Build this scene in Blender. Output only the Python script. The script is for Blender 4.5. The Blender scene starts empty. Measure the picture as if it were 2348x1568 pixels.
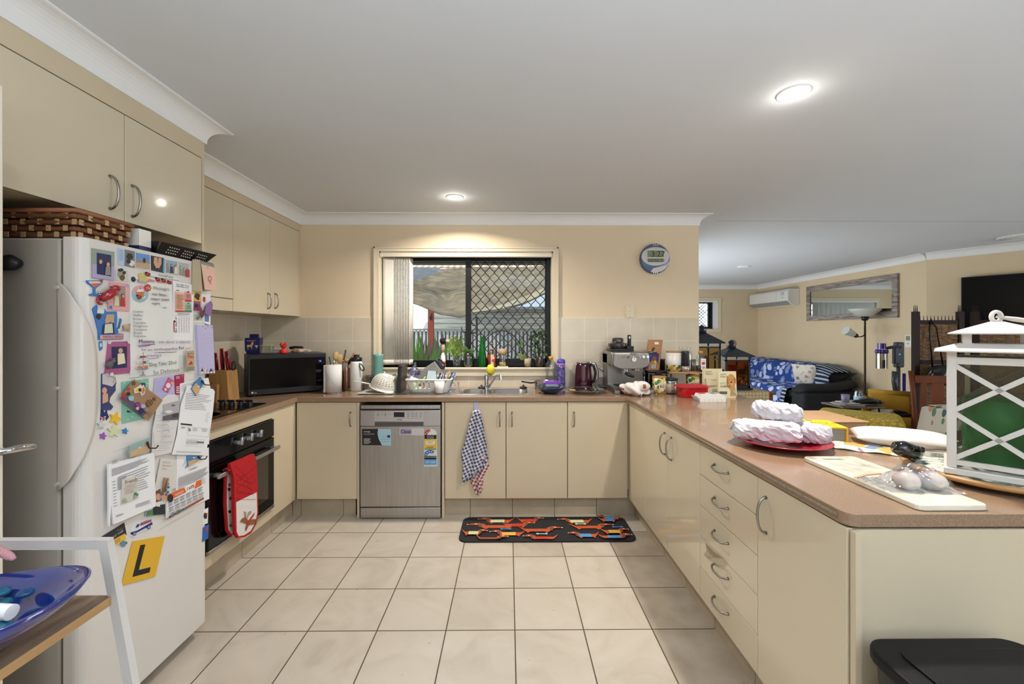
import bpy, bmesh, math, random
from mathutils import Vector, Matrix
from math import sin, cos, pi, radians, sqrt, atan2, floor
SC = bpy.context.scene
COL = SC.collection
RND = random.Random(11)

# ---------------------------------------------------------------- camera, world, lights
F, CX, HY, TH, H = 966.0, 1174.0, 762.0, 0.0083, 1.40
cam = bpy.data.cameras.new('camera'); cam.sensor_fit = 'HORIZONTAL'; cam.sensor_width = 36.0
cam.lens = F/2348*36; cam.shift_y = -(784-HY)/2348; cam.clip_start = 0.02; cam.clip_end = 200
camo = bpy.data.objects.new('camera', cam); COL.objects.link(camo)
camo.location = (0, 0, H); camo.rotation_euler = (pi/2, 0, -TH); SC.camera = camo

w = bpy.data.worlds.new('sky'); SC.world = w; w.use_nodes = True
bg = w.node_tree.nodes['Background']; bg.inputs[0].default_value = (0.86, 0.92, 1.0, 1); bg.inputs[1].default_value = 1.8

SC.view_settings.view_transform = 'Standard'; SC.view_settings.look = 'None'
SC.view_settings.gamma = 1.0; SC.view_settings.exposure = 0.48
SC.cycles.max_bounces = 10; SC.cycles.transparent_max_bounces = 24; SC.cycles.transmission_bounces = 8
SC.cycles.diffuse_bounces = 5; SC.cycles.caustics_reflective = False; SC.cycles.caustics_refractive = False
SC.cycles.sample_clamp_indirect = 6.0

def light(name, kind, loc, energy, color, rot=(0, 0, 0), **kw):
    l = bpy.data.lights.new(name, kind); l.energy = energy; l.color = color
    for k, v in kw.items(): setattr(l, k, v)
    o = bpy.data.objects.new(name, l); o.location = loc; o.rotation_euler = rot; COL.objects.link(o); return o
sun = light('sun', 'SUN', (-3, 5, 8), 3.0, (1, .96, .88), angle=0.01); sun.rotation_euler = Vector((.6, .2, -.62)).to_track_quat('-Z', 'Y').to_euler()
WARM = (1.0, 0.93, 0.84)
CEIL = 2.445
NXW = 1.73
LAMPS = [(-.415, 3.255), (1.245, 1.83)]
light('rear_fill', 'AREA', (0.6, -3.6, 1.35), 36, (.80, .90, 1), (radians(90), 0, 0), shape='RECTANGLE', size=6.0, size_y=2.1)  # added fill behind the camera; the rear wall has no window
light('living_right_fill', 'AREA', (8.4, .6, 1.35), 120, (.82, .91, 1), (radians(90), 0, radians(62)), shape='RECTANGLE', size=3.6, size_y=2.1)  # added fill from the right, out of view; no window modelled there
light('living_left_fill', 'AREA', (NXW, 6.6, 1.35), 82, (.84, .92, 1), (radians(96), 0, radians(-90)), shape='RECTANGLE', size=3.2, size_y=1.6)  # added fill hidden beside the solid left wall of the living room
light('ceiling_fill', 'AREA', (.4, -.9, 1.65), 92, (.76, .88, 1), (radians(182), 0, 0), shape='DISK', size=1.7)  # unseen disc added behind the camera to brighten the ceiling
light('living_ceiling_fill', 'AREA', (3.8, .2, 1.5), 26, (.80, .90, 1), (radians(180), 0, 0), shape='DISK', size=1.4)  # another added disc, brightening the ceiling on the living room side
light('left_down_fill', 'AREA', (-.7, .45, 2.42), 4, WARM, (0, 0, 0), shape='DISK', size=.12)  # unseen lamp added under the ceiling on the left, no fitting
light('right_down_fill', 'AREA', (2.6, .5, 2.42), 5, WARM, (0, 0, 0), shape='DISK', size=.12)  # its unseen counterpart on the right, also added without a fitting

# ---------------------------------------------------------------- photo ray -> place on a known plane
def ray(px, py):
    u = (px-CX)/F; v = (HY-py)/F
    return Vector((u*cos(TH)+sin(TH), cos(TH)-u*sin(TH), v))
def onY(px, py, Y): d = ray(px, py); t = Y/d.y; return Vector((d.x*t, Y, H+d.z*t))
def onX(px, py, X): d = ray(px, py); t = X/d.x; return Vector((X, d.y*t, H+d.z*t))
def onZ(px, py, Z): d = ray(px, py); t = (Z-H)/d.z; return Vector((d.x*t, d.y*t, Z))

# ---------------------------------------------------------------- materials
def lin(h):
    if isinstance(h, str):
        h = h.lstrip('#'); c = [int(h[i:i+2], 16)/255 for i in (0, 2, 4)]
    else: c = list(h)
    return tuple(((x/12.92) if x <= .04045 else ((x+.055)/1.055)**2.4) for x in c)+(1,)
MATS = {}
def M(name, col='#808080', rough=.5, metal=0, noise=None, bump=None, trans=0, ior=1.45, coat=0, alpha=1, emit=0, spec=.5, col2=None, stretch=(1, 1, 1)):
    if name in MATS: return MATS[name]
    m = bpy.data.materials.new(name); m.use_nodes = True; nt = m.node_tree; b = nt.nodes['Principled BSDF']
    c = lin(col); b.inputs['Base Color'].default_value = c
    b.inputs['Roughness'].default_value = rough; b.inputs['Metallic'].default_value = metal
    b.inputs['IOR'].default_value = ior; b.inputs['Transmission Weight'].default_value = trans
    b.inputs['Coat Weight'].default_value = coat; b.inputs['Coat Roughness'].default_value = .05
    b.inputs['Alpha'].default_value = alpha; b.inputs['Specular IOR Level'].default_value = spec
    if emit: b.inputs['Emission Color'].default_value = c; b.inputs['Emission Strength'].default_value = emit
    m.diffuse_color = c
    if noise or bump:
        tc = nt.nodes.new('ShaderNodeTexCoord'); mp = nt.nodes.new('ShaderNodeMapping'); mp.inputs['Scale'].default_value = stretch
        nt.links.new(tc.outputs['Object'], mp.inputs[0])
    if noise:
        n = nt.nodes.new('ShaderNodeTexNoise'); n.inputs['Scale'].default_value = noise[0]; n.inputs['Detail'].default_value = 5
        nt.links.new(mp.outputs[0], n.inputs['Vector'])
        r = nt.nodes.new('ShaderNodeValToRGB'); c2 = lin(col2) if col2 else tuple(x*(1-noise[1]) for x in c[:3])+(1,)
        r.color_ramp.elements[0].position = .35; r.color_ramp.elements[1].position = .65
        r.color_ramp.elements[0].color = c2; r.color_ramp.elements[1].color = c
        nt.links.new(n.outputs['Fac'], r.inputs[0]); nt.links.new(r.outputs[0], b.inputs['Base Color'])
    if bump:
        n = nt.nodes.new('ShaderNodeTexNoise'); n.inputs['Scale'].default_value = bump[0]; n.inputs['Detail'].default_value = 3
        nt.links.new(mp.outputs[0], n.inputs['Vector'])
        bn = nt.nodes.new('ShaderNodeBump'); bn.inputs['Strength'].default_value = bump[1]; bn.inputs['Distance'].default_value = .01
        nt.links.new(n.outputs['Fac'], bn.inputs['Height']); nt.links.new(bn.outputs[0], b.inputs['Normal'])
    MATS[name] = m; return m

def glass(name, col='#ffffff', mixf=.1, rough=.02):
    """thin clear pane: mostly see-through with a glossy reflection"""
    if name in MATS: return MATS[name]
    m = bpy.data.materials.new(name); m.use_nodes = True; nt = m.node_tree; nt.nodes.clear()
    o = nt.nodes.new('ShaderNodeOutputMaterial'); mx = nt.nodes.new('ShaderNodeMixShader')
    t = nt.nodes.new('ShaderNodeBsdfTransparent'); g = nt.nodes.new('ShaderNodeBsdfGlossy')
    t.inputs[0].default_value = lin(col); g.inputs['Roughness'].default_value = rough; mx.inputs[0].default_value = mixf
    g.inputs[0].default_value = (.9, .9, .9, 1)
    nt.links.new(t.outputs[0], mx.inputs[1]); nt.links.new(g.outputs[0], mx.inputs[2]); nt.links.new(mx.outputs[0], o.inputs[0])
    m.diffuse_color = lin(col); MATS[name] = m; return m

class NG:
    """small helper for node graphs that end in a Principled shader"""
    def __init__(s, name, rough=.5, metal=0, coat=0):
        s.m = bpy.data.materials.new(name); s.m.use_nodes = True; s.nt = s.m.node_tree; s.b = s.nt.nodes['Principled BSDF']
        s.b.inputs['Roughness'].default_value = rough; s.b.inputs['Metallic'].default_value = metal
        s.b.inputs['Coat Weight'].default_value = coat
        MATS[name] = s.m
        tc = s.nt.nodes.new('ShaderNodeTexCoord'); s.co = tc.outputs['Object']
    def n(s, t, **kw):
        x = s.nt.nodes.new(t)
        for k, v in kw.items(): setattr(x, k, v)
        return x
    def put(s, inp, v):
        if hasattr(v, 'is_output'): s.nt.links.new(v, inp)
        elif isinstance(v, (tuple, list)) and len(v) != len(inp.default_value): inp.default_value = tuple(v)[:len(inp.default_value)]
        else: inp.default_value = v
    def math(s, op, a, b=0, c=0):
        x = s.n('ShaderNodeMath', operation=op); s.put(x.inputs[0], a); s.put(x.inputs[1], b)
        if len(x.inputs) > 2: s.put(x.inputs[2], c)
        return x.outputs[0]
    def xyz(s, v=None):
        x = s.n('ShaderNodeSeparateXYZ'); s.put(x.inputs[0], v if v is not None else s.co); return x.outputs
    def mix(s, f, a, b):
        x = s.n('ShaderNodeMix', data_type='RGBA'); s.put(x.inputs[0], f); s.put(x.inputs[6], a); s.put(x.inputs[7], b); return x.outputs[2]
    def noise(s, scale, detail=4, vec=None, dist=0):
        x = s.n('ShaderNodeTexNoise'); s.put(x.inputs['Vector'], vec if vec is not None else s.co)
        x.inputs['Scale'].default_value = scale; x.inputs['Detail'].default_value = detail; x.inputs['Distortion'].default_value = dist
        return x.outputs['Fac']
    def scale(s, v, vec=None):
        x = s.n('ShaderNodeMapping'); s.put(x.inputs[0], vec if vec is not None else s.co); x.inputs['Scale'].default_value = v; return x.outputs[0]
    def ramp(s, f, *st):
        x = s.n('ShaderNodeValToRGB'); s.put(x.inputs[0], f); e = x.color_ramp.elements
        while len(e) < len(st): e.new(.5)
        for i, (p, c) in enumerate(st): e[i].position = p; e[i].color = lin(c) if isinstance(c, str) else c
        return x.outputs[0]
    def col(s, v): s.put(s.b.inputs['Base Color'], v)
    def bump(s, h, strength=.3, dist=.01):
        x = s.n('ShaderNodeBump'); s.put(x.inputs['Height'], h); x.inputs['Strength'].default_value = strength; x.inputs['Distance'].default_value = dist
        s.put(s.b.inputs['Normal'], x.outputs[0])

# ---------------------------------------------------------------- mesh builder
ROOTLOC = {}
_txt = {}
def text_mesh(s):
    if s not in _txt:
        c = bpy.data.curves.new('t', 'FONT'); c.body = s; c.size = 1; c.resolution_u = 3
        o = bpy.data.objects.new('t', c); me = bpy.data.meshes.new_from_object(o)
        vs = [Vector(v.co) for v in me.vertices]; fs = [tuple(p.vertices) for p in me.polygons]
        bpy.data.objects.remove(o); bpy.data.curves.remove(c); bpy.data.meshes.remove(me)
        w_ = max([v.x for v in vs] or [0]) ; _txt[s] = (vs, fs, w_)
    return _txt[s]

class MB:
    def __init__(s, mat=None): s.v = []; s.f = []; s.m = []; s.s = []; s.mats = []; s.mat = mat
    def mi(s, mat):
        mat = mat or s.mat
        if mat not in s.mats: s.mats.append(mat)
        return s.mats.index(mat)
    def add(s, vs, fs, mat=None, smooth=False, T=None):
        k = len(s.v); i = s.mi(mat)
        for v in vs:
            v = Vector(v)
            s.v.append(T @ v if T is not None else v)
        for f in fs: s.f.append(tuple(k+a for a in f)); s.m.append(i); s.s.append(smooth)
        return s
    def box(s, x0, x1, y0, y1, z0, z1, mat=None, T=None):
        vs = [(x, y, z) for z in (z0, z1) for y in (y0, y1) for x in (x0, x1)]
        return s.add(vs, [(0, 2, 3, 1), (4, 5, 7, 6), (0, 1, 5, 4), (2, 6, 7, 3), (0, 4, 6, 2), (1, 3, 7, 5)], mat, False, T)
    def rbox(s, x0, x1, y0, y1, z0, z1, r=.005, mat=None, T=None, seg=2):
        bm = bmesh.new(); bmesh.ops.create_cube(bm, size=1)
        for v in bm.verts: v.co = Vector(((x0+x1)/2+v.co.x*(x1-x0), (y0+y1)/2+v.co.y*(y1-y0), (z0+z1)/2+v.co.z*(z1-z0)))
        r = min(r, abs(x1-x0)*.49, abs(y1-y0)*.49, abs(z1-z0)*.49)
        bmesh.ops.bevel(bm, geom=bm.edges[:], offset=r, segments=seg, affect='EDGES', profile=.5)
        bm.verts.index_update(); bm.normal_update(); vs = [v.co.copy() for v in bm.verts]; k = len(s.v)
        s.add(vs, [tuple(v.index for v in f.verts) for f in bm.faces], mat, True, T); big = [max(abs(c) for c in f.normal) > .999 for f in bm.faces]; bm.free()
        n = len(big)
        for i, b in enumerate(big):
            if b and r < .02: s.s[len(s.s)-n+i] = False
        return s
    def cyl(s, p0, p1, r0, r1=None, seg=16, mat=None, T=None, cap=True, smooth=True):
        p0 = Vector(p0); p1 = Vector(p1); r1 = r0 if r1 is None else r1
        d = (p1-p0).normalized(); q = d.to_track_quat('Z', 'Y'); vs = []
        for p, r in ((p0, r0), (p1, r1)):
            for k in range(seg): a = 2*pi*k/seg; vs.append(p+q @ Vector((r*cos(a), r*sin(a), 0)))
        fs = [(k, (k+1) % seg, seg+(k+1) % seg, seg+k) for k in range(seg)]
        s.add(vs, fs, mat, smooth, T)
        if cap: s.add(vs[:seg], [tuple(range(seg))[::-1]], mat, False, T); s.add(vs[seg:], [tuple(range(seg))], mat, False, T)
        return s
    def lathe(s, prof, c=(0, 0, 0), seg=24, mat=None, T=None, sx=1, sy=1, fn=None):
        vs = []; n = len(prof)
        for r, z in prof:
            for k in range(seg):
                a = 2*pi*k/seg; rr = r*(fn(a, z) if fn else 1); vs.append((c[0]+rr*cos(a)*sx, c[1]+rr*sin(a)*sy, c[2]+z))
        fs = [(i*seg+k, i*seg+(k+1) % seg, (i+1)*seg+(k+1) % seg, (i+1)*seg+k) for i in range(n-1) for k in range(seg)]
        if prof[0][0] > 0: fs.append(tuple(range(seg))[::-1])
        if prof[-1][0] > 0: fs.append(tuple((n-1)*seg+k for k in range(seg)))
        return s.add(vs, fs, mat, True, T)
    def tube(s, pts, r, seg=8, closed=False, mat=None, T=None, flat=1):
        pts = [Vector(p) for p in pts]; n = len(pts); vs = []; up = None
        for i, p in enumerate(pts):
            a = pts[i-1] if (i > 0 or closed) else p; b = pts[(i+1) % n] if (i < n-1 or closed) else p
            d = (b-a)
            d = d.normalized() if d.length > 1e-9 else Vector((0, 0, 1))
            if up is None: up = Vector((0, 0, 1)) if abs(d.z) < .9 else Vector((1, 0, 0))
            x = d.cross(up)
            if x.length < 1e-6: x = d.orthogonal()
            x.normalize(); y = x.cross(d).normalized(); up = y
            rr = r[i] if isinstance(r, (list, tuple)) else r
            for k in range(seg): t = 2*pi*k/seg; vs.append(p+x*rr*cos(t)+y*rr*flat*sin(t))
        m = n if closed else n-1
        fs = [(i*seg+k, i*seg+(k+1) % seg, ((i+1) % n)*seg+(k+1) % seg, ((i+1) % n)*seg+k) for i in range(m) for k in range(seg)]
        if not closed: fs += [tuple(range(seg))[::-1], tuple((n-1)*seg+k for k in range(seg))]
        return s.add(vs, fs, mat, True, T)
    def ell(s, c, r, seg=16, rings=10, mat=None, T=None, fn=None):
        r = (r, r, r) if not isinstance(r, (tuple, list)) else r; prof = []; vs = []; c = Vector(c)
        for i in range(rings+1):
            b = -pi/2+pi*i/rings
            for k in range(seg):
                a = 2*pi*k/seg; d = Vector((cos(b)*cos(a), cos(b)*sin(a), sin(b)))
                q = fn(d) if fn else 1
                vs.append(c+Vector((d.x*r[0]*q, d.y*r[1]*q, d.z*r[2]*q)))
        fs = [(i*seg+k, i*seg+(k+1) % seg, (i+1)*seg+(k+1) % seg, (i+1)*seg+k) for i in range(rings) for k in range(seg)]
        return s.add(vs, fs, mat, True, T)
    def prism(s, poly, h0, h1, mat=None, T=None, ax='z', smooth=False):
        def P(a, b, h): return {'z': (a, b, h), 'y': (a, h, b), 'x': (h, a, b)}[ax]
        n = len(poly); vs = [P(a, b, h0) for a, b in poly]+[P(a, b, h1) for a, b in poly]
        fs = [tuple(range(n))[::-1], tuple(range(n, 2*n))]+[(k, (k+1) % n, n+(k+1) % n, n+k) for k in range(n)]
        return s.add(vs, fs, mat, smooth, T)
    def grid(s, fn, nu, nv, mat=None, T=None, closed=False, smooth=True):
        vs = [fn(i/nu, j/nv) for j in range(nv+1) for i in range(nu+1)]; w_ = nu+1
        fs = [(j*w_+i, j*w_+i+1, (j+1)*w_+i+1, (j+1)*w_+i) for j in range(nv) for i in range(nu)]
        return s.add(vs, fs, mat, smooth, T)
    def quad(s, a, b, c, d, mat=None, T=None): return s.add([a, b, c, d], [(0, 1, 2, 3)], mat, False, T)
    def text(s, t, T, size, mat=None, align='l', th=.0004):
        vs, fs, w_ = text_mesh(t); off = {'l': 0, 'c': -w_/2, 'r': -w_}[align]
        return s.add([Vector(((v.x+off)*size, v.y*size, th)) for v in vs], fs, mat, False, T)
    def build(s, name, parent=None, label=None, cat=None, group=None, kind=None, loc=None, solid=0, bevel=0, sub=0, merge=False, keep=False):
        me = bpy.data.meshes.new(name)
        if parent is not None: o0 = ROOTLOC.get(parent.name, Vector((0, 0, 0)))
        elif loc is not None: o0 = Vector(loc)
        else:
            xs = [v.x for v in s.v]; ys = [v.y for v in s.v]; zs = [v.z for v in s.v]
            o0 = Vector(((min(xs)+max(xs))/2, (min(ys)+max(ys))/2, min(zs)))
        me.from_pydata([v-o0 for v in s.v], [], s.f)
        for m in s.mats: me.materials.append(m)
        me.polygons.foreach_set('material_index', s.m); me.polygons.foreach_set('use_smooth', s.s)
        if not keep:
            bm = bmesh.new(); bm.from_mesh(me)
            if merge: bmesh.ops.remove_doubles(bm, verts=bm.verts[:], dist=1e-5)
            bmesh.ops.recalc_face_normals(bm, faces=bm.faces[:]); bm.to_mesh(me); bm.free()
        me.update()
        o = bpy.data.objects.new(name, me); COL.objects.link(o)
        if parent is not None:
            o.parent = parent; ROOTLOC[o.name] = o0
            if label: o['label'] = label
        else:
            o.location = o0; ROOTLOC[o.name] = o0; tag(o, label, cat, group, kind)
        if parent is not None and kind: o['kind'] = kind
        if bevel:
            b = o.modifiers.new('b', 'BEVEL'); b.width = bevel; b.segments = 2; b.limit_method = 'ANGLE'; b.angle_limit = radians(40)
            b.harden_normals = False
        if solid: d = o.modifiers.new('s', 'SOLIDIFY'); d.thickness = solid; d.offset = 0
        if sub: d = o.modifiers.new('d', 'SUBSURF'); d.levels = sub; d.render_levels = sub
        return o

def tag(o, label=None, cat=None, group=None, kind=None):
    if label: o['label'] = label
    if cat: o['category'] = cat
    if group: o['group'] = group
    if kind: o['kind'] = kind
    return o
def T(name, label, cat, loc=(0, 0, 0), group=None):
    o = bpy.data.objects.new(name, None); o.empty_display_size = .05; COL.objects.link(o); o.location = Vector(loc)
    ROOTLOC[o.name] = Vector(loc); return tag(o, label, cat, group)
def place(o, loc, rz=0, rx=0, ry=0): o.location = Vector(loc); o.rotation_euler = (rx, ry, rz); return o
def copy_tree(o, parent=None):
    c = o.copy(); COL.objects.link(c)
    if parent is not None: c.parent = parent
    for ch in [x for x in bpy.data.objects if x.parent == o and x is not c]: copy_tree(ch, c)
    return c
def cut(o, cutter_mb):
    """carve a hole out of a finished mesh"""
    c = cutter_mb.build('hole', loc=(0, 0, 0)); b = o.modifiers.new('c', 'BOOLEAN'); b.object = c; b.operation = 'DIFFERENCE'; b.solver = 'EXACT'
    bpy.context.view_layer.update(); dg = bpy.context.evaluated_depsgraph_get()
    me = bpy.data.meshes.new_from_object(o.evaluated_get(dg)); o.modifiers.clear(); o.data = me
    cm = c.data; bpy.data.objects.remove(c); bpy.data.meshes.remove(cm)
def S(name, mb, **k): return mb.build(name, kind='structure', **k)

class Panel(MB):
    """a flat printed thing given by its four corners (TL, TR, BR, BL) and the side it faces"""
    def __init__(s, q, face, mat, thick=.002, off=0.0):
        super().__init__(mat); s.q = [Vector(p) for p in q]; s.nrm = Vector(face).normalized(); s.z = off+thick; s.lay = 0
        a = [p+s.nrm*off for p in s.q]; b = [p+s.nrm*s.z for p in s.q]
        s.add(a+b, [(0, 1, 2, 3), (7, 6, 5, 4), (0, 4, 5, 1), (1, 5, 6, 2), (2, 6, 7, 3), (3, 7, 4, 0)])
        s.U = ((s.q[1]-s.q[0]).length+(s.q[2]-s.q[3]).length)/2; s.V = ((s.q[3]-s.q[0]).length+(s.q[2]-s.q[1]).length)/2
    def at(s, u, v, e=None):
        e = s.z+.0004*s.lay if e is None else e
        return (s.q[0]*(1-u)+s.q[1]*u)*(1-v)+(s.q[3]*(1-u)+s.q[2]*u)*v+s.nrm*e
    def r(s, u0, v0, u1, v1, mat): s.lay += 1; return s.add([s.at(u0, v0), s.at(u1, v0), s.at(u1, v1), s.at(u0, v1)], [(0, 1, 2, 3)], mat)
    def p(s, pts, mat): s.lay += 1; return s.add([s.at(*a) for a in pts], [tuple(range(len(pts)))], mat)
    def e(s, u, v, ru, rv, mat, n=16): return s.p([(u+ru*cos(2*pi*k/n), v+rv*sin(2*pi*k/n)) for k in range(n)], mat)
    def t(s, txt, u, v, h, mat, align='l', wide=1.0, sl=0.0):
        s.lay += 1; vs, fs, w_ = text_mesh(txt); k = h*s.V/s.U*wide; off = {'l': 0, 'c': -w_/2, 'r': -w_}[align]
        return s.add([s.at(u+(a.x+off)*k, v-a.y*h-(a.x+off)*h*sl) for a in vs], fs, mat)
    def lines(s, u0, v0, u1, v1, n, mat, th=.35, rag=.25, seed=1):
        s.lay += 1; q = random.Random(seed); d = (v1-v0)/n
        for i in range(n):
            a = v0+i*d; e = u1-(u1-u0)*q.random()*rag
            s.add([s.at(u0, a), s.at(e, a), s.at(e, a+d*th), s.at(u0, a+d*th)], [(0, 1, 2, 3)], mat)
        return s
def rectY(x0, y0, x1, y1, Y): return [onY(x0, y0, Y), onY(x1, y0, Y), onY(x1, y1, Y), onY(x0, y1, Y)]

def handle(name, parent, c, axis, out, L=.115, bow=.03, mat=None, r=.0045, label=None):
    mat = mat or M('brushed_nickel', '#9c9890', .28, 1); c = Vector(c); a = Vector(axis).normalized(); o = Vector(out).normalized()
    pts = [c+a*(L/2*cos(t))+o*(bow*sin(t)**.8) for t in [pi*k/14 for k in range(15)]]
    mb = MB(mat); mb.tube(pts, [r*1.5 if k in (0, 14) else r for k in range(15)], 8)
    return mb.build(name, parent, label=label)

# ---------------------------------------------------------------- shared materials
wallm = M('wall_paint', '#dfccae', .7, noise=(2.5, .04), bump=(260, .06))
wall2 = M('living_paint', '#d8c4a2', .75, noise=(2.5, .05), bump=(240, .06))
ceilm = M('ceiling_paint', '#d4d8dd', .8, noise=(1.5, .02))
trimw = M('cornice_paint', '#e4e4e3', .6)
archm = M('architrave_paint', '#d9ccb3', .45)
cab = M('cream_laminate', '#cfc3aa', .16, coat=.6, noise=(3, .025))
cab2 = M('cream_laminate_dull', '#cbbca0', .38, noise=(3, .03))
nickel = M('brushed_nickel', '#9c9890', .28, 1)
chrome = M('chrome', '#c8c8ca', .07, 1)
steel = M('stainless_steel', '#b4b0ab', .4, 1, noise=(60, .12), stretch=(1, 1, .05))
black = M('black_plastic', '#16161a', .35)
blackg = M('black_gloss', '#08080b', .1, spec=.35)
white = M('white_plastic', '#e6e3dc', .3)
paper = M('paper', '#e2e2e4', .6)
ink = M('ink_grey', '#55555a', .7)
inkb = M('ink_black', '#1c1c20', .6)
clear = glass('clear_glass', '#f4f8f8', .12)
clearp = glass('clear_plastic', '#e6eaec', .16, .08)

def laminate():
    g = NG('bench_laminate', .22, coat=.35)
    n1 = g.noise(420, 2); n2 = g.noise(90, 3); n3 = g.noise(4, 3)
    c = g.ramp(n1, (.3, '#7f664f'), (.5, '#92765d'), (.72, '#a48a71'))
    c = g.mix(g.math('MULTIPLY', n2, .35), c, lin('#8a6e57')); g.col(c); return g.m
bench = laminate()

def floor_tiles():
    g = NG('floor_tiles', .22, coat=.2); s_, X0, Y0 = .3238, .030, 1.982
    x, y, z = g.xyz()
    fx = g.math('DIVIDE', g.math('SUBTRACT', x, X0), s_); fy = g.math('DIVIDE', g.math('SUBTRACT', y, Y0), s_)
    ix = g.math('FLOOR', fx); iy = g.math('FLOOR', fy); rx = g.math('FRACT', fx); ry = g.math('FRACT', fy)
    e = .0085
    def edge(r): return g.math('MAXIMUM', g.math('LESS_THAN', r, e), g.math('GREATER_THAN', r, 1-e))
    grout = g.math('MAXIMUM', edge(rx), edge(ry))
    cmb = g.n('ShaderNodeCombineXYZ'); g.put(cmb.inputs[0], ix); g.put(cmb.inputs[1], iy)
    wn = g.n('ShaderNodeTexWhiteNoise'); g.put(wn.inputs[0], cmb.outputs[0])
    off = g.n('ShaderNodeVectorMath', operation='ADD'); g.put(off.inputs[0], g.co)
    sc = g.n('ShaderNodeVectorMath', operation='SCALE'); g.put(sc.inputs[0], cmb.outputs[0]); sc.inputs[3].default_value = 3.7
    g.put(off.inputs[1], sc.outputs[0])
    marb = g.noise(3.2, 6, off.outputs[0], 1.6)
    base = g.ramp(marb, (.3, '#b3a899'), (.5, '#bcb2a3'), (.75, '#c3b9ab'))
    base = g.mix(g.math('MULTIPLY', wn.outputs[0], .16), base, lin('#c3b7a8'))
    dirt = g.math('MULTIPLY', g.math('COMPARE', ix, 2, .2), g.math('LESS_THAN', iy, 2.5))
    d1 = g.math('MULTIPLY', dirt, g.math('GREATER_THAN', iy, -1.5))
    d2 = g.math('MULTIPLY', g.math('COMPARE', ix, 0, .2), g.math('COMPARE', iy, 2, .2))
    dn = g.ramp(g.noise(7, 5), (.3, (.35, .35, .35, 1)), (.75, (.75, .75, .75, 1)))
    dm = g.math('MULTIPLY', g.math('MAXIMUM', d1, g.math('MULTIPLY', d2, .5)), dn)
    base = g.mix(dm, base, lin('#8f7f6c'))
    ds = g.math('LESS_THAN', g.noise(38, 2), .24)
    base = g.mix(g.math('MULTIPLY', ds, .5), base, lin('#6f5d49'))
    g.col(g.mix(grout, base, lin('#4a3c2f'))); g.put(g.b.inputs['Roughness'], g.math('ADD', g.math('MULTIPLY', grout, .6), .24))
    g.bump(g.math('SUBTRACT', 1, grout), .4, .002); return g.m
floorm = floor_tiles()

def wall_tiles(name, s_, ax, X0, Z0, wid=.012, c1='#cbbfaa', c2='#d3c8b4', gr='#e0d6c2'):
    g = NG(name, .16, coat=.3); x, y, z = g.xyz(); h_ = {'x': x, 'y': y}[ax]
    fx = g.math('DIVIDE', g.math('SUBTRACT', h_, X0), s_); fz = g.math('DIVIDE', g.math('SUBTRACT', z, Z0), s_)
    rx = g.math('FRACT', fx); rz = g.math('FRACT', fz)
    def edge(r): return g.math('MAXIMUM', g.math('LESS_THAN', r, wid), g.math('GREATER_THAN', r, 1-wid))
    gm = g.math('MAXIMUM', edge(rx), edge(rz))
    n = g.noise(5, 4, None, 1.2)
    g.col(g.mix(gm, g.ramp(n, (.3, c1), (.7, c2)), lin(gr)))
    g.bump(g.math('ADD', g.math('MULTIPLY', gm, -.5), g.math('MULTIPLY', g.noise(7, 2, None, 1), 1.6)), .35, .004); return g.m
# ================================================================ SETTING
BY = 3.76; LX = -2.2; FRY = 9.3; RX = 5.53
NX0 = 1.5
mb = MB(floorm); mb.prism([(-2.4, -4), (9, -4), (9, 9.5), (NX0, 9.5), (NX0, 3.96), (-2.4, 3.96)], -.1, 0); S('floor', mb, loc=(0, 0, 0))
mb = MB(wall2); mb.box(-2.4, 9, -4.1, -4, 0, CEIL); S('wall_rear', mb)
mb = MB(wall2); mb.box(8.9, 9, -4, 3.1, 0, CEIL); mb.box(7.1, 9, 3.1, 3.2, 0, CEIL); S('wall_side', mb)
mb = MB(ceilm); mb.prism([(-2.4, -4), (9, -4), (9, 9.5), (NX0, 9.5), (NX0, 3.96), (-2.4, 3.96)], CEIL, CEIL+.1); o = S('ceiling', mb, loc=(0, 0, 0))
cm = MB(ceilm)
for lx, ly in LAMPS: cm.cyl((lx, ly, CEIL-.05), (lx, ly, CEIL+.06), .052, seg=32)
cut(o, cm)
# hairline joint in the plasterboard where the rooms meet
j0 = onZ(1640, 508, CEIL); mb = MB(M('joint_grey', '#8f8f8c', .8)); mb.box(j0.x, 8, 3.93, 3.934, CEIL-.0012, CEIL-.0002); S('trim_1', mb)

WX0, WX1 = onY(870, 700, BY).x, onY(1268, 700, BY).x
WZ0, WZ1 = onY(1100, 842, BY).z, onY(1100, 577, BY).z
NX = onY(1602, 700, BY).x
mb = MB(wallm)
mb.box(LX-.2, WX0, BY, BY+.2, 0, CEIL); mb.box(WX1, NX, BY, BY+.2, 0, CEIL)
mb.box(WX0, WX1, BY, BY+.2, 0, WZ0); mb.box(WX0, WX1, BY, BY+.2, WZ1, CEIL); S('wall_back', mb)
mb = MB(wallm); mb.box(LX-.2, LX, -4, BY, 0, CEIL); S('wall_left', mb)
mb = MB(wall2); mb.box(NX-.2, NX, BY+.2, FRY, 0, CEIL); S('wall_living_left', mb)
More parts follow.
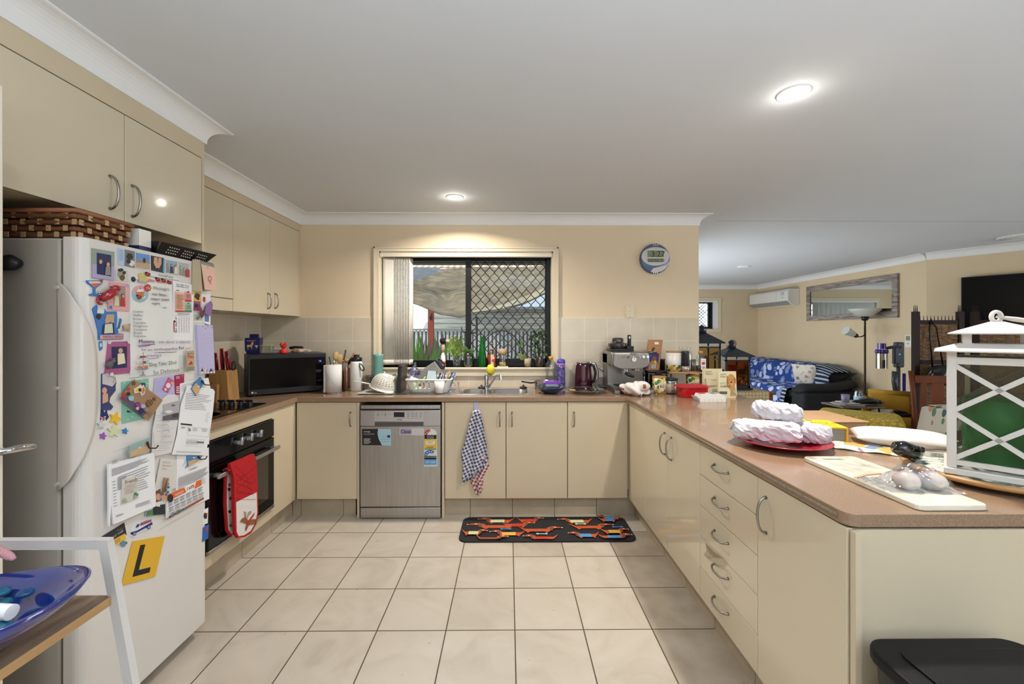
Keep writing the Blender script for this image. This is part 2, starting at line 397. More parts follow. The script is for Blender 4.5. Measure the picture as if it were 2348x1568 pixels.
# living room far wall with its long high window
W2X0, W2X1 = 2.85, onY(1646, 700, FRY).x
W2Z0, W2Z1 = onY(1640, 754, FRY).z, onY(1640, 690, FRY).z
mb = MB(wall2)
mb.box(NX-.2, W2X0, FRY, FRY+.2, 0, CEIL); mb.box(W2X1, RX+.2, FRY, FRY+.2, 0, CEIL)
mb.box(W2X0, W2X1, FRY, FRY+.2, 0, W2Z0); mb.box(W2X0, W2X1, FRY, FRY+.2, W2Z1, CEIL); S('wall_far', mb)
YC = 5.53
mb = MB(wall2); mb.box(RX, RX+.2, YC, FRY, 0, CEIL); S('wall_right', mb)
A = Vector((RX, YC)); B = Vector((onX(2348, 571, 5.98).x, 4.87)); dr = (B-A).normalized(); E = A+dr*2.9; nn = Vector((-dr.y, dr.x))
if nn.x < 0: nn = -nn
mb = MB(wall2); mb.prism([tuple(A), tuple(E), tuple(E+nn*.2), tuple(A+nn*.2)], 0, CEIL); S('wall_right_angled', mb)

def cornice(name, p0, p1, n, k0=0, k1=0, sz=.09):
    p0 = Vector(p0); p1 = Vector(p1); d = (p1-p0).normalized(); n = Vector(n).normalized()
    pr = [(0, -sz), (.008, -sz)]+[(sz-.006-(sz-.014)*cos(t), -sz+.006+(sz-.014)*sin(t)) for t in [pi/2*k/8 for k in range(9)]]+[(sz, -.006), (sz, 0), (0, 0)]
    vs = []
    for p, k in ((p0, k0), (p1, k1)):
        for a, z in pr: q = p+n*a+d*(k*a); vs.append((q.x, q.y, CEIL+z))
    m = len(pr); fs = [(i, (i+1) % m, m+(i+1) % m, m+i) for i in range(m)]+[tuple(range(m))[::-1], tuple(range(m, 2*m))]
    mb = MB(trimw); mb.add(vs, fs, smooth=False); S(name, mb)
OCX = -1.54; WCX = -1.85; OCY0, OCY1 = 1.275, 2.13
cornice('trim_2', (WCX, BY), (NX, BY), (0, -1), 1, 1)
cornice('trim_3', (WCX, OCY1+.016), (WCX, BY), (1, 0), 1, -1)
cornice('trim_4', (OCX, -1.2), (OCX, OCY1+.016), (1, 0), 0, 1)
cornice('trim_5', (OCX, OCY1+.016), (WCX, OCY1+.016), (0, 1), -1, -1)
cornice('trim_6', (NX, BY), (NX, FRY), (1, 0), -1, -1)
cornice('trim_7', (NX, FRY), (RX, FRY), (0, -1), 1, -1)
cornice('trim_8', (RX, FRY), (RX, YC), (-1, 0), 1, -.07)
cornice('trim_9', tuple(A), tuple(E), (-nn.x, -nn.y), .07, 0)

# splashback tiles
ts = .2062; tx0 = onY(755.7, 700, BY).x; TZ1 = onY(800, 728, BY).z; tz0 = TZ1-ts*3
tm = wall_tiles('splash_tiles_back', ts, 'x', tx0, tz0)
AX0, AX1 = onY(858, 700, BY).x, onY(1280, 700, BY).x; AZ1 = onY(1000, 567, BY).z; SB = onY(1000, 862, BY-.02).z
mb = MB(tm); mb.box(LX+.006, AX0, BY-.006, BY, .914, TZ1); mb.box(AX1, NX, BY-.006, BY, .914, TZ1); mb.box(AX0, AX1, BY-.006, BY, .914, SB)
S('trim_10', mb, loc=(0, 0, 0))
tl = wall_tiles('splash_tiles_left', ts, 'y', BY-.02, tz0)
mb = MB(tl); mb.box(LX, LX+.006, 2.15, BY, .914, 1.60); S('trim_11', mb, loc=(0, 0, 0))

# window architrave and sill
mb = MB(archm); aw = WX0-AX0
def arch(mb, x0, x1, X0, X1, z1, Z1, zb, y, t):
    mb.prism([(x0, zb), (X0, zb), (X0, z1), (x0, Z1)], y-t, y, ax='y'); mb.prism([(x1, zb), (X1, zb), (X1, z1), (x1, Z1)], y-t, y, ax='y')
    mb.prism([(x0, Z1), (X0, z1), (X1, z1), (x1, Z1)], y-t, y, ax='y')
arch(mb, AX0, AX1, WX0, WX1, WZ1, AZ1, SB, BY, .016)
mb.box(AX0-.0, AX0+.012, BY-.022, BY, SB, AZ1); mb.box(AX1-.012, AX1, BY-.022, BY, SB, AZ1); mb.box(AX0, AX1, BY-.022, BY, AZ1-.012, AZ1)
S('trim_12', mb)
mb = MB(archm); mb.rbox(WX0-.001, WX1+.001, BY-.03, BY+.18, WZ0-.02, WZ0, .004); mb.box(WX0, WX1, BY-.02, BY, SB, WZ0-.02); S('trim_13', mb)
# reveal lining
mb = MB(archm); mb.box(WX0, WX0+.012, BY, BY+.19, WZ0, WZ1); mb.box(WX1-.012, WX1, BY, BY+.19, WZ0, WZ1); mb.box(WX0, WX1, BY, BY+.19, WZ1-.012, WZ1); S('trim_14', mb)

# ---- window_1 : black aluminium slider with security screen
alu = M('black_aluminium', '#0b0b0d', .3, .3); GY = BY+.13
def fr(mb, x0, x1, z0, z1, w_, y0, y1, mat=None):
    mb.box(x0, x1, y0, y1, z0, z0+w_, mat); mb.box(x0, x1, y0, y1, z1-w_, z1, mat); mb.box(x0, x0+w_, y0, y1, z0+w_, z1-w_, mat); mb.box(x1-w_, x1, y0, y1, z0+w_, z1-w_, mat)
win = bpy.data.objects.new('window_1', None); COL.objects.link(win); win['kind'] = 'structure'; ROOTLOC['window_1'] = Vector((0, 0, 0))
x0 = WX0+.012; x1 = WX1-.012; z0 = WZ0; z1 = WZ1-.012
mb = MB(alu); mb.box(x0, x1, GY-.03, GY+.05, z0, z0+.035); mb.box(x0, x1, GY-.03, GY+.05, z1-.03, z1); mb.box(x0, x0+.03, GY-.03, GY+.05, z0, z1); mb.box(x1-.035, x1, GY-.03, GY+.05, z0, z1)
mb.build('window_frame', win)
mx0, mx1 = onY(1068, 700, GY).x, onY(1080, 700, GY).x
gx1 = onY(1250, 700, GY).x; gz0 = onY(1100, 822, GY).z; gz1 = onY(1100, 598, GY).z
mb = MB(alu); fr(mb, x0+.03, mx1, z0+.035, z1-.03, .022, GY-.012, GY+.012); mb.box(mx0, mx1, GY-.02, GY+.014, z0+.035, z1-.03); mb.build('sash', win)
mb = MB(alu); mb.box(mx0, mx1, GY+.014, GY+.04, z0+.035, z1-.03); mb.box(gx1, x1-.035, GY+.014, GY+.04, z0+.035, z1-.03)
mb.box(mx0, x1-.035, GY+.014, GY+.04, z0+.03, gz0); mb.box(mx0, x1-.035, GY+.014, GY+.04, gz1, z1-.03); mb.build('sash', win)
mb = MB(glass('window_glass', '#f2f6f6', .012)); mb.box(x0+.05, mx0, GY-.002, GY+.002, z0+.05, z1-.05); mb.box(mx1, gx1, GY+.028, GY+.032, gz0, gz1); mb.build('pane', win)
mb = MB(alu); ncol = 8; xs = mx1; wd = (gx1-mx1)/ncol; hgt = wd*25.4/21.4; nr = int((gz1-gz0)/hgt)+1
for c in range(ncol+1):
    for sgn in (-1, 1):
        pts = []
        for k in range(int((gz1-gz0)/(hgt/2)/.25)+1):
            z = gz1-k*hgt/8; ph = (k/8.0) % 1.0; tri = abs(2*ph-1)*2-1
            q = max(-1, min(1, tri*1.25)); x = xs+wd*c+sgn*(wd/4)*(1+q)
            if x < mx1-.005 or x > gx1+.004: x = min(max(x, mx1-.005), gx1+.004)
            if z >= gz0-.004: pts.append((x, GY+.045, z))
        mb.tube(pts, .0042, 5)
mb.build('security_screen', win)

# vertical blind
bl = T('vertical_blind', 'off-white vertical blind bunched at the left of the kitchen window', 'blind', (WX0+.1, BY+.03, WZ0))
fab = M('blind_fabric', '#ddd6ca', .8, noise=(40, .04)); hx0, hx1 = onY(872, 585, BY-.005).x, onY(1266, 585, BY-.005).x
hz0, hz1 = onY(1000, 588.5, BY-.005).z, onY(1000, 579.5, BY-.005).z
mb = MB(M('blind_rail', '#e2d8c4', .4)); mb.rbox(hx0, hx1, BY-.005, BY+.04, hz0, hz1, .003); mb.rbox(hx0-.003, hx0+.02, BY-.008, BY+.043, hz0-.004, hz1+.001, .003); mb.build('head_rail', bl)
bz0 = onY(900, 836, BY+.03).z
sl0 = onY(879, 700, BY+.03).x; sl1 = onY(944, 700, BY+.06).x
for i in range(11):
    if i == 0: xa, xb, ya, yb = sl0, sl0+.105, BY+.018, BY+.030
    else:
        xa = sl0+.105+(i-1)*(sl1-sl0-.105)/10; xb = xa+.022; ya, yb = BY+.02, BY+.085
    mb = MB(fab)
    mb.grid(lambda u, v: (xa+(xb-xa)*u, ya+(yb-ya)*u+.004*sin(u*pi), bz0+(hz0-.006-bz0)*v), 4, 1)
    mb.grid(lambda u, v: (xa+(xb-xa)*u, ya+(yb-ya)*u+.004*sin(u*pi)-.0012, bz0+(.045)*v), 4, 1)
    mb.build('slat', bl, solid=.0012)
mb = MB(white)
cx_ = onY(872.5, 700, BY+.01).x
for k in range(3): mb.tube([(cx_+.004*k, BY+.012, hz0), (cx_+.004*k+.001, BY+.012, hz0-.5), (cx_+.004*k, BY+.012, WZ0+.22-.02*k)], .0013, 5)
mb.tube([(cx_+.004+.006*sin(k*1.9), BY+.012+.004*cos(k*2.3), WZ0+.24-.006*k) for k in range(22)], .002, 5)
mb.build('cord', bl)

# kickboard tiles
kt = M('kick_tile', '#b3a58f', .3, noise=(5, .2)); KY = 3.242; KLX, KRX = -1.655, .975
def kick(name, ax, c, a, b, brks, th=.01):
    mb = MB(kt); pts = [a]+brks+[b]
    for p, q in zip(pts[:-1], pts[1:]):
        if ax == 'y': mb.box(p+.002, q-.002, c, c+th, 0, .14)
        elif th > 0: mb.box(c, c+th, p+.002, q-.002, 0, .14)
        else: mb.box(c+th, c, p+.002, q-.002, 0, .14)
    g2 = M('grout_dark', '#4a3c2f', .8)
    if ax == 'y': mb.box(a, b, c+.002, c+th, 0, .138, g2)
    else: mb.box(min(c+.2*th, c+th), max(c+.2*th, c+th), a, b, 0, .138, g2)
    S(name, mb)
gxs = [.030+.3238*k for k in range(-6, 4)]
kick('baseboard_back_left', 'y', KY, KLX, -1.17, [x for x in gxs if KLX+.03 < x < -1.2])
kick('baseboard_back_right', 'y', KY, -.505, KRX, [x for x in gxs if -.49 < x < KRX-.03])
kick('baseboard_left', 'x', KLX, 2.02, KY, [1.982+.3238*k for k in (1, 2, 3)], -.01)
kick('baseboard_right', 'x', KRX, 1.13, KY, [1.982+.3238*k for k in (-2, -1, 0, 1, 2, 3)], .01)

# ================================================================ CABINETS
DY = 3.19; DZ0, DZ1 = .143, .872; ov = .016
def fx(px): return onY(px, 1000, DY).x
def base_back(xa, xb, label, hx=None, low=False, doors=True):
    t = T('base_cabinet', label, 'cabinet', ((xa+xb)/2, DY+.28, .143), 'lower cupboards along the window wall')
    mb = MB(cab2); zt = .70 if low else .872
    mb.box(xa+.001, xb-.001, DY+.02, BY-.02, .143, zt)
    if low: mb.box(xa+.001, xb-.001, DY+.02, DY+.04, .70, .872)
    mb.build('body', t)
    mb = MB(cab2); mb.rbox(xa+.0015, xb-.0015, DY, DY+.018, DZ0, DZ1, .0015); d = mb.build('door', t)
    if hx is not None: handle('handle', d, onY(hx, 961, DY), (0, 0, 1), (0, -1, 0), .105, .026)
    return t
def D(l): return l
base_back(fx(680), fx(819), 'cream lower cupboard between the oven corner and the dishwasher', 804)
base_back(fx(1020), fx(1160), 'cream lower cupboard right of the dishwasher with the checked towel on its door', 1146, True)
base_back(fx(1160.6), fx(1301), 'cream lower cupboard under the sink, right of the towel', 1174, True)
base_back(fx(1301.6), fx(1439), 'cream lower cupboard in the right corner beneath the coffee machine side', 1316)
for a, b, lb in ((819.5, 824.5, 'narrow cream upright panel on the left of the dishwasher'), (1013.5, 1019, 'narrow cream upright panel on the right of the dishwasher')):
    mb = MB(cab2); mb.box(fx(a), fx(b), DY-.005, BY-.02, 0, DZ1); mb.build('end_panel', label=lb, cat='panel')

RXD = .912
def rY(px): return onX(px, 1000, RXD).y
def base_right(pa, pb, label, hp=None, drawers=0, plain=False, y0=None, y1=None):
    ya = max(rY(pb), 1.121) if y0 is None else y0; yb = rY(pa) if y1 is None else y1
    t = T('drawer_unit' if drawers else 'base_cabinet', label, 'drawers' if drawers else 'cabinet', (1.25, (ya+yb)/2, .143), None if drawers else 'lower cupboards under the peninsula')
    mb = MB(cab); mb.box(RXD+.02, 1.50, max(ya+.001, 1.145), yb-.001, .143, .872); mb.build('body', t)
    if drawers:
        h = (DZ1-DZ0)/drawers
        for k in range(drawers):
            mb = MB(cab); mb.rbox(RXD, RXD+.018, ya+.0015, yb-.0015, DZ0+k*h+.0015, DZ0+(k+1)*h-.0015, .0015); d = mb.build('drawer', t)
            handle('handle', d, (RXD, (ya+yb)/2+.03, DZ0+(k+.62)*h), (0, 1, 0), (-1, 0, -.25), .115, .03)
    else:
        mb = MB(cab); mb.rbox(RXD, RXD+.018, ya+.0015, yb-.0015, DZ0, DZ1, .0015); d = mb.build('filler_panel' if plain else 'door', t)
        if hp: p = onX(hp[0], hp[1], RXD); handle('handle', d, p, (0, 0, 1), (-1, 0, 0), .125, .032)
    return t
base_right(1442, 1480, 'plain cream filler front of the peninsula in the inner corner', plain=True, y1=3.188)
base_right(1480, 1530.5, 'cream peninsula cupboard with handle, farther of the handled pair', (1525, 1017))
base_right(1530.5, 1605, 'cream peninsula cupboard beside the drawers, on their far side', (1540, 1029))
du = base_right(1605, 1737, 'stack of five cream drawers under the peninsula bench', drawers=5)
base_right(1737, 1943, 'large cream peninsula cupboard nearest the open end', (1757, 1181))
# end panel and back panels of the peninsula
PXR = 1.76; PYE = 1.10
mb = MB(cab2); mb.box(RXD+.019, PXR-.12, 1.118, 1.136, 0, .872); mb.box(RXD+.002, RXD+.019, 1.102, 1.119, 0, .872); pan = mb.build('peninsula_end_panel', label='cream panel closing the open end of the peninsula above the black bin', cat='panel')

LXD = -1.605
def lY(px): return onX(px, 1000, LXD).y
OY0, OY1 = 2.245, lY(623.5)
t = T('base_cabinet', 'tall narrow cream cupboard front in the corner right of the oven', 'cabinet', (-1.9, 3.0, .143))
mb = MB(cab2); mb.box(LX+.02, LXD-.02, OY1+.002, BY-.02, .143, .872); mb.build('body', t)
mb = MB(cab2); mb.rbox(LXD-.018, LXD, OY1+.003, 3.188, DZ0, DZ1, .0015); mb.build('door', t)
t = T('oven_housing', 'cream cabinet surround that holds the black wall oven', 'cabinet', (-1.9, 2.5, .143))
OZ0, OZ1 = .215, .815
mb = MB(cab2); mb.box(LX+.02, LXD, 2.15, OY1, OZ1+.004, .872); mb.box(LX+.02, LXD, 2.15, OY1, .143, OZ0-.004); mb.box(LX+.02, LXD, 2.15, OY0-.003, OZ0-.004, OZ1+.004)
mb.build('body', t)

# worktop
CZ = .914; CT = .036
def lv(px, py): return onZ(px, py, CZ)
wt = T('worktop', 'continuous brown laminate benchtop running round the kitchen and peninsula', 'countertop', (0, 3.45, .878))
IY, IXL, IXR = onZ(1000, 910.3, CZ).y, -1.585, onZ(1437, 911, CZ).x
pr = PXR
# outline, anticlockwise seen from above, with the rounded peninsula end
out = [(LX+.008, 2.15), (IXL, 2.15), (IXL, IY), (IXR, IY)]
ey = onZ(1990, 1178, CZ).y; ex = onZ(1925, 1178, CZ).x; rc = .05
IXN = .907; rc = .035; ey = 1.118
for k in range(7):
    a = pi+pi/2*k/6; out.append((IXN+rc+rc*cos(a), ey+rc+rc*sin(a)))
out += [(pr+.02, ey), (pr+.02, BY-.001), (NX+.001, BY-.001), (NX, BY-.007), (LX+.008, BY-.007)]
mb = MB(bench); mb.prism(out, CZ-CT, CZ); o = mb.build('benchtop', wt)
SX0, SX1, SY0, SY1 = -1.09, .20, 3.275, 3.665
cm = MB(bench); cm.box(SX0+.02-ROOTLOC['worktop'].x*0, SX1-.02, SY0+.02, SY1-.02, CZ-.2, CZ+.1)
for i_, v in enumerate(cm.v): pass
def cut_child(o, cmb):
    bpy.context.view_layer.update(); cut(o, cmb)
cut_child(o, cm)
b = o.modifiers.new('b', 'BEVEL'); b.width = .013; b.segments = 4; b.limit_method = 'ANGLE'; b.angle_limit = radians(50)
# joins in the laminate and the grey edge strips
js = M('join_strip', '#6f5a45', .5)
for x in (IXR+.002, IXL-.0035): mb = MB(js); mb.box(x, x+.0015, IY+.01, BY-.01, CZ, CZ+.0004); mb.build('join_line', wt)
mb = MB(M('edge_strip', '#8a7a66', .35, noise=(120, .3)))
mb.grid(lambda u, v: (IXR-.001+(IXN-IXR)*u, IY-.05+(ey+rc-IY+.05)*u, CZ-CT+.012+v*(CT-.024)), 2, 1)
mb.build('edge_strip', wt, solid=.0015)

# ---- wall cabinets above the cooktop
def wY(px): return onX(px, 640, WCX).y
UZ0 = 1.542; UZ1 = onX(690, 532, WCX).z
t = T('wall_cabinet', 'cream wall cupboard with twin doors beside the window wall corner', 'cabinet', (-2.02, 3.2, UZ0), 'upper wall cupboards')
ya, ym, yb = wY(534.5), wY(620), wY(686)
mb = MB(cab2); mb.box(LX+.001, WCX-.018, ya, BY-.001, UZ0, UZ1); mb.box(WCX-.018, WCX, yb, BY-.001, UZ0, UZ1); mb.build('body', t)
for a, b_, hp in ((ya, ym, 613.5), (ym, yb, 630)):
    mb = MB(cab); mb.rbox(WCX-.018, WCX, a+.0015, b_-.0015, UZ0, UZ1-.004, .0015); d = mb.build('door', t)
    handle('handle', d, onX(hp, 690, WCX), (0, 0, 1), (1, 0, 0), .115, .03)
t = T('wall_cabinet', 'cream wall cupboard over the cooktop, its short door above a rangehood strip', 'cabinet', (-2.02, 2.5, UZ0), 'upper wall cupboards')
mb = MB(cab2); mb.box(LX+.001, WCX-.018, OCY1+.018, ya-.001, UZ0, UZ1); mb.build('body', t)
zz = onX(534, 686, WCX).z
mb = MB(cab); mb.rbox(WCX-.018, WCX, OCY1+.02, ya-.0015, zz+.003, UZ1-.004, .0015); mb.build('door', t)
mb = MB(cab); mb.rbox(WCX-.018, WCX-.001, OCY1+.02, ya-.0015, UZ0, zz-.002, .0015); mb.build('rangehood_front', t)
mb = MB(M('rangehood_grey', '#8b8b8a', .4)); mb.box(LX+.06, WCX-.05, 2.25, 2.78, UZ0-.012, UZ0-.001); mb.build('rangehood_base', t)
mb = MB(cab2); mb.box(LX+.001, WCX-.001, OCY1+.017, BY-.001, UZ1, CEIL-.001); S('trim_15', mb)
# ---- cabinet over the fridge
QZ0 = 1.845; QZ1 = onX(462, 361.5, OCX).z
t = T('overhead_cabinet', 'deep glossy cream cupboard with two doors above the fridge', 'cabinet', (-1.87, 1.7, QZ0))
mb = MB(cab2); mb.box(LX+.001, OCX-.018, OCY0, OCY1, QZ0, QZ1); mb.build('body', t)
oy = [OCY0, onX(286, 400, OCX).y, OCY1-.002]
for k, hp in ((0, (262, 441)), (1, (313, 461))):
    mb = MB(cab); mb.rbox(OCX-.018, OCX, oy[k]+.0015, oy[k+1]-.0015, QZ0, QZ1-.004, .0015); d = mb.build('door', t)
    handle('handle', d, onX(hp[0]-10, hp[1], OCX), (0, 0, 1), (1, 0, 0), .125, .034)
mb = MB(cab2); mb.box(OCX-.02, OCX, -1.2, OCY1, QZ1, CEIL-.001); mb.box(LX+.001, OCX-.02, -1.2, OCY1, QZ1+.002, CEIL-.001); S('trim_16', mb)
mb = MB(cab2); mb.box(LX+.008, OCX, OCY1, OCY1+.016, 0, CEIL-.001); mb.build('tall_end_panel', label='tall cream gable panel standing between the fridge and the oven', cat='panel')
mb = MB(cab2); mb.box(LX+.001, OCX, OCY0-.018, OCY0-.002, 0, CEIL-.002); S('wall_pantry', mb)
# open door leaf at the far left of the view
ld = bpy.data.objects.new('door_1', None); COL.objects.link(ld); ld['kind'] = 'structure'; ROOTLOC['door_1'] = Vector((0, 0, 0))
LDX = onY(8, 700, 1.105).x
mb = MB(M('door_paint', '#d8cfc0', .45)); mb.rbox(LDX-.036, LDX, .3, 1.105, .01, 2.04, .003); mb.build('door_leaf', ld)
hd = onX(3, 1026, LDX); hd.y = 1.045
mb = MB(chrome); mb.cyl((LDX, hd.y, hd.z), (LDX+.008, hd.y, hd.z), .027, seg=28); mb.cyl((LDX+.008, hd.y, hd.z), (LDX+.014, hd.y, hd.z), .027, .012, seg=28); mb.cyl((LDX+.01, hd.y, hd.z), (LDX+.05, hd.y, hd.z), .0095)
mb.tube([(LDX+.03, hd.y, hd.z), (LDX+.053, hd.y+.005, hd.z+.002), (LDX+.058, hd.y+.035, hd.z+.002), (LDX+.054, hd.y+.075, hd.z-.003), (LDX+.044, hd.y+.09, hd.z-.006)], [.0105, .012, .0125, .011, .008], 10, flat=.8); mb.build('door_handle', ld)

# ---- downlights
for i, (lx, ly) in enumerate(LAMPS):
    t = T('downlight', ['round white recessed downlight, lit, above the window', 'large lit white recessed downlight nearest above the peninsula'][i], 'light', (lx, ly, CEIL), 'recessed ceiling lights')
    mb = MB(trimw); mb.lathe([(.052, -.001), (.056, -.006), (.062, -.006), (.066, -.003), (.067, .0), (.052, 0)], (lx, ly, CEIL), 40); mb.build('rim', t)
    mb = MB(M('lamp_glow', '#fff3dc', .5, emit=14)); mb.lathe([(.001, .012), (.03, .014), (.051, .02)], (lx, ly, CEIL-.012), 32); mb.build('lamp', t)
    lo = light('lamp_light', 'AREA', (0, 0, 0), 19, WARM, (0, 0, 0), shape='DISK', size=.1, spread=radians(150)); lo.parent = t; lo.location = (0, 0, -.012)
    lo = light('lamp_spill', 'POINT', (0, 0, 0), .55, WARM, shadow_soft_size=.03); lo.parent = t; lo.location = (0, 0, -.05)
for k, (px, py) in enumerate([(1706, 611)]):
    p = onZ(px, py, CEIL); mb = MB(trimw); mb.lathe([(.03, 0), (.05, -.012), (.09, -.012), (.1, 0)], (p.x, p.y, CEIL), 20); mb.build('ceiling_fitting', label='small unlit round white fitting on the far living room ceiling', cat='light')
p = onZ(2342, 541, CEIL); mb = MB(trimw)
for r_ in (.16, .125, .09, .05): mb.lathe([(r_, 0), (r_+.008, -.02*(1-r_*2)-.008), (r_+.02, -.01), (r_+.025, 0)], (p.x, p.y, CEIL), 28)
mb.build('ceiling_vent', label='round white ceiling air vent above the television', cat='vent')
# ================================================================ FRIDGE AND WHAT STICKS TO IT
class Flat(MB):
    """thin thing lying on a known plane; outline and print are given in photo coordinates of one zoom (tf)"""
    def __init__(s, fn, nrm, pts, mat, thick=.0015, off=0.0, tf=None):
        super().__init__(mat); s.fn = fn; s.nrm = Vector(nrm); s.tf = tf or (lambda x, y: (x, y)); s.z = off+thick; s.lay = 0
        if pts:
            a = [s.W(*p, e=off) for p in pts]; b = [s.W(*p, e=off+thick) for p in pts]; n = len(pts)
            s.add(a+b, [tuple(range(n)), tuple(range(n, 2*n))[::-1]]+[(k, (k+1) % n, n+(k+1) % n, n+k) for k in range(n)])
    def W(s, x, y, e=None): return s.fn(*s.tf(x, y))+s.nrm*(s.z+.00035*s.lay if e is None else e)
    def P(s, pts, mat): s.lay += 1; s.add([s.W(*p) for p in pts], [tuple(range(len(pts)))], mat); return s
    def E(s, cx, cy, rx, ry, mat, n=18): return s.P([(cx+rx*cos(2*pi*k/n), cy+ry*sin(2*pi*k/n)) for k in range(n)], mat)
    def R_(s, x0, y0, x1, y1, mat, sk=0): return s.P([(x0, y0), (x1, y0+sk), (x1, y1+sk), (x0, y1)], mat)
    def X(s, t, p1, p2, h, mat, bold=0):
        s.lay += 1; vs, fs, w_ = text_mesh(t); a = s.W(*p1); b = s.W(*p2); c = s.W(p1[0], p1[1]-h)
        s.add([a+(b-a)*(v.x/w_)+(c-a)*(v.y/.7) for v in vs], fs, mat)
        if bold: s.add([a+(b-a)*((v.x+bold)/w_)+(c-a)*(v.y/.7) for v in vs], fs, mat)
        return s
    def L(s, q, n, mat, th=.4, rag=.3, seed=3, lead=0):
        s.lay += 1; r = random.Random(seed); q = [s.W(*p) for p in q]
        def B(u, v): return (q[0]*(1-u)+q[1]*u)*(1-v)+(q[3]*(1-u)+q[2]*u)*v
        for i in range(n):
            v = i/n; e = 1-rag*r.random(); d = th/n; u = lead*r.random()
            s.add([B(u, v), B(e, v), B(e, v+d), B(u, v+d)], [(0, 1, 2, 3)], mat)
        return s
    def stroke(s, pts, wd, mat):
        s.lay += 1
        for a, b in zip(pts[:-1], pts[1:]):
            d = Vector((b[0]-a[0], b[1]-a[1])); 
            if d.length < 1e-6: continue
            n = Vector((-d.y, d.x)).normalized()*wd/2
            s.add([s.W(a[0]+n.x, a[1]+n.y), s.W(b[0]+n.x, b[1]+n.y), s.W(b[0]-n.x, b[1]-n.y), s.W(a[0]-n.x, a[1]-n.y)], [(0, 1, 2, 3)], mat)
        return s
    def blob(s, cx, cy, r, mat, seed=1, n=14, sq=1):
        q = random.Random(seed); return s.P([(cx+r*cos(2*pi*k/n)*q.uniform(.75, 1.15), cy+r*sq*sin(2*pi*k/n)*q.uniform(.75, 1.15)) for k in range(n)], mat)

FXP = -1.41; FR0, FR1 = 1.405, 1.992; FZ = 1.718
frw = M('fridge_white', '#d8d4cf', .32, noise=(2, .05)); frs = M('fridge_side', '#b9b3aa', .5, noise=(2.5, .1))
fr_ = T('fridge', 'tall white fridge covered in magnets and papers beneath the deep cupboard', 'fridge', (-1.8, 1.7, 0))
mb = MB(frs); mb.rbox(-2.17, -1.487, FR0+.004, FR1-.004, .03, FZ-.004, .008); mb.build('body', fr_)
mb = MB(frw); r = .034; q = []
for cx, cy, a0 in ((FXP-r, FR0+r, -pi/2), (FXP-r, FR1-r, 0)):
    for k in range(7): a = a0+pi/2*k/6; q.append((cx+r*cos(a), cy+r*sin(a)))
q += [(-1.475, FR1), (-1.475, FR0)]
mb.prism(q, .055, FZ); o = mb.build('door', fr_, bevel=.004)
for p in o.data.polygons: p.use_smooth = False
mb = MB(M('gasket', '#6c665e', .8)); mb.box(-1.487, -1.475, FR0+.008, FR1-.008, .06, FZ-.01); mb.build('gasket', fr_)
for y in (FR0+.05, FR1-.05):
    mb = MB(black); mb.cyl((-1.55, y, 0), (-1.55, y, .03), .02); mb.cyl((-2.1, y, 0), (-2.1, y, .03), .02); mb.build('foot', fr_)
# curved grip wrapped round the near edge
gz0, gz1 = onY(150, 1122, FR0).z, onY(150, 646, FR0).z
mb = MB(M('grip_plastic', '#cfc9c3', .25, trans=0))
def gf(u, v):
    z = gz0+(gz1-gz0)*v; w_ = max(.02, (1-abs(2*v-1)**3.2))**.75; a = u*w_
    L_ = .118*a; rr = .05
    if L_ < .055: return (-1.484+L_, FR0-.006-.010*sin(pi*min(1, L_/.055)*.5), z)
    t = min(1, (L_-.055)/.063); return (-1.429+.026*sin(t*pi/2), FR0-.016+.06*(1-cos(t*pi/2)), z)
mb.grid(gf, 14, 36); mb.build('grip', fr_, solid=.004)
for px, py in ((148, 659), (148, 890), (150, 1110)):
    p = onY(px, py, FR0-.013); mb = MB(M('grip_cap', '#bdb7b0', .4)); mb.cyl((-1.478, FR0-.004, p.z), (-1.478, FR0-.02, p.z), .006, seg=14); mb.build('screw_cap', fr_)
c1 = lambda x, y: (x/3.266, 420+y/3.266)
c2 = lambda x, y: (190+x/5.058, 540+y/5.058)
c3 = lambda x, y: (190+x/5.6, 840+y/5.6)
c4 = lambda x, y: (190+x/4.9, 1080+y/4.9)
ff = lambda px, py: onX(px, py, FXP)
def card(pts, mat, tf, thick=.0012, off=.0005): return Flat(ff, (1, 0, 0), pts, mat, thick, off, tf)
def C(n, h, **k): return M('ink_'+n, h, k.pop('rough', .5), **k)
skin = C('skin', '#c79a80'); navy = C('navy', '#232b55'); lilac = C('lilac', '#a9a0c4'); cream_ = C('cream', '#d8cdb0'); pinkc = C('pink', '#dba0a4')
redc = C('red', '#b5322c'); greenc = C('green', '#4f7d5b'); teal = C('teal', '#7db3a0'); blue = C('blue', '#3f74b4'); yell = C('yellow', '#d9b13a'); orng = C('orange', '#d9642c')
purp = C('purple', '#7b3f8c'); brn = C('brown', '#6b4a34'); grn = C('greygreen', '#8b947c'); dk = C('dark', '#2b2b30'); mid = C('mid', '#8a8782'); lt = C('light', '#d8d5d0'); sky = C('sky', '#5f8fcb'); tan = C('tan', '#b59b7c')
def photo_people(f, x0, y0, x1, y1, n, seed, bgm, sk=0):
    f.P([(x0, y0), (x1, y0+sk), (x1, y1+sk), (x0, y1)], bgm); r = random.Random(seed); w_ = (x1-x0)/n
    for i in range(n):
        cx = x0+w_*(i+.5); yy = y0+(y1-y0)*r.uniform(.35, .5)+sk*(i+.5)/n; m = [navy, cream_, redc, mid][r.randrange(4)]
        f.P([(cx-w_*.42, y1+sk*i/n-2), (cx-w_*.3, yy+w_*.3), (cx+w_*.3, yy+w_*.3), (cx+w_*.42, y1+sk*i/n-2)], m)
        f.E(cx, yy-w_*.05, w_*.27, w_*.34, brn); f.E(cx, yy+w_*.04, w_*.22, w_*.28, skin)
def fin(f, name, label, cat, group=None): return f.build(name, label=label, cat=cat, group=group)
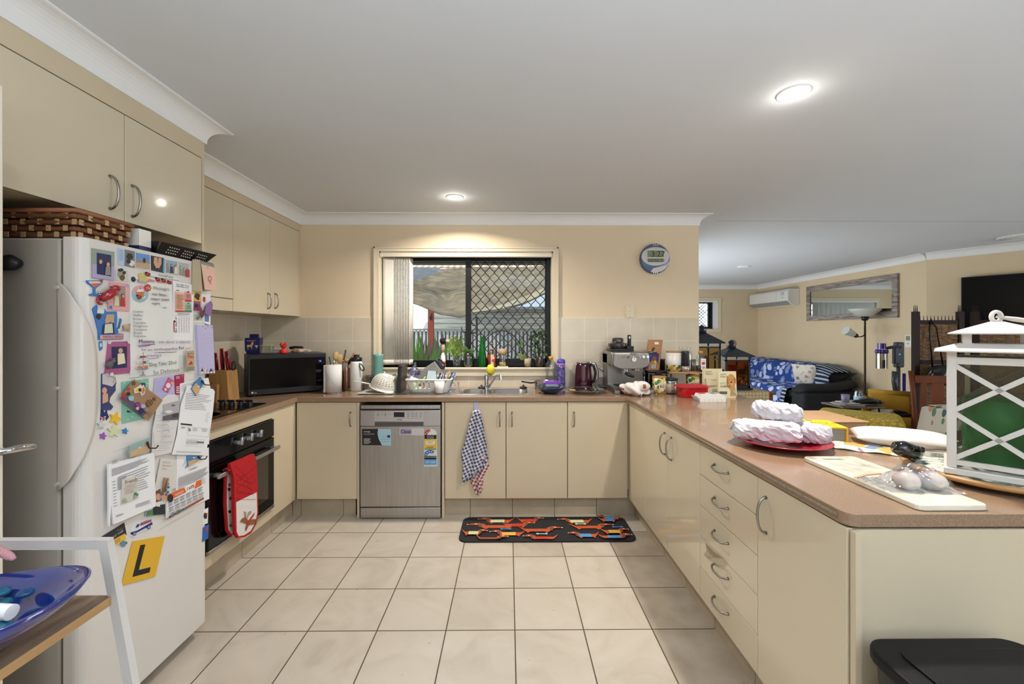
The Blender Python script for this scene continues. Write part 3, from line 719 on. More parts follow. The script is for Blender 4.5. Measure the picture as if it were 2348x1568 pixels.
G_ = 'magnets and papers stuck on the fridge door'
f = card([(95, 145), (355, 190), (352, 522), (97, 490)], C('frame_green', '#8f9a92'), c2, .003); f.P([(97, 330), (353, 360), (352, 520), (97, 488)], lilac); photo_people(f, 148, 198, 315, 445, 2, 4, navy, 30); fin(f, 'photo_magnet', 'green and lilac framed photo of two small children, top left on the fridge', 'magnet', G_)
f = card([(400, 140), (480, 160), (476, 350), (402, 340)], C('powder', '#a9c3dc'), c2); f.L([(415, 165), (468, 178), (464, 300), (414, 290)], 8, C('powder2', '#7f9cba'), rag=.1); fin(f, 'photo_strip', 'pale blue card at the left end of the top photo row', 'card', G_)
f = card([(480, 160), (597, 185), (592, 375), (478, 350)], C('bw', '#77777a'), c2); f.blob(535, 240, 42, dk, 5); f.blob(560, 320, 34, lt, 6); f.blob(520, 300, 30, dk, 7); fin(f, 'photo_print', 'small black and white photo in the row along the fridge top', 'photo', G_)
f = card([(603, 188), (775, 220), (772, 400), (603, 378)], lt, c2); f.P([(608, 196), (770, 226), (770, 310), (608, 280)], sky); f.P([(608, 280), (770, 300), (768, 393), (608, 370)], tan); f.P([(608, 270), (770, 300), (770, 325), (608, 310)], mid); f.blob(704, 290, 18, dk, 9, sq=1.8); fin(f, 'photo_print', 'photo with blue sky and a lone rider on the fridge top row', 'photo', G_)
f = card([(788, 230), (940, 262), (938, 435), (790, 402)], dk, c2); f.P([(820, 250), (858, 252), (868, 370), (845, 380), (815, 320)], skin); f.P([(868, 255), (905, 262), (905, 330), (875, 385), (862, 372)], skin); f.P([(925, 262), (938, 264), (936, 432), (915, 425)], C('aqua', '#3f8fb0')); fin(f, 'photo_print', 'photo of two hands in the middle of the fridge top row', 'photo', G_)
f = card([(950, 270), (1093, 298), (1090, 462), (950, 438)], lt, c2); photo_people(f, 955, 278, 1088, 430, 3, 8, C('sea', '#8fa7bb'), 24); fin(f, 'photo_print', 'group photo of four faces in the fridge top row', 'photo', G_)
f = card([(1102, 300), (1228, 322), (1225, 488), (1102, 470)], lt, c2); photo_people(f, 1107, 308, 1223, 462, 3, 21, C('haze', '#a8aeb0'), 20); f.P([(1180, 400), (1224, 395), (1224, 484), (1185, 480)], redc); fin(f, 'photo_print', 'photo with a red coat at the right end of the top row', 'photo', G_)
f = card([(770, 418), (1108, 490), (1108, 520), (770, 470)], C('badge', '#dcdcdc', rough=.2), c2, .004); f.X('Fisher&Paykel', (862, 470), (1032, 496), 26, dk); f.build('badge', fr_, label='white maker badge')
f = card([(375, 395), (517, 405), (515, 540), (375, 520)], C('snap', '#c4c3bd'), c2); f.blob(440, 450, 45, grn, 3); f.blob(450, 490, 35, brn, 4); f.blob(430, 400, 40, dk, 8, sq=.5); f.blob(470, 430, 22, dk, 12); fin(f, 'photo_magnet', 'small cluttered picture magnet right of the green framed photo', 'magnet', G_)
# cocktail magnet
f = card([(30, 520), (215, 520), (210, 555), (135, 610), (133, 670), (180, 685), (175, 705), (65, 695), (70, 680), (110, 668), (108, 605), (35, 540)], blue, c2, .004)
f.P([(48, 530), (200, 530), (195, 548), (122, 600), (52, 542)], C('glassp', '#d9c8c8')); f.P([(75, 555), (185, 552), (122, 598)], orng); f.E(195, 525, 20, 16, redc); f.E(207, 518, 8, 10, greenc); fin(f, 'cocktail_magnet', 'cocktail glass magnet with an orange drink and red fruit', 'magnet', G_)
# pink frame
f = card([(300, 530), (522, 560), (522, 878), (278, 858)], pinkc, c2, .003); photo_people(f, 345, 575, 482, 815, 2, 33, C('sepia', '#9a8f86'), 15); f.E(498, 580, 12, 14, lilac); f.E(305, 832, 16, 18, blue); fin(f, 'photo_magnet', 'pink framed family photo partly behind the red frog', 'magnet', G_)
# red frog magnet (rounded)
fg = T('frog_magnet', 'glossy red frog shaped magnet with silver toes on the fridge', 'magnet', ff(*c2(270, 680)), G_)
rg = M('red_gloss', '#9a1420', .1, coat=.8); mb = MB(rg)
a = ff(*c2(330, 625)); b_ = ff(*c2(230, 700)); c_ = ff(*c2(188, 755))
mb.tube([a+Vector((.012, 0, 0)), (a+b_)/2+Vector((.02, 0, .002)), b_+Vector((.016, 0, 0)), c_+Vector((.008, 0, 0))], [.009, .016, .015, .008], 12)
mb.ell(a+Vector((.014, .004, .004)), (.01, .014, .012)); mb.build('body', fg)
mb = MB(rg); mb.tube([c_+Vector((.006, .012*cos(t), .012*sin(t))) for t in [k*.55 for k in range(10)]], .004, 8); mb.build('tail', fg)
mb = MB(chrome)
for x, y in ((165, 665), (175, 685), (190, 660), (300, 585), (318, 600), (375, 650), (385, 662), (330, 715), (342, 700), (270, 775), (262, 760)): mb.ell(ff(*c2(x, y))+Vector((.007, 0, 0)), .0034, 8, 6)
mb.build('toes', fg)
# cow over the moon frame
f = card([(150, 800), (160, 850), (240, 850), (260, 880), (380, 880), (385, 960), (370, 1090), (400, 1060), (425, 960), (440, 975), (430, 1080), (390, 1135), (458, 1140), (455, 1200), (170, 1208), (165, 1100), (130, 960), (100, 850)], blue, c2, .004)
f.P([(155, 845), (235, 855), (225, 905), (150, 900)], lt); f.blob(165, 940, 36, dk, 4); f.P([(255, 915), (345, 912), (345, 1030), (300, 1000), (240, 1020)], tan); f.E(265, 985, 28, 34, skin); f.P([(215, 1030), (340, 1010), (350, 1140), (200, 1140)], navy); f.P([(235, 1030), (320, 1020), (330, 1130), (225, 1135)], C('onesie', '#c9cdb4'))
f.P([(380, 1090), (405, 1075), (432, 975), (425, 1080), (395, 1120)], cream_); f.P([(175, 1155), (450, 1148), (450, 1192), (175, 1200)], pinkc); f.X('DIDDLE DIDDLE', (205, 1188), (445, 1182), 26, navy, .02); fin(f, 'photo_magnet', 'blue nursery frame with a cow, moon and baby photo', 'magnet', G_)
# purple frame
f = card([(285, 1232), (530, 1226), (541, 1590), (240, 1625)], C('mauve', '#a2567f'), c2, .003); f.P([(318, 1290), (500, 1285), (500, 1530), (325, 1545)], navy); f.E(425, 1335, 26, 30, skin); f.P([(390, 1370), (465, 1365), (480, 1480), (385, 1500)], cream_); f.P([(325, 1400), (385, 1380), (390, 1500), (328, 1520)], C('night', '#181f44'))
for x, y in ((292, 1237), (515, 1232), (535, 1585), (300, 1610)):
    for k in range(5): f.E(x+14*cos(k*1.257), y+14*sin(k*1.257), 10, 10, lt, 8)
f.X('a b c', (340, 1575), (470, 1560), 8, navy); fin(f, 'photo_magnet', 'mauve framed baby photo with small white flowers', 'magnet', G_)
mb = MB(M('mouse_grey', '#57505a', .5)); p = ff(*c2(275, 1500)); mb.ell(p+Vector((.01, 0, 0)), (.009, .013, .014)); mb.ell(p+Vector((.012, .011, .012)), (.007, .009, .008)); mb.ell(p+Vector((.012, .016, .02)), (.003, .005, .005), 8, 6); mb.ell(p+Vector((.012, .006, .021)), (.003, .005, .005), 8, 6); mb.build('mouse_magnet', label='little grey mouse magnet at the corner of the mauve frame', cat='magnet', group=G_)
mb = MB(tan); p = ff(*c2(490, 1068)); mb.ell(p+Vector((.005, 0, 0)), (.005, .012, .011))
for dy, dz in ((.012, .008), (-.011, .006), (.01, -.01), (-.009, -.01), (.014, .012)): mb.ell(p+Vector((.004, dy, dz)), .0035, 8, 6)
mb.build('turtle_magnet', label='small tan turtle magnet beside the whiteboard edge', cat='magnet', group=G_)
f = card([(180, 1230), (222, 1225), (225, 1310), (195, 1340), (183, 1300)], blue, c2); f.E(203, 1270, 14, 25, C('pale', '#b8c4cc')); fin(f, 'picture_magnet', 'small blue and grey picture magnet half behind the fridge grip', 'magnet', G_)
# whiteboard
f = Flat(ff, (1, 0, 0), [(296, 628), (434, 652), (434, 850), (297, 866)], M('whiteboard', '#dedfdc', .15, coat=.5), .003, .0005, None)
f.P([(296, 628), (434, 652), (434, 850), (297, 866)], M('whiteboard', '#dedfdc')); f.tf = c2
f.E(650, 675, 100, 102, pinkc); f.P([(552, 665), (750, 660), (748, 700), (735, 730), (700, 765), (650, 778), (600, 765), (565, 730), (553, 700)], C('lb', '#8fb9c4')); f.P([(600, 715), (722, 700), (705, 725), (625, 735)], lt); f.P([(603, 655), (695, 650), (690, 715), (615, 720)], C('cup', '#b8754f')); f.P([(600, 655), (615, 625), (648, 608), (685, 625), (697, 650)], lt); f.E(650, 612, 9, 9, redc); f.E(735, 607, 40, 42, redc); f.X('15¢', (706, 625), (766, 620), 34, lt)
f.X('the Corner', (735, 535), (1000, 560), 44, redc)
f.X('Messages', (795, 625), (980, 640), 40, mid); f.X('cat litter.', (778, 690), (965, 708), 34, inkb); f.X('paper towel', (770, 745), (978, 760), 34, inkb); f.X('vegies', (770, 795), (872, 800), 26, inkb); f.stroke([(900, 836), (950, 836)], 5, inkb)
for k, t_ in enumerate(['Cookies', 'Muffins', 'Breads', 'Cupcakes', 'Doughnuts', 'Croissants', 'Breads', 'Cupcakes']):
    y = [892, 935, 978, 1022, 1060, 1102, 1140, 1176][k]; f.X(t_, (552, y), (552+[120, 112, 100, 147, 165, 160, 103, 145][k], y+2), 26, ink)
f.X('Momma', (610, 1250), (795, 1248), 46, purp, .03); f.X('- see about a referral', (815, 1248), (1205, 1250), 36, purp); f.X('to an', (640, 1335), (765, 1338), 30, purp); f.X('orthopedist', (785, 1335), (1065, 1325), 34, purp); f.X('for', (1075, 1320), (1140, 1316), 36, purp, .03); f.X('your', (1155, 1320), (1220, 1316), 26, purp); f.X('cramps', (685, 1405), (870, 1400), 32, purp)
f.stroke([(600, 1272), (800, 1258), (600, 1288), (740, 1276)], 6, purp); f.stroke([(785, 1362), (1048, 1350), (830, 1358)], 5, purp); f.stroke([(710, 1430), (845, 1418)], 5, purp)
f.X('Dog Tabs: 22nd', (722, 1518), (1040, 1488), 42, C('mint', '#3fb0a0'), .02)
f.tf = c3; f.X('So Delicious !', (850, 105), (1225, 58), 52, C('slate', '#4b5062'))
f.P([(665, 125), (762, 118), (735, 100), (728, 60), (705, 60), (705, 100)], C('slate2', '#8a8796')); f.P([(620, 38), (805, 15), (760, 45), (690, 48)], C('slate2', '#8a8796')); f.P([(645, 0), (705, -5), (708, 25), (650, 30)], C('cup', '#b8754f')); f.P([(725, -8), (782, -10), (778, 20), (730, 24)], C('cup', '#b8754f'))
f.tf = c2; f.stroke([(645, 1350), (645, 1560)], 9, mid)
for x, y, m_ in ((625, 1408, brn), (655, 1405, redc), (615, 1470, pinkc), (660, 1468, brn), (690, 1460, C('lb', '#8fb9c4'))): f.E(x, y, 20, 13, m_)
f.stroke([(590, 1420), (700, 1412)], 6, mid); f.stroke([(590, 1490), (715, 1478)], 6, mid)
f.P([(1145, 1335), (1237, 1330), (1237, 1565), (1145, 1575)], tan); f.X('Delicious', (1152, 1375), (1230, 1372), 18, C('slate', '#4b5062')); f.X('Pies', (1158, 1425), (1228, 1420), 44, redc); f.P([(1168, 1500), (1200, 1450), (1222, 1490)], redc)
for a_ in range(7):
    for b_ in range(4):
        if (a_+b_) % 2: f.R_(1150+a_*12, 1515+b_*13, 1161+a_*12, 1527+b_*13, C('aq', '#4f8f92'))
f.E(988, 995, 12, 12, dk)
fin(f, 'whiteboard', 'white magnetic message board with handwritten notes and cupcake print', 'whiteboard', G_)
# ladybirds, house, cow
lbm = M('ladybird_red', '#a5301f', .25, coat=.5)
for k, (x, y, lb) in enumerate(((738, 450, 'ladybird magnet left of the maker badge'), (853, 512, 'leftmost ladybird magnet of the three under the maker badge'), (922, 524, 'middle ladybird magnet of the three under the maker badge'), (990, 545, 'rightmost ladybird magnet of the three under the maker badge'), (635, 715, 'ladybird magnet sitting on the printed cupcake'))):
    p = ff(*c2(x, y)); t = T('ladybird_magnet', lb, 'magnet', p, G_); mb = MB(lbm); mb.ell(p+Vector((.006, 0, 0)), (.006, .0095, .008)); mb.build('shell', t)
    mb = MB(black); mb.ell(p+Vector((.006, -.008, .005)), (.004, .004, .004), 8, 6); mb.ell(p+Vector((.0115, .002, .003)), .0018, 6, 5); mb.ell(p+Vector((.0112, -.002, -.002)), .0018, 6, 5); mb.build('head', t)
p = ff(*c2(670, 500)); t = T('house_magnet', 'little yellow cottage magnet with a lilac sign at the board top', 'magnet', p, G_); mb = MB(C('cottage', '#c9b873')); mb.box(p.x, p.x+.01, p.y-.017, p.y+.015, p.z-.009, p.z+.006); mb.prism([(p.y-.019, p.z+.006), (p.y+.017, p.z+.006), (p.y+.004, p.z+.016), (p.y-.008, p.z+.02)], p.x, p.x+.011, ax='x'); mb.build('cottage', t)
mb = MB(lilac); mb.box(p.x+.002, p.x+.012, p.y-.019, p.y+.016, p.z-.016, p.z-.009); mb.build('sign', t); mb = MB(yell); mb.ell(p+Vector((.008, .018, -.004)), (.005, .006, .009), 8, 6); mb.build('figure', t)
p = ff(*c2(575, 508)); mb = MB(dk); mb.ell(p+Vector((.006, -.003, 0)), (.006, .008, .01)); mb.ell(p+Vector((.008, .007, .004)), (.006, .006, .006), mat=lt); mb.build('cow_magnet', label='tiny dark and white cow magnet left of the cottage magnet', cat='magnet', group=G_)
# papers on the right side
f = card([(1030, 700), (1272, 680), (1262, 1222), (1035, 1208)], paper, c2, .001, .004); f.P([(1035, 985), (1048, 985), (1050, 1120), (1037, 1118)], redc)
f.lay += 1; vs, fs, w_ = text_mesh('Bin days ar'); a = f.W(1077, 1125); b_ = f.W(1072, 940); c_ = f.W(1052, 1125); f.add([a+(b_-a)*(v.x/w_)+(c_-a)*(v.y/.7) for v in vs], fs, inkb)
for k in range(5): f.L([(1095+k*28, 950), (1108+k*28, 950), (1108+k*28, 1130), (1095+k*28, 1130)], 18, mid, rag=.5, seed=k)
fin(f, 'bin_calendar', 'white bin day sheet hanging below the health leaflet', 'paper', G_)
f = card([(1025, 520), (1245, 570), (1238, 935), (1035, 925)], paper, c2, .001, .006); f.X('Your health - do you', (1060, 570), (1215, 592), 17, greenc, .02); f.X('know where to go?', (1062, 592), (1205, 612), 17, greenc, .02); f.R_(1062, 630, 1095, 640, greenc)
f.P([(1045, 645), (1155, 665), (1160, 888), (1050, 885)], C('salmon', '#dfb39c')); f.P([(1160, 650), (1235, 660), (1237, 765), (1163, 765)], pinkc); f.P([(1163, 742), (1237, 745), (1237, 768), (1163, 765)], redc); f.P([(1165, 775), (1237, 780), (1238, 890), (1165, 888)], C('mintp', '#9fc0a8')); f.P([(1165, 862), (1238, 866), (1238, 890), (1165, 888)], greenc); f.P([(1050, 868), (1158, 872), (1160, 888), (1050, 885)], redc); f.E(1195, 655, 12, 12, redc); f.E(1198, 785, 11, 11, greenc)
f.L([(1056, 680), (1148, 692), (1150, 860), (1058, 855)], 13, C('salmon2', '#b9785f')); f.L([(1172, 680), (1228, 684), (1230, 738), (1174, 736)], 5, redc); f.L([(1172, 805), (1230, 808), (1232, 858), (1174, 856)], 5, greenc); f.L([(1068, 900), (1222, 905), (1222, 925), (1068, 920)], 3, ink)
fin(f, 'health_leaflet', 'printed health leaflet with pink and green boxes on the whiteboard edge', 'paper', G_)
f = card([(1275, 660), (1368, 652), (1366, 765), (1275, 757)], yell, c2); f.blob(1320, 700, 34, dk, 6); f.blob(1330, 730, 20, dk, 16); fin(f, 'picture_magnet', 'yellow picture card with a black leaping figure below the calendar', 'card', G_)
f = card([(1272, 760), (1362, 765), (1360, 872), (1272, 868)], C('plum', '#a04a72'), c2); f.blob(1310, 810, 28, navy, 5); fin(f, 'picture_magnet', 'plum picture card behind the butterfly magnet', 'card', G_)
f = card([(1270, 880), (1392, 895), (1388, 1015), (1270, 1010)], lt, c2); f.P([(1280, 915), (1380, 925), (1378, 985), (1280, 985)], C('wash', '#b5b59c')); f.blob(1325, 960, 20, C('wash2', '#6d7f9c'), 3); fin(f, 'picture_magnet', 'pale picture card with a grey animal above the lilac notepad', 'card', G_)
f = card([(1368, 655), (1476, 650), (1476, 1040), (1395, 1012)], paper, c2); f.P([(1405, 900), (1458, 905), (1456, 1000), (1408, 995)], C('blue2', '#5b76a8')); f.blob(1402, 740, 18, redc, 3, sq=2.0); fin(f, 'picture_card', 'tall white card with a red stick figure at the fridge right edge', 'card', G_)
p = ff(*c2(1385, 870)); t = T('butterfly_magnet', 'purple and dark red winged butterfly magnet near the fridge edge', 'magnet', p, G_)
W_ = lambda x, y, e: ff(*c2(x, y))+Vector((e, 0, 0))
mb = MB(M('wing', '#8a6a98', .4)); mb.add([W_(1388, 880, .004), W_(1395, 800, .012), W_(1435, 755, .02), W_(1458, 800, .02), W_(1450, 900, .018), W_(1430, 935, .015)], [tuple(range(6))]); mb.build('wing', t, solid=.001)
mb = MB(M('wing2', '#7a2a46', .4)); mb.add([W_(1385, 880, .004), W_(1370, 880, .01), W_(1300, 790, .018), W_(1285, 830, .018), W_(1320, 880, .015), W_(1345, 965, .012), W_(1385, 930, .008)], [tuple(range(7))]); mb.build('wing', t, solid=.001)
mb = MB(black); mb.tube([W_(1378, 930, .008), W_(1386, 860, .01), W_(1392, 820, .012)], .0016, 6); mb.build('body', t)
# desk calendar
t = T('calendar', 'small spiral calendar with a pink page at the top right of the fridge', 'calendar', ff(*c2(1370, 640)), G_)
mb = MB(C('kraft', '#b0a284')); mb.add([W_(1262, 275, .003), W_(1310, 285, .02), W_(1310, 650, .03), W_(1255, 645, .003), ], [(0, 1, 2, 3)]); mb.add([W_(1300, 285, .002), W_(1460, 330, .002), W_(1480, 640, .002), W_(1250, 645, .002)], [(0, 1, 2, 3)]); mb.build('back_pages', t, solid=.002)
f = Flat(lambda a, b: ff(a, b)+Vector((.02, 0, 0)), (1, 0, 0), [(1302, 290), (1458, 335), (1484, 640), (1350, 625)], C('peach', '#dfb5a2'), .001, .004, c2); f.P([(1302, 290), (1458, 335), (1462, 372), (1306, 330)], C('sage', '#7d8b78')); f.E(1408, 500, 26, 36, C('rose', '#bd7f80')); f.E(1408, 498, 11, 15, C('peach', '#dfb5a2')); f.P([(1405, 530), (1418, 530), (1420, 565), (1412, 565)], C('rose', '#bd7f80')); f.E(1380, 368, 5, 6, brn); f.build('front_page', t)
mb = MB(dk)
for k in range(9): p = W_(1316+k*16, 298+k*4.6, .022); mb.tube([p+Vector((.004*cos(a), 0, .005*sin(a))) for a in [2*pi*j/8 for j in range(8)]], .0009, 5, True)
mb.build('spiral', t)
# lilac notepad
t = T('notepad', 'tall lilac magnetic notepad with a row of little gnomes', 'notepad', ff(*c2(1390, 1500)), G_)
f = Flat(ff, (1, 0, 0), [(446, 745), (482, 746), (487, 855), (452, 858.5)], C('lilacp', '#b9b4d6'), .012, .0005, None); f.L([(451, 765), (483, 765), (486, 842), (453, 846)], 18, lilac, th=.15, rag=0)
for k in range(5): f.P([(454+k*6.5, 852), (457+k*6.5, 843), (460+k*6.5, 851)], [dk, C('salmon', '#dfb39c'), lilac, dk, lilac][k]); f.E(457+k*6.5, 853.5, 2.4, 2.2, lt)
for x, y in ((456, 749), (468, 748), (463, 753), (478, 751)): f.E(x, y, 1.2, .8, ink)
f.build('pad', t)
# lower half -------------------------------------------------------
f = card([(230, 95), (300, 80), (400, 140), (415, 210), (405, 240), (405, 310), (335, 400), (325, 460), (375, 515), (345, 560), (228, 560)], C('navyw', '#39406a'), c3, .004); f.P([(232, 100), (300, 85), (395, 145), (408, 205), (360, 260), (300, 240), (232, 225)], C('shell', '#bdb7b9')); f.P([(232, 250), (305, 255), (312, 470), (232, 500)], C('bluep', '#47346c')); f.E(258, 310, 32, 42, skin); f.P([(230, 355), (300, 345), (305, 450), (230, 480)], skin)
f.stroke([(240, 110), (285, 100), (300, 140), (340, 120), (395, 165), (360, 200), (410, 215)], 4, mid); fin(f, 'photo_magnet', 'navy and silver wavy framed baby photo near the fridge grip', 'magnet', G_)
f = card([(228, 545), (255, 560), (275, 600), (300, 545), (310, 600), (330, 650), (300, 690), (220, 690)], C('flag', '#1f2a66'), c3); f.stroke([(222, 650), (285, 685)], 12, lt); f.stroke([(285, 640), (222, 690)], 12, lt); f.stroke([(222, 665), (295, 665)], 9, redc); f.stroke([(255, 635), (255, 692)], 9, redc); fin(f, 'flag_magnet', 'dark blue flag magnet cut like a map beside the yellow star', 'magnet', G_)
def star(cx, cy, r, rot, mat, label, th=.005):
    pts = []
    for k in range(10): a = rot+pi*k/5; q = r if k % 2 == 0 else r*.45; pts.append((cx+q*sin(a), cy-q*cos(a)))
    f = card(pts, mat, c3, th); fin(f, 'star_magnet', label, 'magnet', 'star magnets on the fridge')
star(402, 668, 88, .35, M('star_yellow', '#dfb32f', .3), 'large yellow star magnet')
star(385, 828, 92, .05, M('star_green', '#c9cfa3', .3), 'large pale green star magnet')
star(532, 830, 42, .2, M('star_blue', '#2f7fb5', .3), 'small blue star magnet')
star(246, 893, 48, .25, M('star_purple', '#9250b0', .3), 'small purple star magnet beside the fridge grip')
star(222, 752, 55, .1, M('star_pale', '#c3c7c6', .3), 'pale grey star magnet mostly hidden by the fridge grip')
f = card([(487, 200), (835, 155), (847, 655), (497, 735)], teal, c3, .002); f.P([(700, 215), (790, 212), (795, 300), (700, 260)], navy); f.P([(555, 560), (620, 590), (555, 592)], dk)
for x, y in ((520, 210), (600, 195), (740, 185), (810, 215), (620, 650), (640, 600), (560, 680), (800, 250)): f.E(x, y, 13, 11, C('tealp', '#a4cdbb'), 5)
fin(f, 'card_frame', 'teal card with pale stars behind the tilted photo', 'card', G_)
f = card([(615, 165), (985, 430), (800, 700), (420, 415)], C('deck', '#9a7a5c'), c3, .0015, .012); f.P([(425, 412), (470, 340), (770, 600), (720, 640)], C('shade', '#5a4a66'))
for x, y, m_, r_ in ((600, 215, brn, 30), (530, 290, redc, 26), (470, 370, redc, 34), (530, 350, dk, 28), (570, 410, C('lb', '#8fb9c4'), 38), (650, 480, purp, 34), (720, 510, lilac, 30), (690, 570, navy, 40), (800, 470, brn, 48), (860, 420, C('maroon', '#6d2f2c'), 26), (760, 560, mid, 24), (640, 540, pinkc, 24)): f.blob(x, y, r_, m_, int(x))
for k in range(5): f.stroke([(760-k*25, 300+k*12), (960-k*30, 430+k*30)], 3, tan)
for k in range(4): f.stroke([(720+k*25, 560+k*10), (790+k*8, 660-k*18)], 4, dk)
fin(f, 'photo_print', 'large curling photo of people seated outdoors, tilted on the fridge', 'photo', G_)
f = card([(600, 290), (650, 260), (690, 235), (700, 270), (725, 235), (745, 300), (735, 350), (700, 380), (680, 330), (610, 345)], lt, c3, .003, .0145); f.P([(610, 295), (680, 262), (685, 320), (620, 330)], yell); f.P([(650, 285), (690, 280), (690, 325), (655, 322)], dk); f.P([(700, 285), (722, 260), (735, 310), (705, 360)], orng); fin(f, 'map_magnet', 'yellow, black and orange map shaped magnet holding the tilted photo', 'magnet', G_)
f = card([(915, 150), (1160, 110), (1170, 370), (1005, 410), (895, 370)], C('lavp', '#b4aed2'), c3, .0015, .002); f.L([(925, 180), (1140, 140), (1150, 340), (910, 345)], 12, C('lav2', '#8f88b8'), th=.15); fin(f, 'note_sheet', 'lavender notepaper with handwriting under the pink magnet', 'paper', G_)
f = card([(1085, 140), (1155, 185), (1075, 340), (1005, 295)], C('hotp', '#c05484'), c3, .002, .004); f.E(1078, 245, 30, 34, lt); f.P([(1120, 190), (1140, 205), (1125, 235), (1105, 220)], yell); f.E(1040, 295, 14, 18, lt); fin(f, 'pink_magnet', 'small tilted pink and white magnet on the lavender notepaper', 'magnet', G_)
f = card([(1170, 115), (1290, 98), (1290, 350), (1170, 368)], C('crimson', '#9c1c4c'), c3, .0015, .002); f.L([(1185, 130), (1240, 125), (1240, 160), (1185, 165)], 3, lt); f.X('T', (1255, 145), (1280, 140), 30, lt); f.L([(1185, 260), (1230, 255), (1230, 350), (1185, 355)], 4, lt, th=.5); fin(f, 'reminder_card', 'crimson card partly behind the long white letter', 'card', G_)
f = card([(905, 372), (990, 415), (1060, 362), (1160, 358), (1215, 440), (1205, 640), (1160, 900), (1110, 1105), (850, 1165), (865, 830), (905, 620), (910, 520), (880, 480)], C('notep', '#d3d0cf'), c3, .0015, .008); f.L([(910, 520), (1140, 500), (1080, 1090), (875, 1110)], 26, mid, th=.14, lead=.4, rag=.5, seed=5)
for k in range(22): f.E(872-(k*.2), 850+k*14, 5, 4, mid, 6)
for k in range(6): f.stroke([(930+k*8, 620+k*70), (980+k*20, 590+k*75), (1050, 640+k*70)], 3, ink)
fin(f, 'torn_note', 'torn spiral bound page with scribbled pencil notes', 'paper', G_)
f = card([(998, 490), (1210, 435), (1190, 680), (985, 695)], C('bwsky', '#a9a5a8'), c3, .003, .0095); f.P([(988, 640), (1190, 590), (1190, 680), (985, 695)], C('bwsea', '#5e5a60')); f.blob(1120, 500, 30, C('bwcl', '#6f6a70'), 4, sq=.5); f.blob(1060, 580, 50, lt, 6, sq=.4); f.P([(1110, 610), (1190, 600), (1188, 650), (1115, 655)], C('rock', '#463f40')); fin(f, 'picture_magnet', 'black and white seascape magnet left of the long letter', 'magnet', G_)
f = card([(1235, 220), (1600, 145), (1640, 330), (1610, 1000), (1230, 900)], paper, c3, .001, .003); f.L([(1250, 240), (1590, 165), (1590, 300), (1250, 330)], 6, ink, th=.2, rag=.5); fin(f, 'letter_sheet', 'back white letter sheet behind the long folded letter', 'paper', G_)
f = card([(1300, 240), (1640, 290), (1662, 325), (1640, 560), (1590, 900), (1540, 1142), (1108, 1132), (1175, 860), (1220, 500), (1290, 300)], paper, c3, .0012, .011)
f.L([(1285, 340), (1620, 380), (1600, 580), (1270, 560)], 10, ink, th=.22, rag=.35); f.P([(1218, 728), (1365, 742), (1362, 762), (1216, 748)], dk); f.X('b', (1318, 830), (1345, 832), 44, dk, .03); f.L([(1220, 775), (1280, 778), (1278, 800), (1218, 798)], 3, ink); f.L([(1370, 790), (1440, 795), (1435, 840), (1368, 835)], 4, ink, th=.2); f.L([(1490, 800), (1570, 808), (1565, 850), (1488, 845)], 3, ink, th=.2)
f.stroke([(1305, 770), (1590, 800), (1570, 905), (1300, 880), (1305, 770)], 2, mid); f.stroke([(1262, 1020), (1500, 1030), (1520, 940), (1280, 930)], 2, mid); f.L([(1285, 945), (1440, 950), (1430, 1010), (1270, 1005)], 4, ink, th=.2); f.P([(1415, 962), (1510, 968), (1508, 985), (1413, 978)], ink)
f.L([(1150, 1090), (1500, 1100), (1500, 1120), (1148, 1110)], 2, ink, th=.3); f.L([(1530, 590), (1590, 600), (1570, 740), (1500, 720)], 9, ink, th=.12, lead=.5); fin(f, 'letter_sheet', 'long folded white bill letter in front, held by the beach hook magnet', 'paper', G_)
def hookmag(pts, off, top, a, b, c, d, label, th=.006):
    t = T('hook_magnet', label, 'magnet', ff(*c3(*pts[0])), G_); f = card(pts, top, c3, th, off)
    x = (pts[0][0]+pts[2][0])/2; y = (pts[0][1]+pts[2][1])/2
    f.P([pts[3], ((pts[3][0]+pts[0][0])/2, (pts[3][1]+pts[0][1])/2), ((pts[2][0]+pts[1][0])/2, (pts[2][1]+pts[1][1])/2), pts[2]], C('sand', '#c3a277')); f.blob(x, y, 20, C('surf', '#d7d3c4'), 4, sq=.4); f.build('plaque', t)
    e = off+th; mb = MB(M('dark_bronze', '#3a322c', .35, .8)); q = [ff(*c3(*a))+Vector((e+.003, 0, 0)), ff(*c3(*b))+Vector((e+.008, 0, 0)), ff(*c3(*c))+Vector((e+.02, 0, 0)), ff(*c3(*d))+Vector((e+.024, 0, 0))]
    mb.tube(q, [.004, .0028, .0025, .0028], 8); mb.ell(q[0], (.003, .004, .006), 10, 8); mb.build('hook', t)
hookmag([(1460, 135), (1510, 200), (1405, 380), (1345, 285)], .0125, C('seab', '#4a7db0'), (1470, 190), (1490, 235), (1530, 240), (1545, 210), 'tilted beach picture hook magnet on the long letter')
f = card([(1195, 1140), (1610, 1040), (1615, 1700), (1395, 1800), (1150, 1900), (1185, 1560)], paper, c3, .001, .002); f.L([(1215, 1430), (1600, 1285), (1600, 1500), (1205, 1640)], 10, ink, th=.2, rag=.15); f.L([(1355, 1325), (1470, 1280), (1470, 1300), (1355, 1345)], 2, ink)
f.stroke([(1265, 1290), (1320, 1190), (1340, 1260), (1300, 1310), (1330, 1250), (1480, 1200), (1560, 1180)], 3, blue); f.tf = c4; f.L([(1060, 90), (1390, -40), (1390, 120), (1060, 230)], 9, ink, th=.2, rag=.2); fin(f, 'letter_sheet', 'white letter hanging lower right with a blue signature', 'paper', G_)
hookmag([(1315, 1150), (1505, 1145), (1480, 1195), (1328, 1285)], .004, C('seab', '#4a7db0'), (1450, 1160), (1460, 1195), (1490, 1190), (1500, 1150), 'beach picture hook magnet half hidden beneath the long letter')
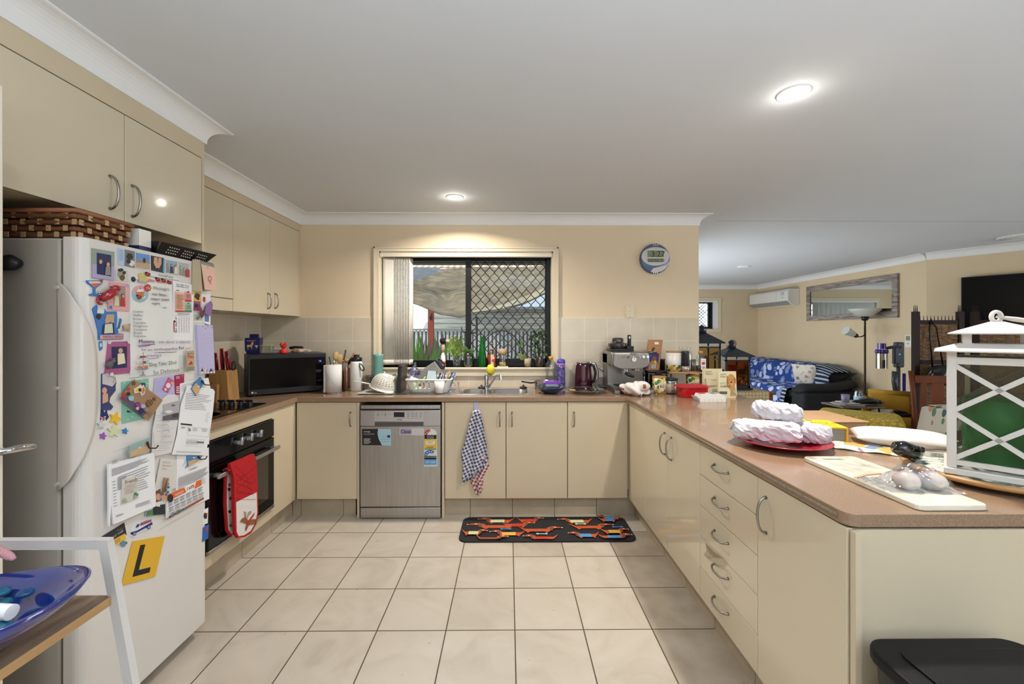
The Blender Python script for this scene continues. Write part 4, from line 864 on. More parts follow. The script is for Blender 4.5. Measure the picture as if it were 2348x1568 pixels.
# left letter stack
f = card([(230, -75), (750, -210), (760, 100), (770, 330), (760, 400), (290, 600), (262, 385), (245, 630), (235, 620)], paper, c4, .006, .012)
f.tf = c3; f.stroke([(315, 1100), (508, 1035)], 3, mid); f.L([(305, 1215), (380, 1190), (380, 1245), (305, 1265)], 4, ink, th=.3); f.L([(300, 1320), (790, 1165), (790, 1235), (300, 1420)], 6, ink, th=.35); f.L([(375, 1440), (500, 1400), (500, 1560), (375, 1600)], 12, inkb, th=.35)
f.tf = c4; f.L([(330, 70), (700, -70), (700, 190), (570, 235), ], 10, ink, th=.2, rag=.3); f.L([(265, 120), (305, 110), (340, 410), (285, 430)], 9, ink, th=.15); f.L([(530, 375), (715, 320), (715, 360), (530, 420)], 4, ink, th=.3); f.L([(305, 500), (400, 470), (400, 490), (305, 525)], 2, ink, th=.4); fin(f, 'letter_sheet', 'thick white letter stapled at the left, behind the friends card', 'paper', G_)
hookmag([(510, 1025), (770, 915), (778, 1065), (525, 1170)], .019, C('driftb', '#8fa5a0'), (735, 980), (745, 1050), (790, 1050), (808, 1012), 'pale seashell picture hook magnet on the stapled letter')
f = card([(375, 95), (560, 42), (565, 305), (368, 375)], C('cardp', '#c9c5bd'), c4, .002, .019); f.X('Friends', (405, 155), (548, 110), 48, brn); f.L([(390, 175), (550, 125), (545, 235), (400, 275)], 8, C('script', '#94887a'), th=.25, lead=.15); f.blob(535, 260, 26, greenc, 3); f.blob(400, 330, 30, C('leafp', '#9aa88c'), 5); f.blob(520, 290, 22, C('leafp', '#9aa88c'), 8); f.E(545, 240, 10, 14, lt); fin(f, 'verse_card', 'small grey verse card headed Friends with green leaves', 'card', G_)
f = card([(985, 1172), (1192, 1200), (1185, 1560), (1100, 1585), (900, 1600)], C('bookm', '#cfcbc6'), c3, .0015, .004); f.X('Happy', (1002, 1240), (1105, 1240), 26, C('script2', '#b59a8c')); f.X('Mothers', (1000, 1285), (1112, 1288), 26, C('script2', '#b59a8c')); f.X('Day', (1000, 1325), (1058, 1328), 26, C('script2', '#b59a8c')); fin(f, 'greeting_bookmark', 'pale bookmark reading Happy Mothers Day behind the clothes pegs', 'card', G_)
f = card([(765, 190), (990, 160), (950, 400), (905, 485), (680, 507)], C('pastel', '#c9cfd3'), c4, .0015, .006); f.P([(682, 505), (700, 450), (760, 430), (905, 440), (903, 485)], greenc); f.P([(790, 230), (850, 195), (860, 330), (780, 360)], brn); f.E(825, 290, 28, 40, skin); f.E(885, 305, 24, 35, skin); f.P([(760, 390), (900, 370), (900, 480), (770, 490)], dk); f.P([(780, 350), (840, 345), (840, 400), (790, 395)], lt); fin(f, 'caricature_print', 'coloured drawing of two people on grass beneath the clothes pegs', 'picture', G_)
wdp = M('peg_wood', '#9a6e46', .6, noise=(60, .2))
for k, (xa, ya, xb, yb) in enumerate(((888, 75, 862, 270), (925, 78, 885, 240))):
    a = ff(*c4(xa, ya))+Vector((.012, 0, 0)); b_ = ff(*c4(xb, yb))+Vector((.012, 0, 0)); mb = MB(wdp); mb.tube([a, b_], [.0045, .005], 4); mb.build('clothes_peg', label=['left wooden clothes peg magnet over the drawing', 'right wooden clothes peg magnet over the drawing'][k], cat='peg', group=G_)
mb = MB(M('blue_glitter', '#4d84a8', .3, noise=(200, .4)))
for x, y in ((920, 145), (930, 180), (900, 215), (905, 260), (925, 235)): mb.ell(ff(*c4(x, y))+Vector((.012, 0, 0)), (.004, .0045, .0055), 10, 8)
mb.build('glitter_magnet', label='knobbly light blue magnet beside the clothes pegs', cat='magnet', group=G_)
f = card([(915, 265), (1305, 88), (1303, 315), (905, 530)], paper, c4, .0015, .009)
f.P([(915, 267), (1110, 180), (1135, 235), (912, 345)], orng); f.P([(1245, 117), (1305, 90), (1304, 160), (1225, 200)], orng); f.X('1.65%', (1135, 220), (1222, 180), 36, orng, .04); f.E(952, 305, 33, 46, dk); f.L([(1000, 260), (1110, 210), (1115, 240), (1005, 285)], 3, lt)
for r_ in range(3):
    for c_ in range(6):
        x = 925+c_*66; y = 372+r_*62-c_*31
        if r_ == 2 and c_ > 1: continue
        f.P([(x-5, y-17), (x+50, y-43), (x+50, y-36), (x-5, y-10)], dk); f.L([(x, y-5), (x+48, y-27), (x+46, y+12), (x-2, y+32)], 5, mid, th=.5, rag=.1)
f.P([(907, 505), (1303, 292), (1303, 315), (905, 530)], dk); f.P([(1120, 390), (1303, 292), (1303, 312), (1120, 412)], C('rust', '#a0452a')); f.X("What's Your Home Worth", (918, 516), (1118, 405), 14, lt); fin(f, 'calendar_magnet', 'orange headed year calendar magnet reading 1.65%', 'calendar', G_)
f = card([(515, 690), (545, 620), (590, 580), (640, 555), (772, 520), (780, 605), (745, 640), (700, 665), (610, 700), (575, 740), (520, 730)], C('vanw', '#d2d3d6'), c4, .002); vb = C('vanb', '#26367c')
f.P([(525, 690), (600, 668), (770, 570), (775, 600), (560, 710), (530, 715)], vb); f.P([(582, 640), (600, 600), (630, 590), (618, 625)], vb); f.P([(635, 600), (760, 548), (762, 565), (636, 615)], redc); f.X('NOVUS', (640, 600), (715, 567), 22, vb, .05); f.X('glass', (718, 566), (762, 545), 18, vb)
for x, y in ((567, 703), (727, 632)): f.E(x, y, 20, 22, vb); f.E(x, y, 12, 13, lt); f.E(x, y, 6, 7, vb)
fin(f, 'van_magnet', 'white and blue van shaped magnet above the yellow L plate', 'magnet', G_)
f = card([(190, 745), (455, 578), (483, 718), (463, 700), (325, 790)], dk, c4, .0015, .002); f.X('VIVID', (370, 680), (435, 655), 18, mid); f.X('CUT YOUR', (322, 758), (440, 680), 26, lt, .05); f.P([(325, 772), (460, 698), (470, 765), (340, 848)], yell); f.L([(335, 785), (410, 740), (415, 790), (342, 832)], 4, dk, th=.3); f.E(440, 815, 28, 36, C('lamp', '#5f86a8')); f.E(472, 805, 14, 14, greenc); fin(f, 'advert_card', 'black and yellow advertising card left of the L plate', 'card', G_)
f = card([(552, 790), (912, 728), (805, 1182), (425, 1287)], C('lplate', '#d9aa2c', rough=.5), c4, .0015, .002); f.P([(635, 832), (692, 822), (618, 1110), (752, 1078), (738, 1138), (545, 1190)], inkb); fin(f, 'learner_plate', 'yellow learner plate with a big black L on the fridge', 'plate', G_)
f = card([(1345, 440), (1405, 410), (1400, 585), (1342, 605)], paper, c4); f.blob(1370, 500, 22, dk, 5, sq=1.8); f.blob(1385, 480, 12, redc, 6); fin(f, 'picture_card', 'small white card with dark sketch near the fridge lower right edge', 'card', G_)
f = card([(1345, 635), (1410, 595), (1405, 755), (1337, 798)], C('bluec', '#2f5fae'), c4); f.blob(1385, 650, 13, redc, 5, sq=1.6); fin(f, 'picture_card', 'small blue card with a red shape, lowest at the fridge right edge', 'card', G_)

# things on top of the fridge
bk = T('wicker_basket', 'flat brown and tan woven basket on top of the fridge', 'basket', (-1.64, 1.53, FZ))
bx0, bx1, by0, by1 = -1.84, -1.452, 1.43, 1.60; bh = .088
w1 = M('wicker_brown', '#7c4f31', .6, noise=(30, .3)); w2 = M('wicker_tan', '#b3926c', .6)
mb = MB(w1)
for k in range(4):
    z = FZ+.008+k*.021; g = .004*k
    for (xa, ya, xb, yb) in ((bx0-g, by0-g, bx1+g, by0-g), (bx1+g, by0-g, bx1+g, by1+g), (bx1+g, by1+g, bx0-g, by1+g), (bx0-g, by1+g, bx0-g, by0-g)):
        a = Vector((xa, ya, z)); b_ = Vector((xb, yb, z)); n = 18; dn = (b_-a).normalized(); nv = Vector((dn.y, -dn.x, 0))
        pts = [a+(b_-a)*(j/n)+nv*(.003*(1 if (j+k) % 2 else -1)) for j in range(n+1)]
        mb.tube(pts, .0085, 6, flat=1)
mb.build('weave', bk)
mb = MB(w2); 
for (xa, ya, xb, yb) in ((bx0, by0, bx1, by0), (bx1, by0, bx1, by1), (bx0, by1, bx1, by1), (bx0, by0, bx0, by1)):
    n = 14 if abs(xb-xa) > .1 else 6
    for j in range(n+1):
        x = xa+(xb-xa)*j/n; y = ya+(yb-ya)*j/n; cx, cy = (bx0+bx1)/2, (by0+by1)/2; ox = 1.03; 
        for k in range(4):
            if (j+k) % 2: continue
            z = FZ+.008+k*.021; q = 1+.012*k; X = cx+(x-cx)*q+(.012 if x > cx else -.012)*(1 if xb == xa else 0); Y = cy+(y-cy)*q+(.012 if y > cy else -.012)*(1 if yb == ya else 0)
            mb.box(X-.006*(xb != xa)-.0012, X+.006*(xb != xa)+.0012, Y-.006*(yb != ya)-.0012, Y+.006*(yb != ya)+.0012, z-.008, z+.010)
mb.build('stakes', bk)
mb = MB(M('wicker_rim', '#8e5a3c', .55)); g = .018; mb.tube([(bx0-g, by0-g, FZ+bh), (bx1+g, by0-g, FZ+bh), (bx1+g, by1+g, FZ+bh), (bx0-g, by1+g, FZ+bh)], .0075, 8, True); mb.build('rim', bk)
mb = MB(w1); mb.box(bx0, bx1, by0, by1, FZ+.0005, FZ+.005); mb.build('base', bk)
mb = MB(M('dark_green', '#1f3b2c', .3)); mb.cyl((-1.80, 1.47, FZ+.098), (-1.64, 1.47, FZ+.088), .022); mb.cyl((-1.802, 1.47, FZ+.098), (-1.81, 1.47, FZ+.0985), .0235, mat=white); mb.build('roll_tube', label='dark green tube with a white end lying in the wicker basket', cat='tube')
mb = MB(white); mb.box(-1.5, -1.432, 1.645, 1.70, FZ, FZ+.085); mb.box(-1.5, -1.4318, 1.6448, 1.70, FZ, FZ+.02, navy); mb.build('carton', label='white carton with a blue base on the fridge beside the basket', cat='box')
t = T('perforated_tray', 'black perforated metal tray on top of the fridge at its far end', 'tray', (-1.55, 1.85, FZ))
mb = MB(M('tray_black', '#141416', .35, .3)); mb.add([(-1.68, 1.715, FZ+.002), (-1.425, 1.715, FZ+.002), (-1.425, 1.99, FZ+.002), (-1.68, 1.99, FZ+.002)], [(0, 1, 2, 3)]); mb.build('base', t, solid=.002)
mb = MB(M('tray_black', '#141416')); mb.add([(-1.425, 1.715, FZ+.002), (-1.425, 1.985, FZ+.002), (-1.385, 2.01, FZ+.05), (-1.40, 1.715, FZ+.048)], [(0, 1, 2, 3)]); mb.add([(-1.425, 1.715, FZ+.002), (-1.68, 1.715, FZ+.002), (-1.69, 1.70, FZ+.048), (-1.40, 1.70, FZ+.048)], [(0, 1, 2, 3)]); o = mb.build('rim', t, solid=.002)
mb = MB(C('hole', '#c9c5bb'))
for a in range(5):
    for b_ in range(3):
        for g in (0, .09, .18):
            u = a*.012; p = Vector((-1.4235+.0355*(.25+.22*b_), 1.75+u+g*.9, FZ+.002+.047*(.25+.22*b_)))
            mb.cyl(p+Vector((.0022, 0, -.0012)), p+Vector((.0026, 0, -.0014)), .003, seg=8)
mb.build('holes', t)
# black grip fixed to the fridge side
pb = onY(45, 607, FR0); mb = MB(black); mb.tube([(pb.x-.16, FR0-.018, pb.z), (pb.x-.06, FR0-.022, pb.z-.002), (pb.x, FR0-.022, pb.z+.004), (pb.x+.022, FR0-.018, pb.z+.002)], [.02, .023, .026, .012], 14); mb.build('black_grip', label='black rounded grip stuck on the near side of the fridge', cat='grip')
mb = MB(M('soft_black', '#0c0c0f', .8)); pb = onY(-40, 755, FR0); mb.ell((pb.x-.02, FR0-.026, pb.z), (.085, .022, .15), 20, 14); mb.build('black_blob', label='dark rounded bag hanging low against the near side of the fridge', cat='bag')  # plain dark ellipsoid set against the near fridge side
# ================================================================ APPLIANCES
def co(px, py, z=.914): return onZ(px, py, z)
def at(X, Y, z=.914): return Vector((X, Y, z))
# ---- oven
ov = T('wall_oven', 'black built-in oven under the cooktop with a red mitt on its handle', 'oven', (-1.85, 2.55, .215))
OX = LXD+.016; oy0, oy1 = OY0, OY1-.003
mb = MB(black); mb.box(-2.1, LXD-.002, oy0, oy1, .22, .81); mb.build('body', ov)
mb = MB(blackg); mb.rbox(LXD, OX, oy0, oy1, .700, .815, .002); mb.build('control_panel', ov)
mb = MB(blackg); mb.rbox(LXD, OX, oy0, oy1, .240, .692, .002); mb.box(OX, OX+.0006, oy0+.09, oy1-.07, .3, .62, M('oven_glass', '#1c1713', .04, coat=1)); dr_ = mb.build('door', ov)
mb = MB(steel); mb.rbox(LXD, OX+.002, oy0, oy1, .217, .236, .002); mb.build('trim', ov)
mb = MB(M('satin_alu', '#b5b7bc', .3, .9)); mb.rbox(OX+.036, OX+.05, oy0+.01, oy1-.01, .618, .64, .003)
for y in (oy0+.03, oy1-.05): mb.rbox(OX, OX+.04, y, y+.03, .62, .638, .003)
mb.build('handle', dr_)
for px, py in ((541, 1015), (564, 1005), (586, 997)):
    p = onX(px, py, OX); mb = MB(M('satin_alu', '')); mb.cyl(p, p+Vector((.016, 0, 0)), .014, .012); T2 = Matrix.Translation(p+Vector((.022, .014, .004))) @ Matrix.Rotation(-.25, 4, 'X'); mb.rbox(-.008, .012, -.011, .011, -.022, .024, .005, T=T2); mb.build('knob', ov)
# oven mitt
c8 = lambda x, y: (480+x/3.921, 900+y/3.921)
t = T('oven_mitt', 'long red quilted double oven mitt with a reindeer pocket hanging on the oven handle', 'oven mitt', onX(555, 1230, OX+.06))
mr = M('mitt_red', '#b3141c', .8, bump=(90, .3)); mw = M('mitt_white', '#ddd8d4', .8)
def mf(e): return lambda px, py: onX(px, py, OX+e)
f = Flat(mf(.02), (1, 0, 0), [(130, 700), (210, 660), (215, 1240), (180, 1300), (140, 1240), (122, 1000)], mr, .010, 0, c8); f.P([(146, 705), (205, 675), (208, 1235), (185, 1275), (155, 1230), (140, 1000)], mw)
for x, y, m_ in ((165, 830, greenc), (160, 870, dk), (172, 950, brn), (165, 1070, dk), (175, 1195, greenc)): f.blob(x, y, 16, m_, x)
f.build('back_flap', t)
f = Flat(mf(.052), (1, 0, 0), [(160, 640), (260, 600), (375, 548), (400, 600), (408, 760), (413, 900), (416, 1080), (400, 1180), (350, 1265), (290, 1300), (235, 1306), (210, 1270), (203, 1180), (200, 960), (195, 760)], mr, .016, 0, c8)
f.P([(215, 985), (402, 895), (406, 1080), (390, 1170), (345, 1245), (288, 1282), (238, 1290), (220, 1250)], mw)
for k in range(5): f.stroke([(210, 680+k*75-20), (330+k*15, 780+k*45)], 3, C('stitch', '#8c0f16')); f.stroke([(215+k*5, 900-k*70+40), (395, 720-k*60+60)], 2.5, C('stitch', '#8c0f16')) if k < 3 else None
rd = C('reindeer', '#8f5a36'); f.P([(265, 1130), (300, 1120), (320, 1150), (300, 1180), (245, 1160)], rd); f.P([(310, 1150), (385, 1135), (392, 1180), (330, 1190), (310, 1210)], rd); f.P([(300, 1190), (330, 1180), (300, 1245), (292, 1235)], rd); f.stroke([(290, 1120), (285, 1070), (300, 1085), (295, 1120)], 5, rd); f.stroke([(310, 1130), (325, 1075), (345, 1070), (330, 1100)], 5, rd); f.P([(320, 1150), (375, 1078), (372, 1100), (330, 1165)], redc); f.P([(300, 1165), (330, 1150), (332, 1175), (305, 1185)], redc); f.stroke([(385, 1140), (390, 1180), (372, 1200)], 8, rd)
f.build('front_flap', t)
mb = MB(mr); mb.grid(lambda u, v: Vector((OX+.024+.032*(1-cos(v*pi))/2+.002, onX(521, 1050, OX+.05).y+u*.155, .640+.012*sin(v*pi))), 6, 8); mb.build('fold', t, solid=.01)
# ---- cooktop
ck = T('cooktop', 'black glass cooktop with four control knobs along its far end', 'cooktop', (-1.88, 2.59, CZ))
mb = MB(blackg); mb.rbox(-2.11, -1.65, 2.30, 2.885, CZ+.0005, CZ+.007, .002); mb.build('glass_top', ck)
mb = MB(M('ring_grey', '#2b2b30', .3))
for x, y, r_ in ((-1.98, 2.44, .08), (-1.78, 2.44, .1), (-1.98, 2.64, .09)):
    mb.lathe([(r_, .0074), (r_+.002, .0076), (r_+.004, .0074)], (x, y, CZ), 36)
mb.build('hob_rings', ck)
for x in (-1.885, -1.825, -1.765, -1.705):
    mb = MB(black); mb.cyl((x, 2.79, CZ+.007), (x, 2.79, CZ+.03), .02, .017); mb.rbox(x-.03, x+.02, 2.783, 2.797, CZ+.028, CZ+.042, .004); mb.build('knob', ck)
# ---- dishwasher
dwY = 3.165; a0, a1 = onY(826, 1000, dwY).x, onY(1010, 1000, dwY).x
dz = lambda py: onY(900, py, dwY).z
t = T('dishwasher', 'brushed steel dishwasher below the dish rack', 'dishwasher', ((a0+a1)/2, 3.45, 0))
mb = MB(steel); mb.box(a0+.004, a1-.004, dwY+.03, BY-.05, .03, dz(931)-.004); mb.build('body', t)
mb = MB(steel); mb.rbox(a0+.002, a1-.002, dwY+.004, BY-.06, dz(938), dz(929), .003); mb.build('lid', t)
mb = MB(steel); mb.rbox(a0, a1, dwY, dwY+.03, dz(1162), dz(977.5), .003); dd = mb.build('door', t)
mb = MB(M('steel_panel', '#b7b3b2', .35, .8)); mb.rbox(a0, a1, dwY, dwY+.03, dz(977), dz(941), .003); cp = mb.build('control_panel', t)
mb = MB(steel); mb.rbox(a0, a1, dwY+.002, dwY+.03, .006, dz(1164), .004); mb.build('kickplate', t)
mb = MB(black); mb.box(a0+.01, a1-.01, dwY+.01, dwY+.028, dz(941), dz(939)); mb.box(a0+.01, a1-.01, dwY+.01, dwY+.028, dz(1164.5), dz(1161.5)); mb.build('seam', t)
c9 = lambda x, y: (800+x/4.9, 900+y/4.9)
fd = lambda px, py: onY(px, py, dwY)
def dw(pts, mat, th=.0008): return Flat(fd, (0, -1, 0), pts, mat, th, .0002, c9)
f = dw([(288, 212), (842, 212), (840, 322), (290, 322)], M('steel_panel2', '#c3bfbf', .35, .5), .001); f.P([(505, 220), (625, 220), (625, 275), (505, 275)], inkb); f.X('omega', (537, 310), (598, 310), 13, inkb, .05); f.stroke([(300, 290), (832, 290)], 2, mid)
for k in range(3):
    for x in (322, 405): f.R_(x, 228+k*14, x+14, 234+k*14, dk); f.R_(x+20, 230+k*14, x+75, 232+k*14, mid)
    for x in (668, 760): f.E(x, 230+k*18, 15, 8, C('btn', '#a9a5a5')); f.R_(x+36, 228+k*18, x+66, 232+k*18, ink)
f.build('display', cp)
mb = MB(M('handle_recess', '#4d4b4a', .5)); p0 = fd(*c9(292, 326)); p1 = fd(*c9(838, 372)); mb.box(p0.x, p1.x, dwY-.0012, dwY+.01, p1.z, p0.z); mb.rbox(p0.x, p1.x, dwY-.004, dwY, p0.z-.003, p0.z+.002, .001, steel); mb.build('grip_recess', cp)
f = dw([(148, 408), (475, 408), (475, 593), (150, 590)], inkb); f.P([(328, 408), (475, 408), (475, 593), (372, 592), (335, 520), (322, 460)], C('frost', '#a3c4d0')); f.X('omega', (163, 444), (238, 444), 16, lt, .06); f.L([(165, 458), (300, 458), (300, 480), (165, 480)], 2, mid); f.L([(168, 515), (250, 515), (250, 580), (168, 580)], 6, lt, th=.3)
for k in range(3): f.stroke([(370-k*8, 500+k*28), (470, 490+k*28)], 5, C('frost2', '#7ba5b8'))
f.blob(450, 490, 18, navy, 3); f.build('sticker', dd, label='black and pale blue sticker')
f = dw([(845, 475), (848, 440), (870, 415), (915, 406), (960, 415), (985, 440), (988, 475), (993, 828), (845, 828)], lt)
f.P([(848, 475), (850, 442), (872, 420), (914, 410), (914, 438), (890, 448), (878, 475)], redc); f.P([(848, 475), (985, 475), (985, 520), (848, 520)], inkb); f.X('ENERGY', (876, 495), (955, 495), 14, lt, .05); f.X('RATING', (878, 514), (952, 514), 14, lt, .05)
f.P([(848, 520), (985, 520), (985, 628), (848, 628)], yell); f.P([(865, 540), (965, 540), (965, 582), (865, 582)], lt); f.X('317', (888, 566), (942, 566), 18, redc, .05); f.L([(875, 608), (960, 608), (960, 622), (875, 622)], 2, dk); f.P([(848, 628), (985, 628), (985, 638), (848, 638)], greenc)
f.P([(850, 710), (852, 670), (880, 648), (920, 640), (965, 658), (945, 682), (912, 678), (888, 690), (880, 710)], blue); f.P([(848, 710), (985, 710), (985, 748), (848, 748)], inkb); f.X('WATER RATING', (852, 729), (984, 729), 14, lt, .05); f.P([(848, 748), (985, 748), (985, 808), (848, 808)], C('waterb', '#4a97cf')); f.X('10.2', (856, 792), (920, 792), 30, lt, .06); f.L([(926, 770), (978, 770), (978, 795), (926, 795)], 2, lt)
for x, y in ((863, 462), (880, 442), (903, 428), (870, 695), (882, 670), (905, 660), (932, 660)): f.E(x, y, 7, 7, lt, 5)
f.build('energy_label', dd, label='yellow and blue energy and water rating label')
f = dw([(570, 398), (845, 398), (840, 480), (570, 475)], M('sign_plastic', '#c4c1c3', .3), .003); f.P([(578, 405), (705, 405), (705, 470), (578, 470)], C('lilac2', '#9a90ab')); f.X('Clean', (584, 455), (697, 455), 40, inkb, .02); f.build('sliding_sign', label='small magnetic sliding sign reading Clean on the dishwasher', cat='sign')

# ---- sink
sk = T('sink', 'stainless steel double bowl sink with a long drainer under the window', 'sink', ((SX0+SX1)/2, 3.47, CZ))
ss = M('sink_steel', '#c2c3c6', .2, 1)
mb = MB(ss); mb.rbox(SX0, SX1, SY0, SY1, CZ+.0005, CZ+.004, .0018); o = mb.build('deck', sk)
bowls = [(-.372, -.19, 3.335, 3.60), (-.155, .155, 3.325, 3.60)]
def rr(x0, x1, y0, y1, r, n=6):
    q = []
    for cx, cy, a in ((x1-r, y0+r, -pi/2), (x1-r, y1-r, 0), (x0+r, y1-r, pi/2), (x0+r, y0+r, pi)):
        for k in range(n+1): t_ = a+pi/2*k/n; q.append((cx+r*cos(t_), cy+r*sin(t_)))
    return q
cm = MB(ss)
for b_ in bowls: cm.prism(rr(*b_, .07), CZ-.1, CZ+.1)
bpy.context.view_layer.update(); cut(o, cm)
for b_ in bowls:
    mb = MB(ss); vs = []; n = 28
    for dz_, ins in ((.0045, -.006), (.0, 0), (-.13, .012), (-.15, .03), (-.152, .075)):
        q = rr(b_[0]+ins, b_[1]-ins, b_[2]+ins, b_[3]-ins, max(.01, .07-max(0, ins)*.5)); vs += [(x, y, CZ+dz_) for x, y in q]
    fs = [(i*n+k, i*n+(k+1) % n, (i+1)*n+(k+1) % n, (i+1)*n+k) for i in range(4) for k in range(n)]+[tuple(4*n+k for k in range(n))]
    mb.add(vs, fs, smooth=True); mb.build('bowl', sk, keep=True)
mb = MB(ss)
for k in range(8): mb.rbox(-.95, -.45, 3.34+k*.035, 3.348+k*.035, CZ+.004, CZ+.0065, .002)
mb.build('drainer_ribs', sk)
tp = T('tap', 'chrome kitchen mixer tap with an angled spout', 'tap', (-.178, 3.63, CZ+.004))
mb = MB(chrome); mb.cyl((-.19, 3.63, CZ+.004), (-.19, 3.63, CZ+.085), .019, .018); mb.cyl((-.19, 3.63, CZ+.085), (-.19, 3.63, CZ+.112), .02, .019); mb.lathe([(.019, 0), (.012, .008), (.001, .01)], (-.19, 3.63, CZ+.112)); mb.build('body', tp)
mb = MB(chrome); mb.tube([(-.17, 3.62, CZ+.02), (-.15, 3.59, CZ+.05), (-.11, 3.53, CZ+.115), (-.095, 3.50, CZ+.128), (-.075, 3.48, CZ+.13)], [.011, .010, .009, .009, .009], 12); mb.cyl((-.068, 3.475, CZ+.135), (-.064, 3.472, CZ+.095), .012); mb.build('spout', tp)
mb = MB(M('sponge_yellow', '#d8c53c', .9, bump=(60, .8)))
mb.ell((-.155, 3.64, 1.075), (.036, .03, .05), 20, 14, fn=lambda d: 1+.06*sin(d.z*40)*(1-abs(d.z))+.05*sin(d.x*9)); mb.build('scrubber', label='yellow ribbed scrubber sponge sitting on the tap', cat='sponge')
for x in (-.232, .128):
    mb = MB(M('rubber', '#26262a', .6)); mb.lathe([(.001, 0), (.03, .002), (.034, .008), (.026, .014), (.01, .018), (.006, .026), (.01, .03), (.001, .031)], (x, 3.628, CZ+.0045), 20); mb.build('sink_plug', label=['black rubber sink plug behind the small bowl, left of the tap', 'black rubber sink plug behind the large bowl, right of the tap'][x > 0], cat='plug')

# ================================================================ BENCH THINGS, LEFT
kw = M('block_wood', '#b58a55', .45, noise=(30, .25), stretch=(1, 1, .15))
t = T('knife_block', 'light wooden knife block with red handled knives and scissors', 'knife block', at(-2.03, 3.02))
kx0, kx1, ky = -2.125, -1.975, 2.99
mb = MB(kw); mb.prism([(kx0, CZ), (kx1, CZ), (kx1-.018, CZ+.215), (kx0+.01, CZ+.215)], ky+.002, ky+.12, ax='y'); mb.prism([(kx0+.0, CZ), (kx0+.085, CZ), (kx0+.088, CZ+.12), (kx0+.01, CZ+.12)], ky-.03, ky+.01, ax='y'); mb.build('block', t)
rk = M('knife_red', '#b3232a', .3)
for x, y, h_, l_ in ((-2.092, ky+.05, .13, -.014), (-2.075, ky+.09, .16, -.012), (-2.03, ky+.08, .14, -.016)):
    mb = MB(rk); mb.tube([(x, y, CZ+.21), (x+l_*.5, y, CZ+.21+h_*.5), (x+l_, y, CZ+.21+h_)], [.010, .012, .009], 8, flat=1.4); mb.tube([(x+.009, y-.006, CZ+.215), (x+l_*.5+.009, y-.006, CZ+.21+h_*.5), (x+l_+.007, y-.006, CZ+.2+h_)], .006, 8, mat=black); mb.build('knife', t)
mb = MB(rk)
for dx in (-.014, .014): mb.tube([(-2.0+dx+.013*cos(a), ky+.07, CZ+.245+.03*sin(a)) for a in [2*pi*k/14 for k in range(14)]], .0045, 8, True, mat=[rk, black][dx > 0])
mb.tube([(-2.0, ky+.07, CZ+.2), (-2.0, ky+.07, CZ+.225)], .008, 8, mat=black); mb.build('scissors', t)
mb = MB(M('board_wood', '#a0713f', .4, noise=(14, .3), stretch=(1, 1, .1))); mb.rbox(-2.175, -2.135, 2.90, 3.12, CZ, CZ+.235, .006); mb.build('chopping_board', label='brown wooden board standing behind the knife block', cat='chopping board')
# microwave
t = T('microwave', 'black microwave angled across the corner with a glossy door', 'microwave', at(0, 0)); ROOTLOC[t.name] = Vector((0, 0, 0))
mk = M('mw_dark', '#2a2a2e', .35, .4); wd, dp, h_ = .548, .30, .318
mb = MB(black); mb.rbox(0, wd, .012, dp, .01, h_, .006)
for x in (.04, wd-.04):
    for y in (.04, dp-.04): mb.cyl((x, y, 0), (x, y, .012), .015)
mb.build('body', t)
mb = MB(mk); mb.rbox(0, wd, 0, .012, .012, h_, .003); dd = mb.build('door', t)
f = Panel([(.012, 0, .285), (wd-.004, 0, .285), (wd-.004, 0, .055), (.012, 0, .055)], (0, -1, 0), blackg, .0012); f.t('16', .90, .17, .09, C('led', '#4a5cff', emit=3)); f.lines(.86, .45, .95, .55, 3, ink); f.lines(.88, .82, .95, .86, 1, ink); f.build('window', dd)
f = Panel([(.012, 0, .05), (wd-.01, 0, .05), (wd-.01, 0, .015), (.012, 0, .015)], (0, -1, 0), mk, .0006); f.e(.028, .5, .013, .2, lt); f.t('LG', .048, .72, .42, lt); f.t('NeoChef  10', .89, .4, .22, mid); f.build('badge', dd)
place(t, (-1.946, 3.165, CZ), .645)
mwT = Matrix.Translation((-1.946, 3.165, CZ+h_)) @ Matrix.Rotation(.645, 4, 'Z')
def mw(x, y, z=0): return mwT @ Vector((x, y, z))
# things on the microwave
t = T('navy_tub', 'navy blue square tub with golden deer print on the microwave', 'container', mw(.06, .2))
nb = M('navy_tub', '#16205c', .4); p = mw(.06, .2); MT = Matrix.Translation(p) @ Matrix.Rotation(.3, 4, 'Z')
mb = MB(nb)
for r0, r1, z0, z1 in ((.052, .058, .0, .125),): mb.lathe([(r0*1.2, z0), (r1*1.25, z1), (r1*1.2, z1), (r0*1.15, z0+.004)], (0, 0, 0), 4, T=MT @ Matrix.Rotation(pi/4, 4, 'Z'))
for q in mb.s: pass
mb.s = [False]*len(mb.s); mb.build('body', t)
mb = MB(M('lid_dark', '#1a2036', .3)); mb.rbox(-.034, .034, .0, .012, .07, .155, .01, T=MT); mb.build('lid', t)
f = Panel([MT @ Vector((-.052, -.056, .11)), MT @ Vector((.052, -.056, .11)), MT @ Vector((.05, -.053, .02)), MT @ Vector((-.05, -.053, .02))], MT.to_3x3() @ Vector((0, -1, 0)), nb, .001, .002); gd = C('gold', '#c9a25a')
f.p([(.15, .45), (.5, .4), (.5, .6), (.15, .62)], gd); f.p([(.45, .2), (.6, .2), (.55, .5), (.45, .45)], gd); f.p([(.18, .6), (.25, .6), (.22, .9)], gd); f.p([(.42, .6), (.5, .58), (.5, .88)], gd); f.p([(.7, .45), (.92, .5), (.85, .65), (.7, .6)], pinkc); f.p([(.75, .6), (.82, .6), (.8, .8)], pinkc); f.lines(.15, .05, .8, .16, 2, pinkc); f.build('print', t)
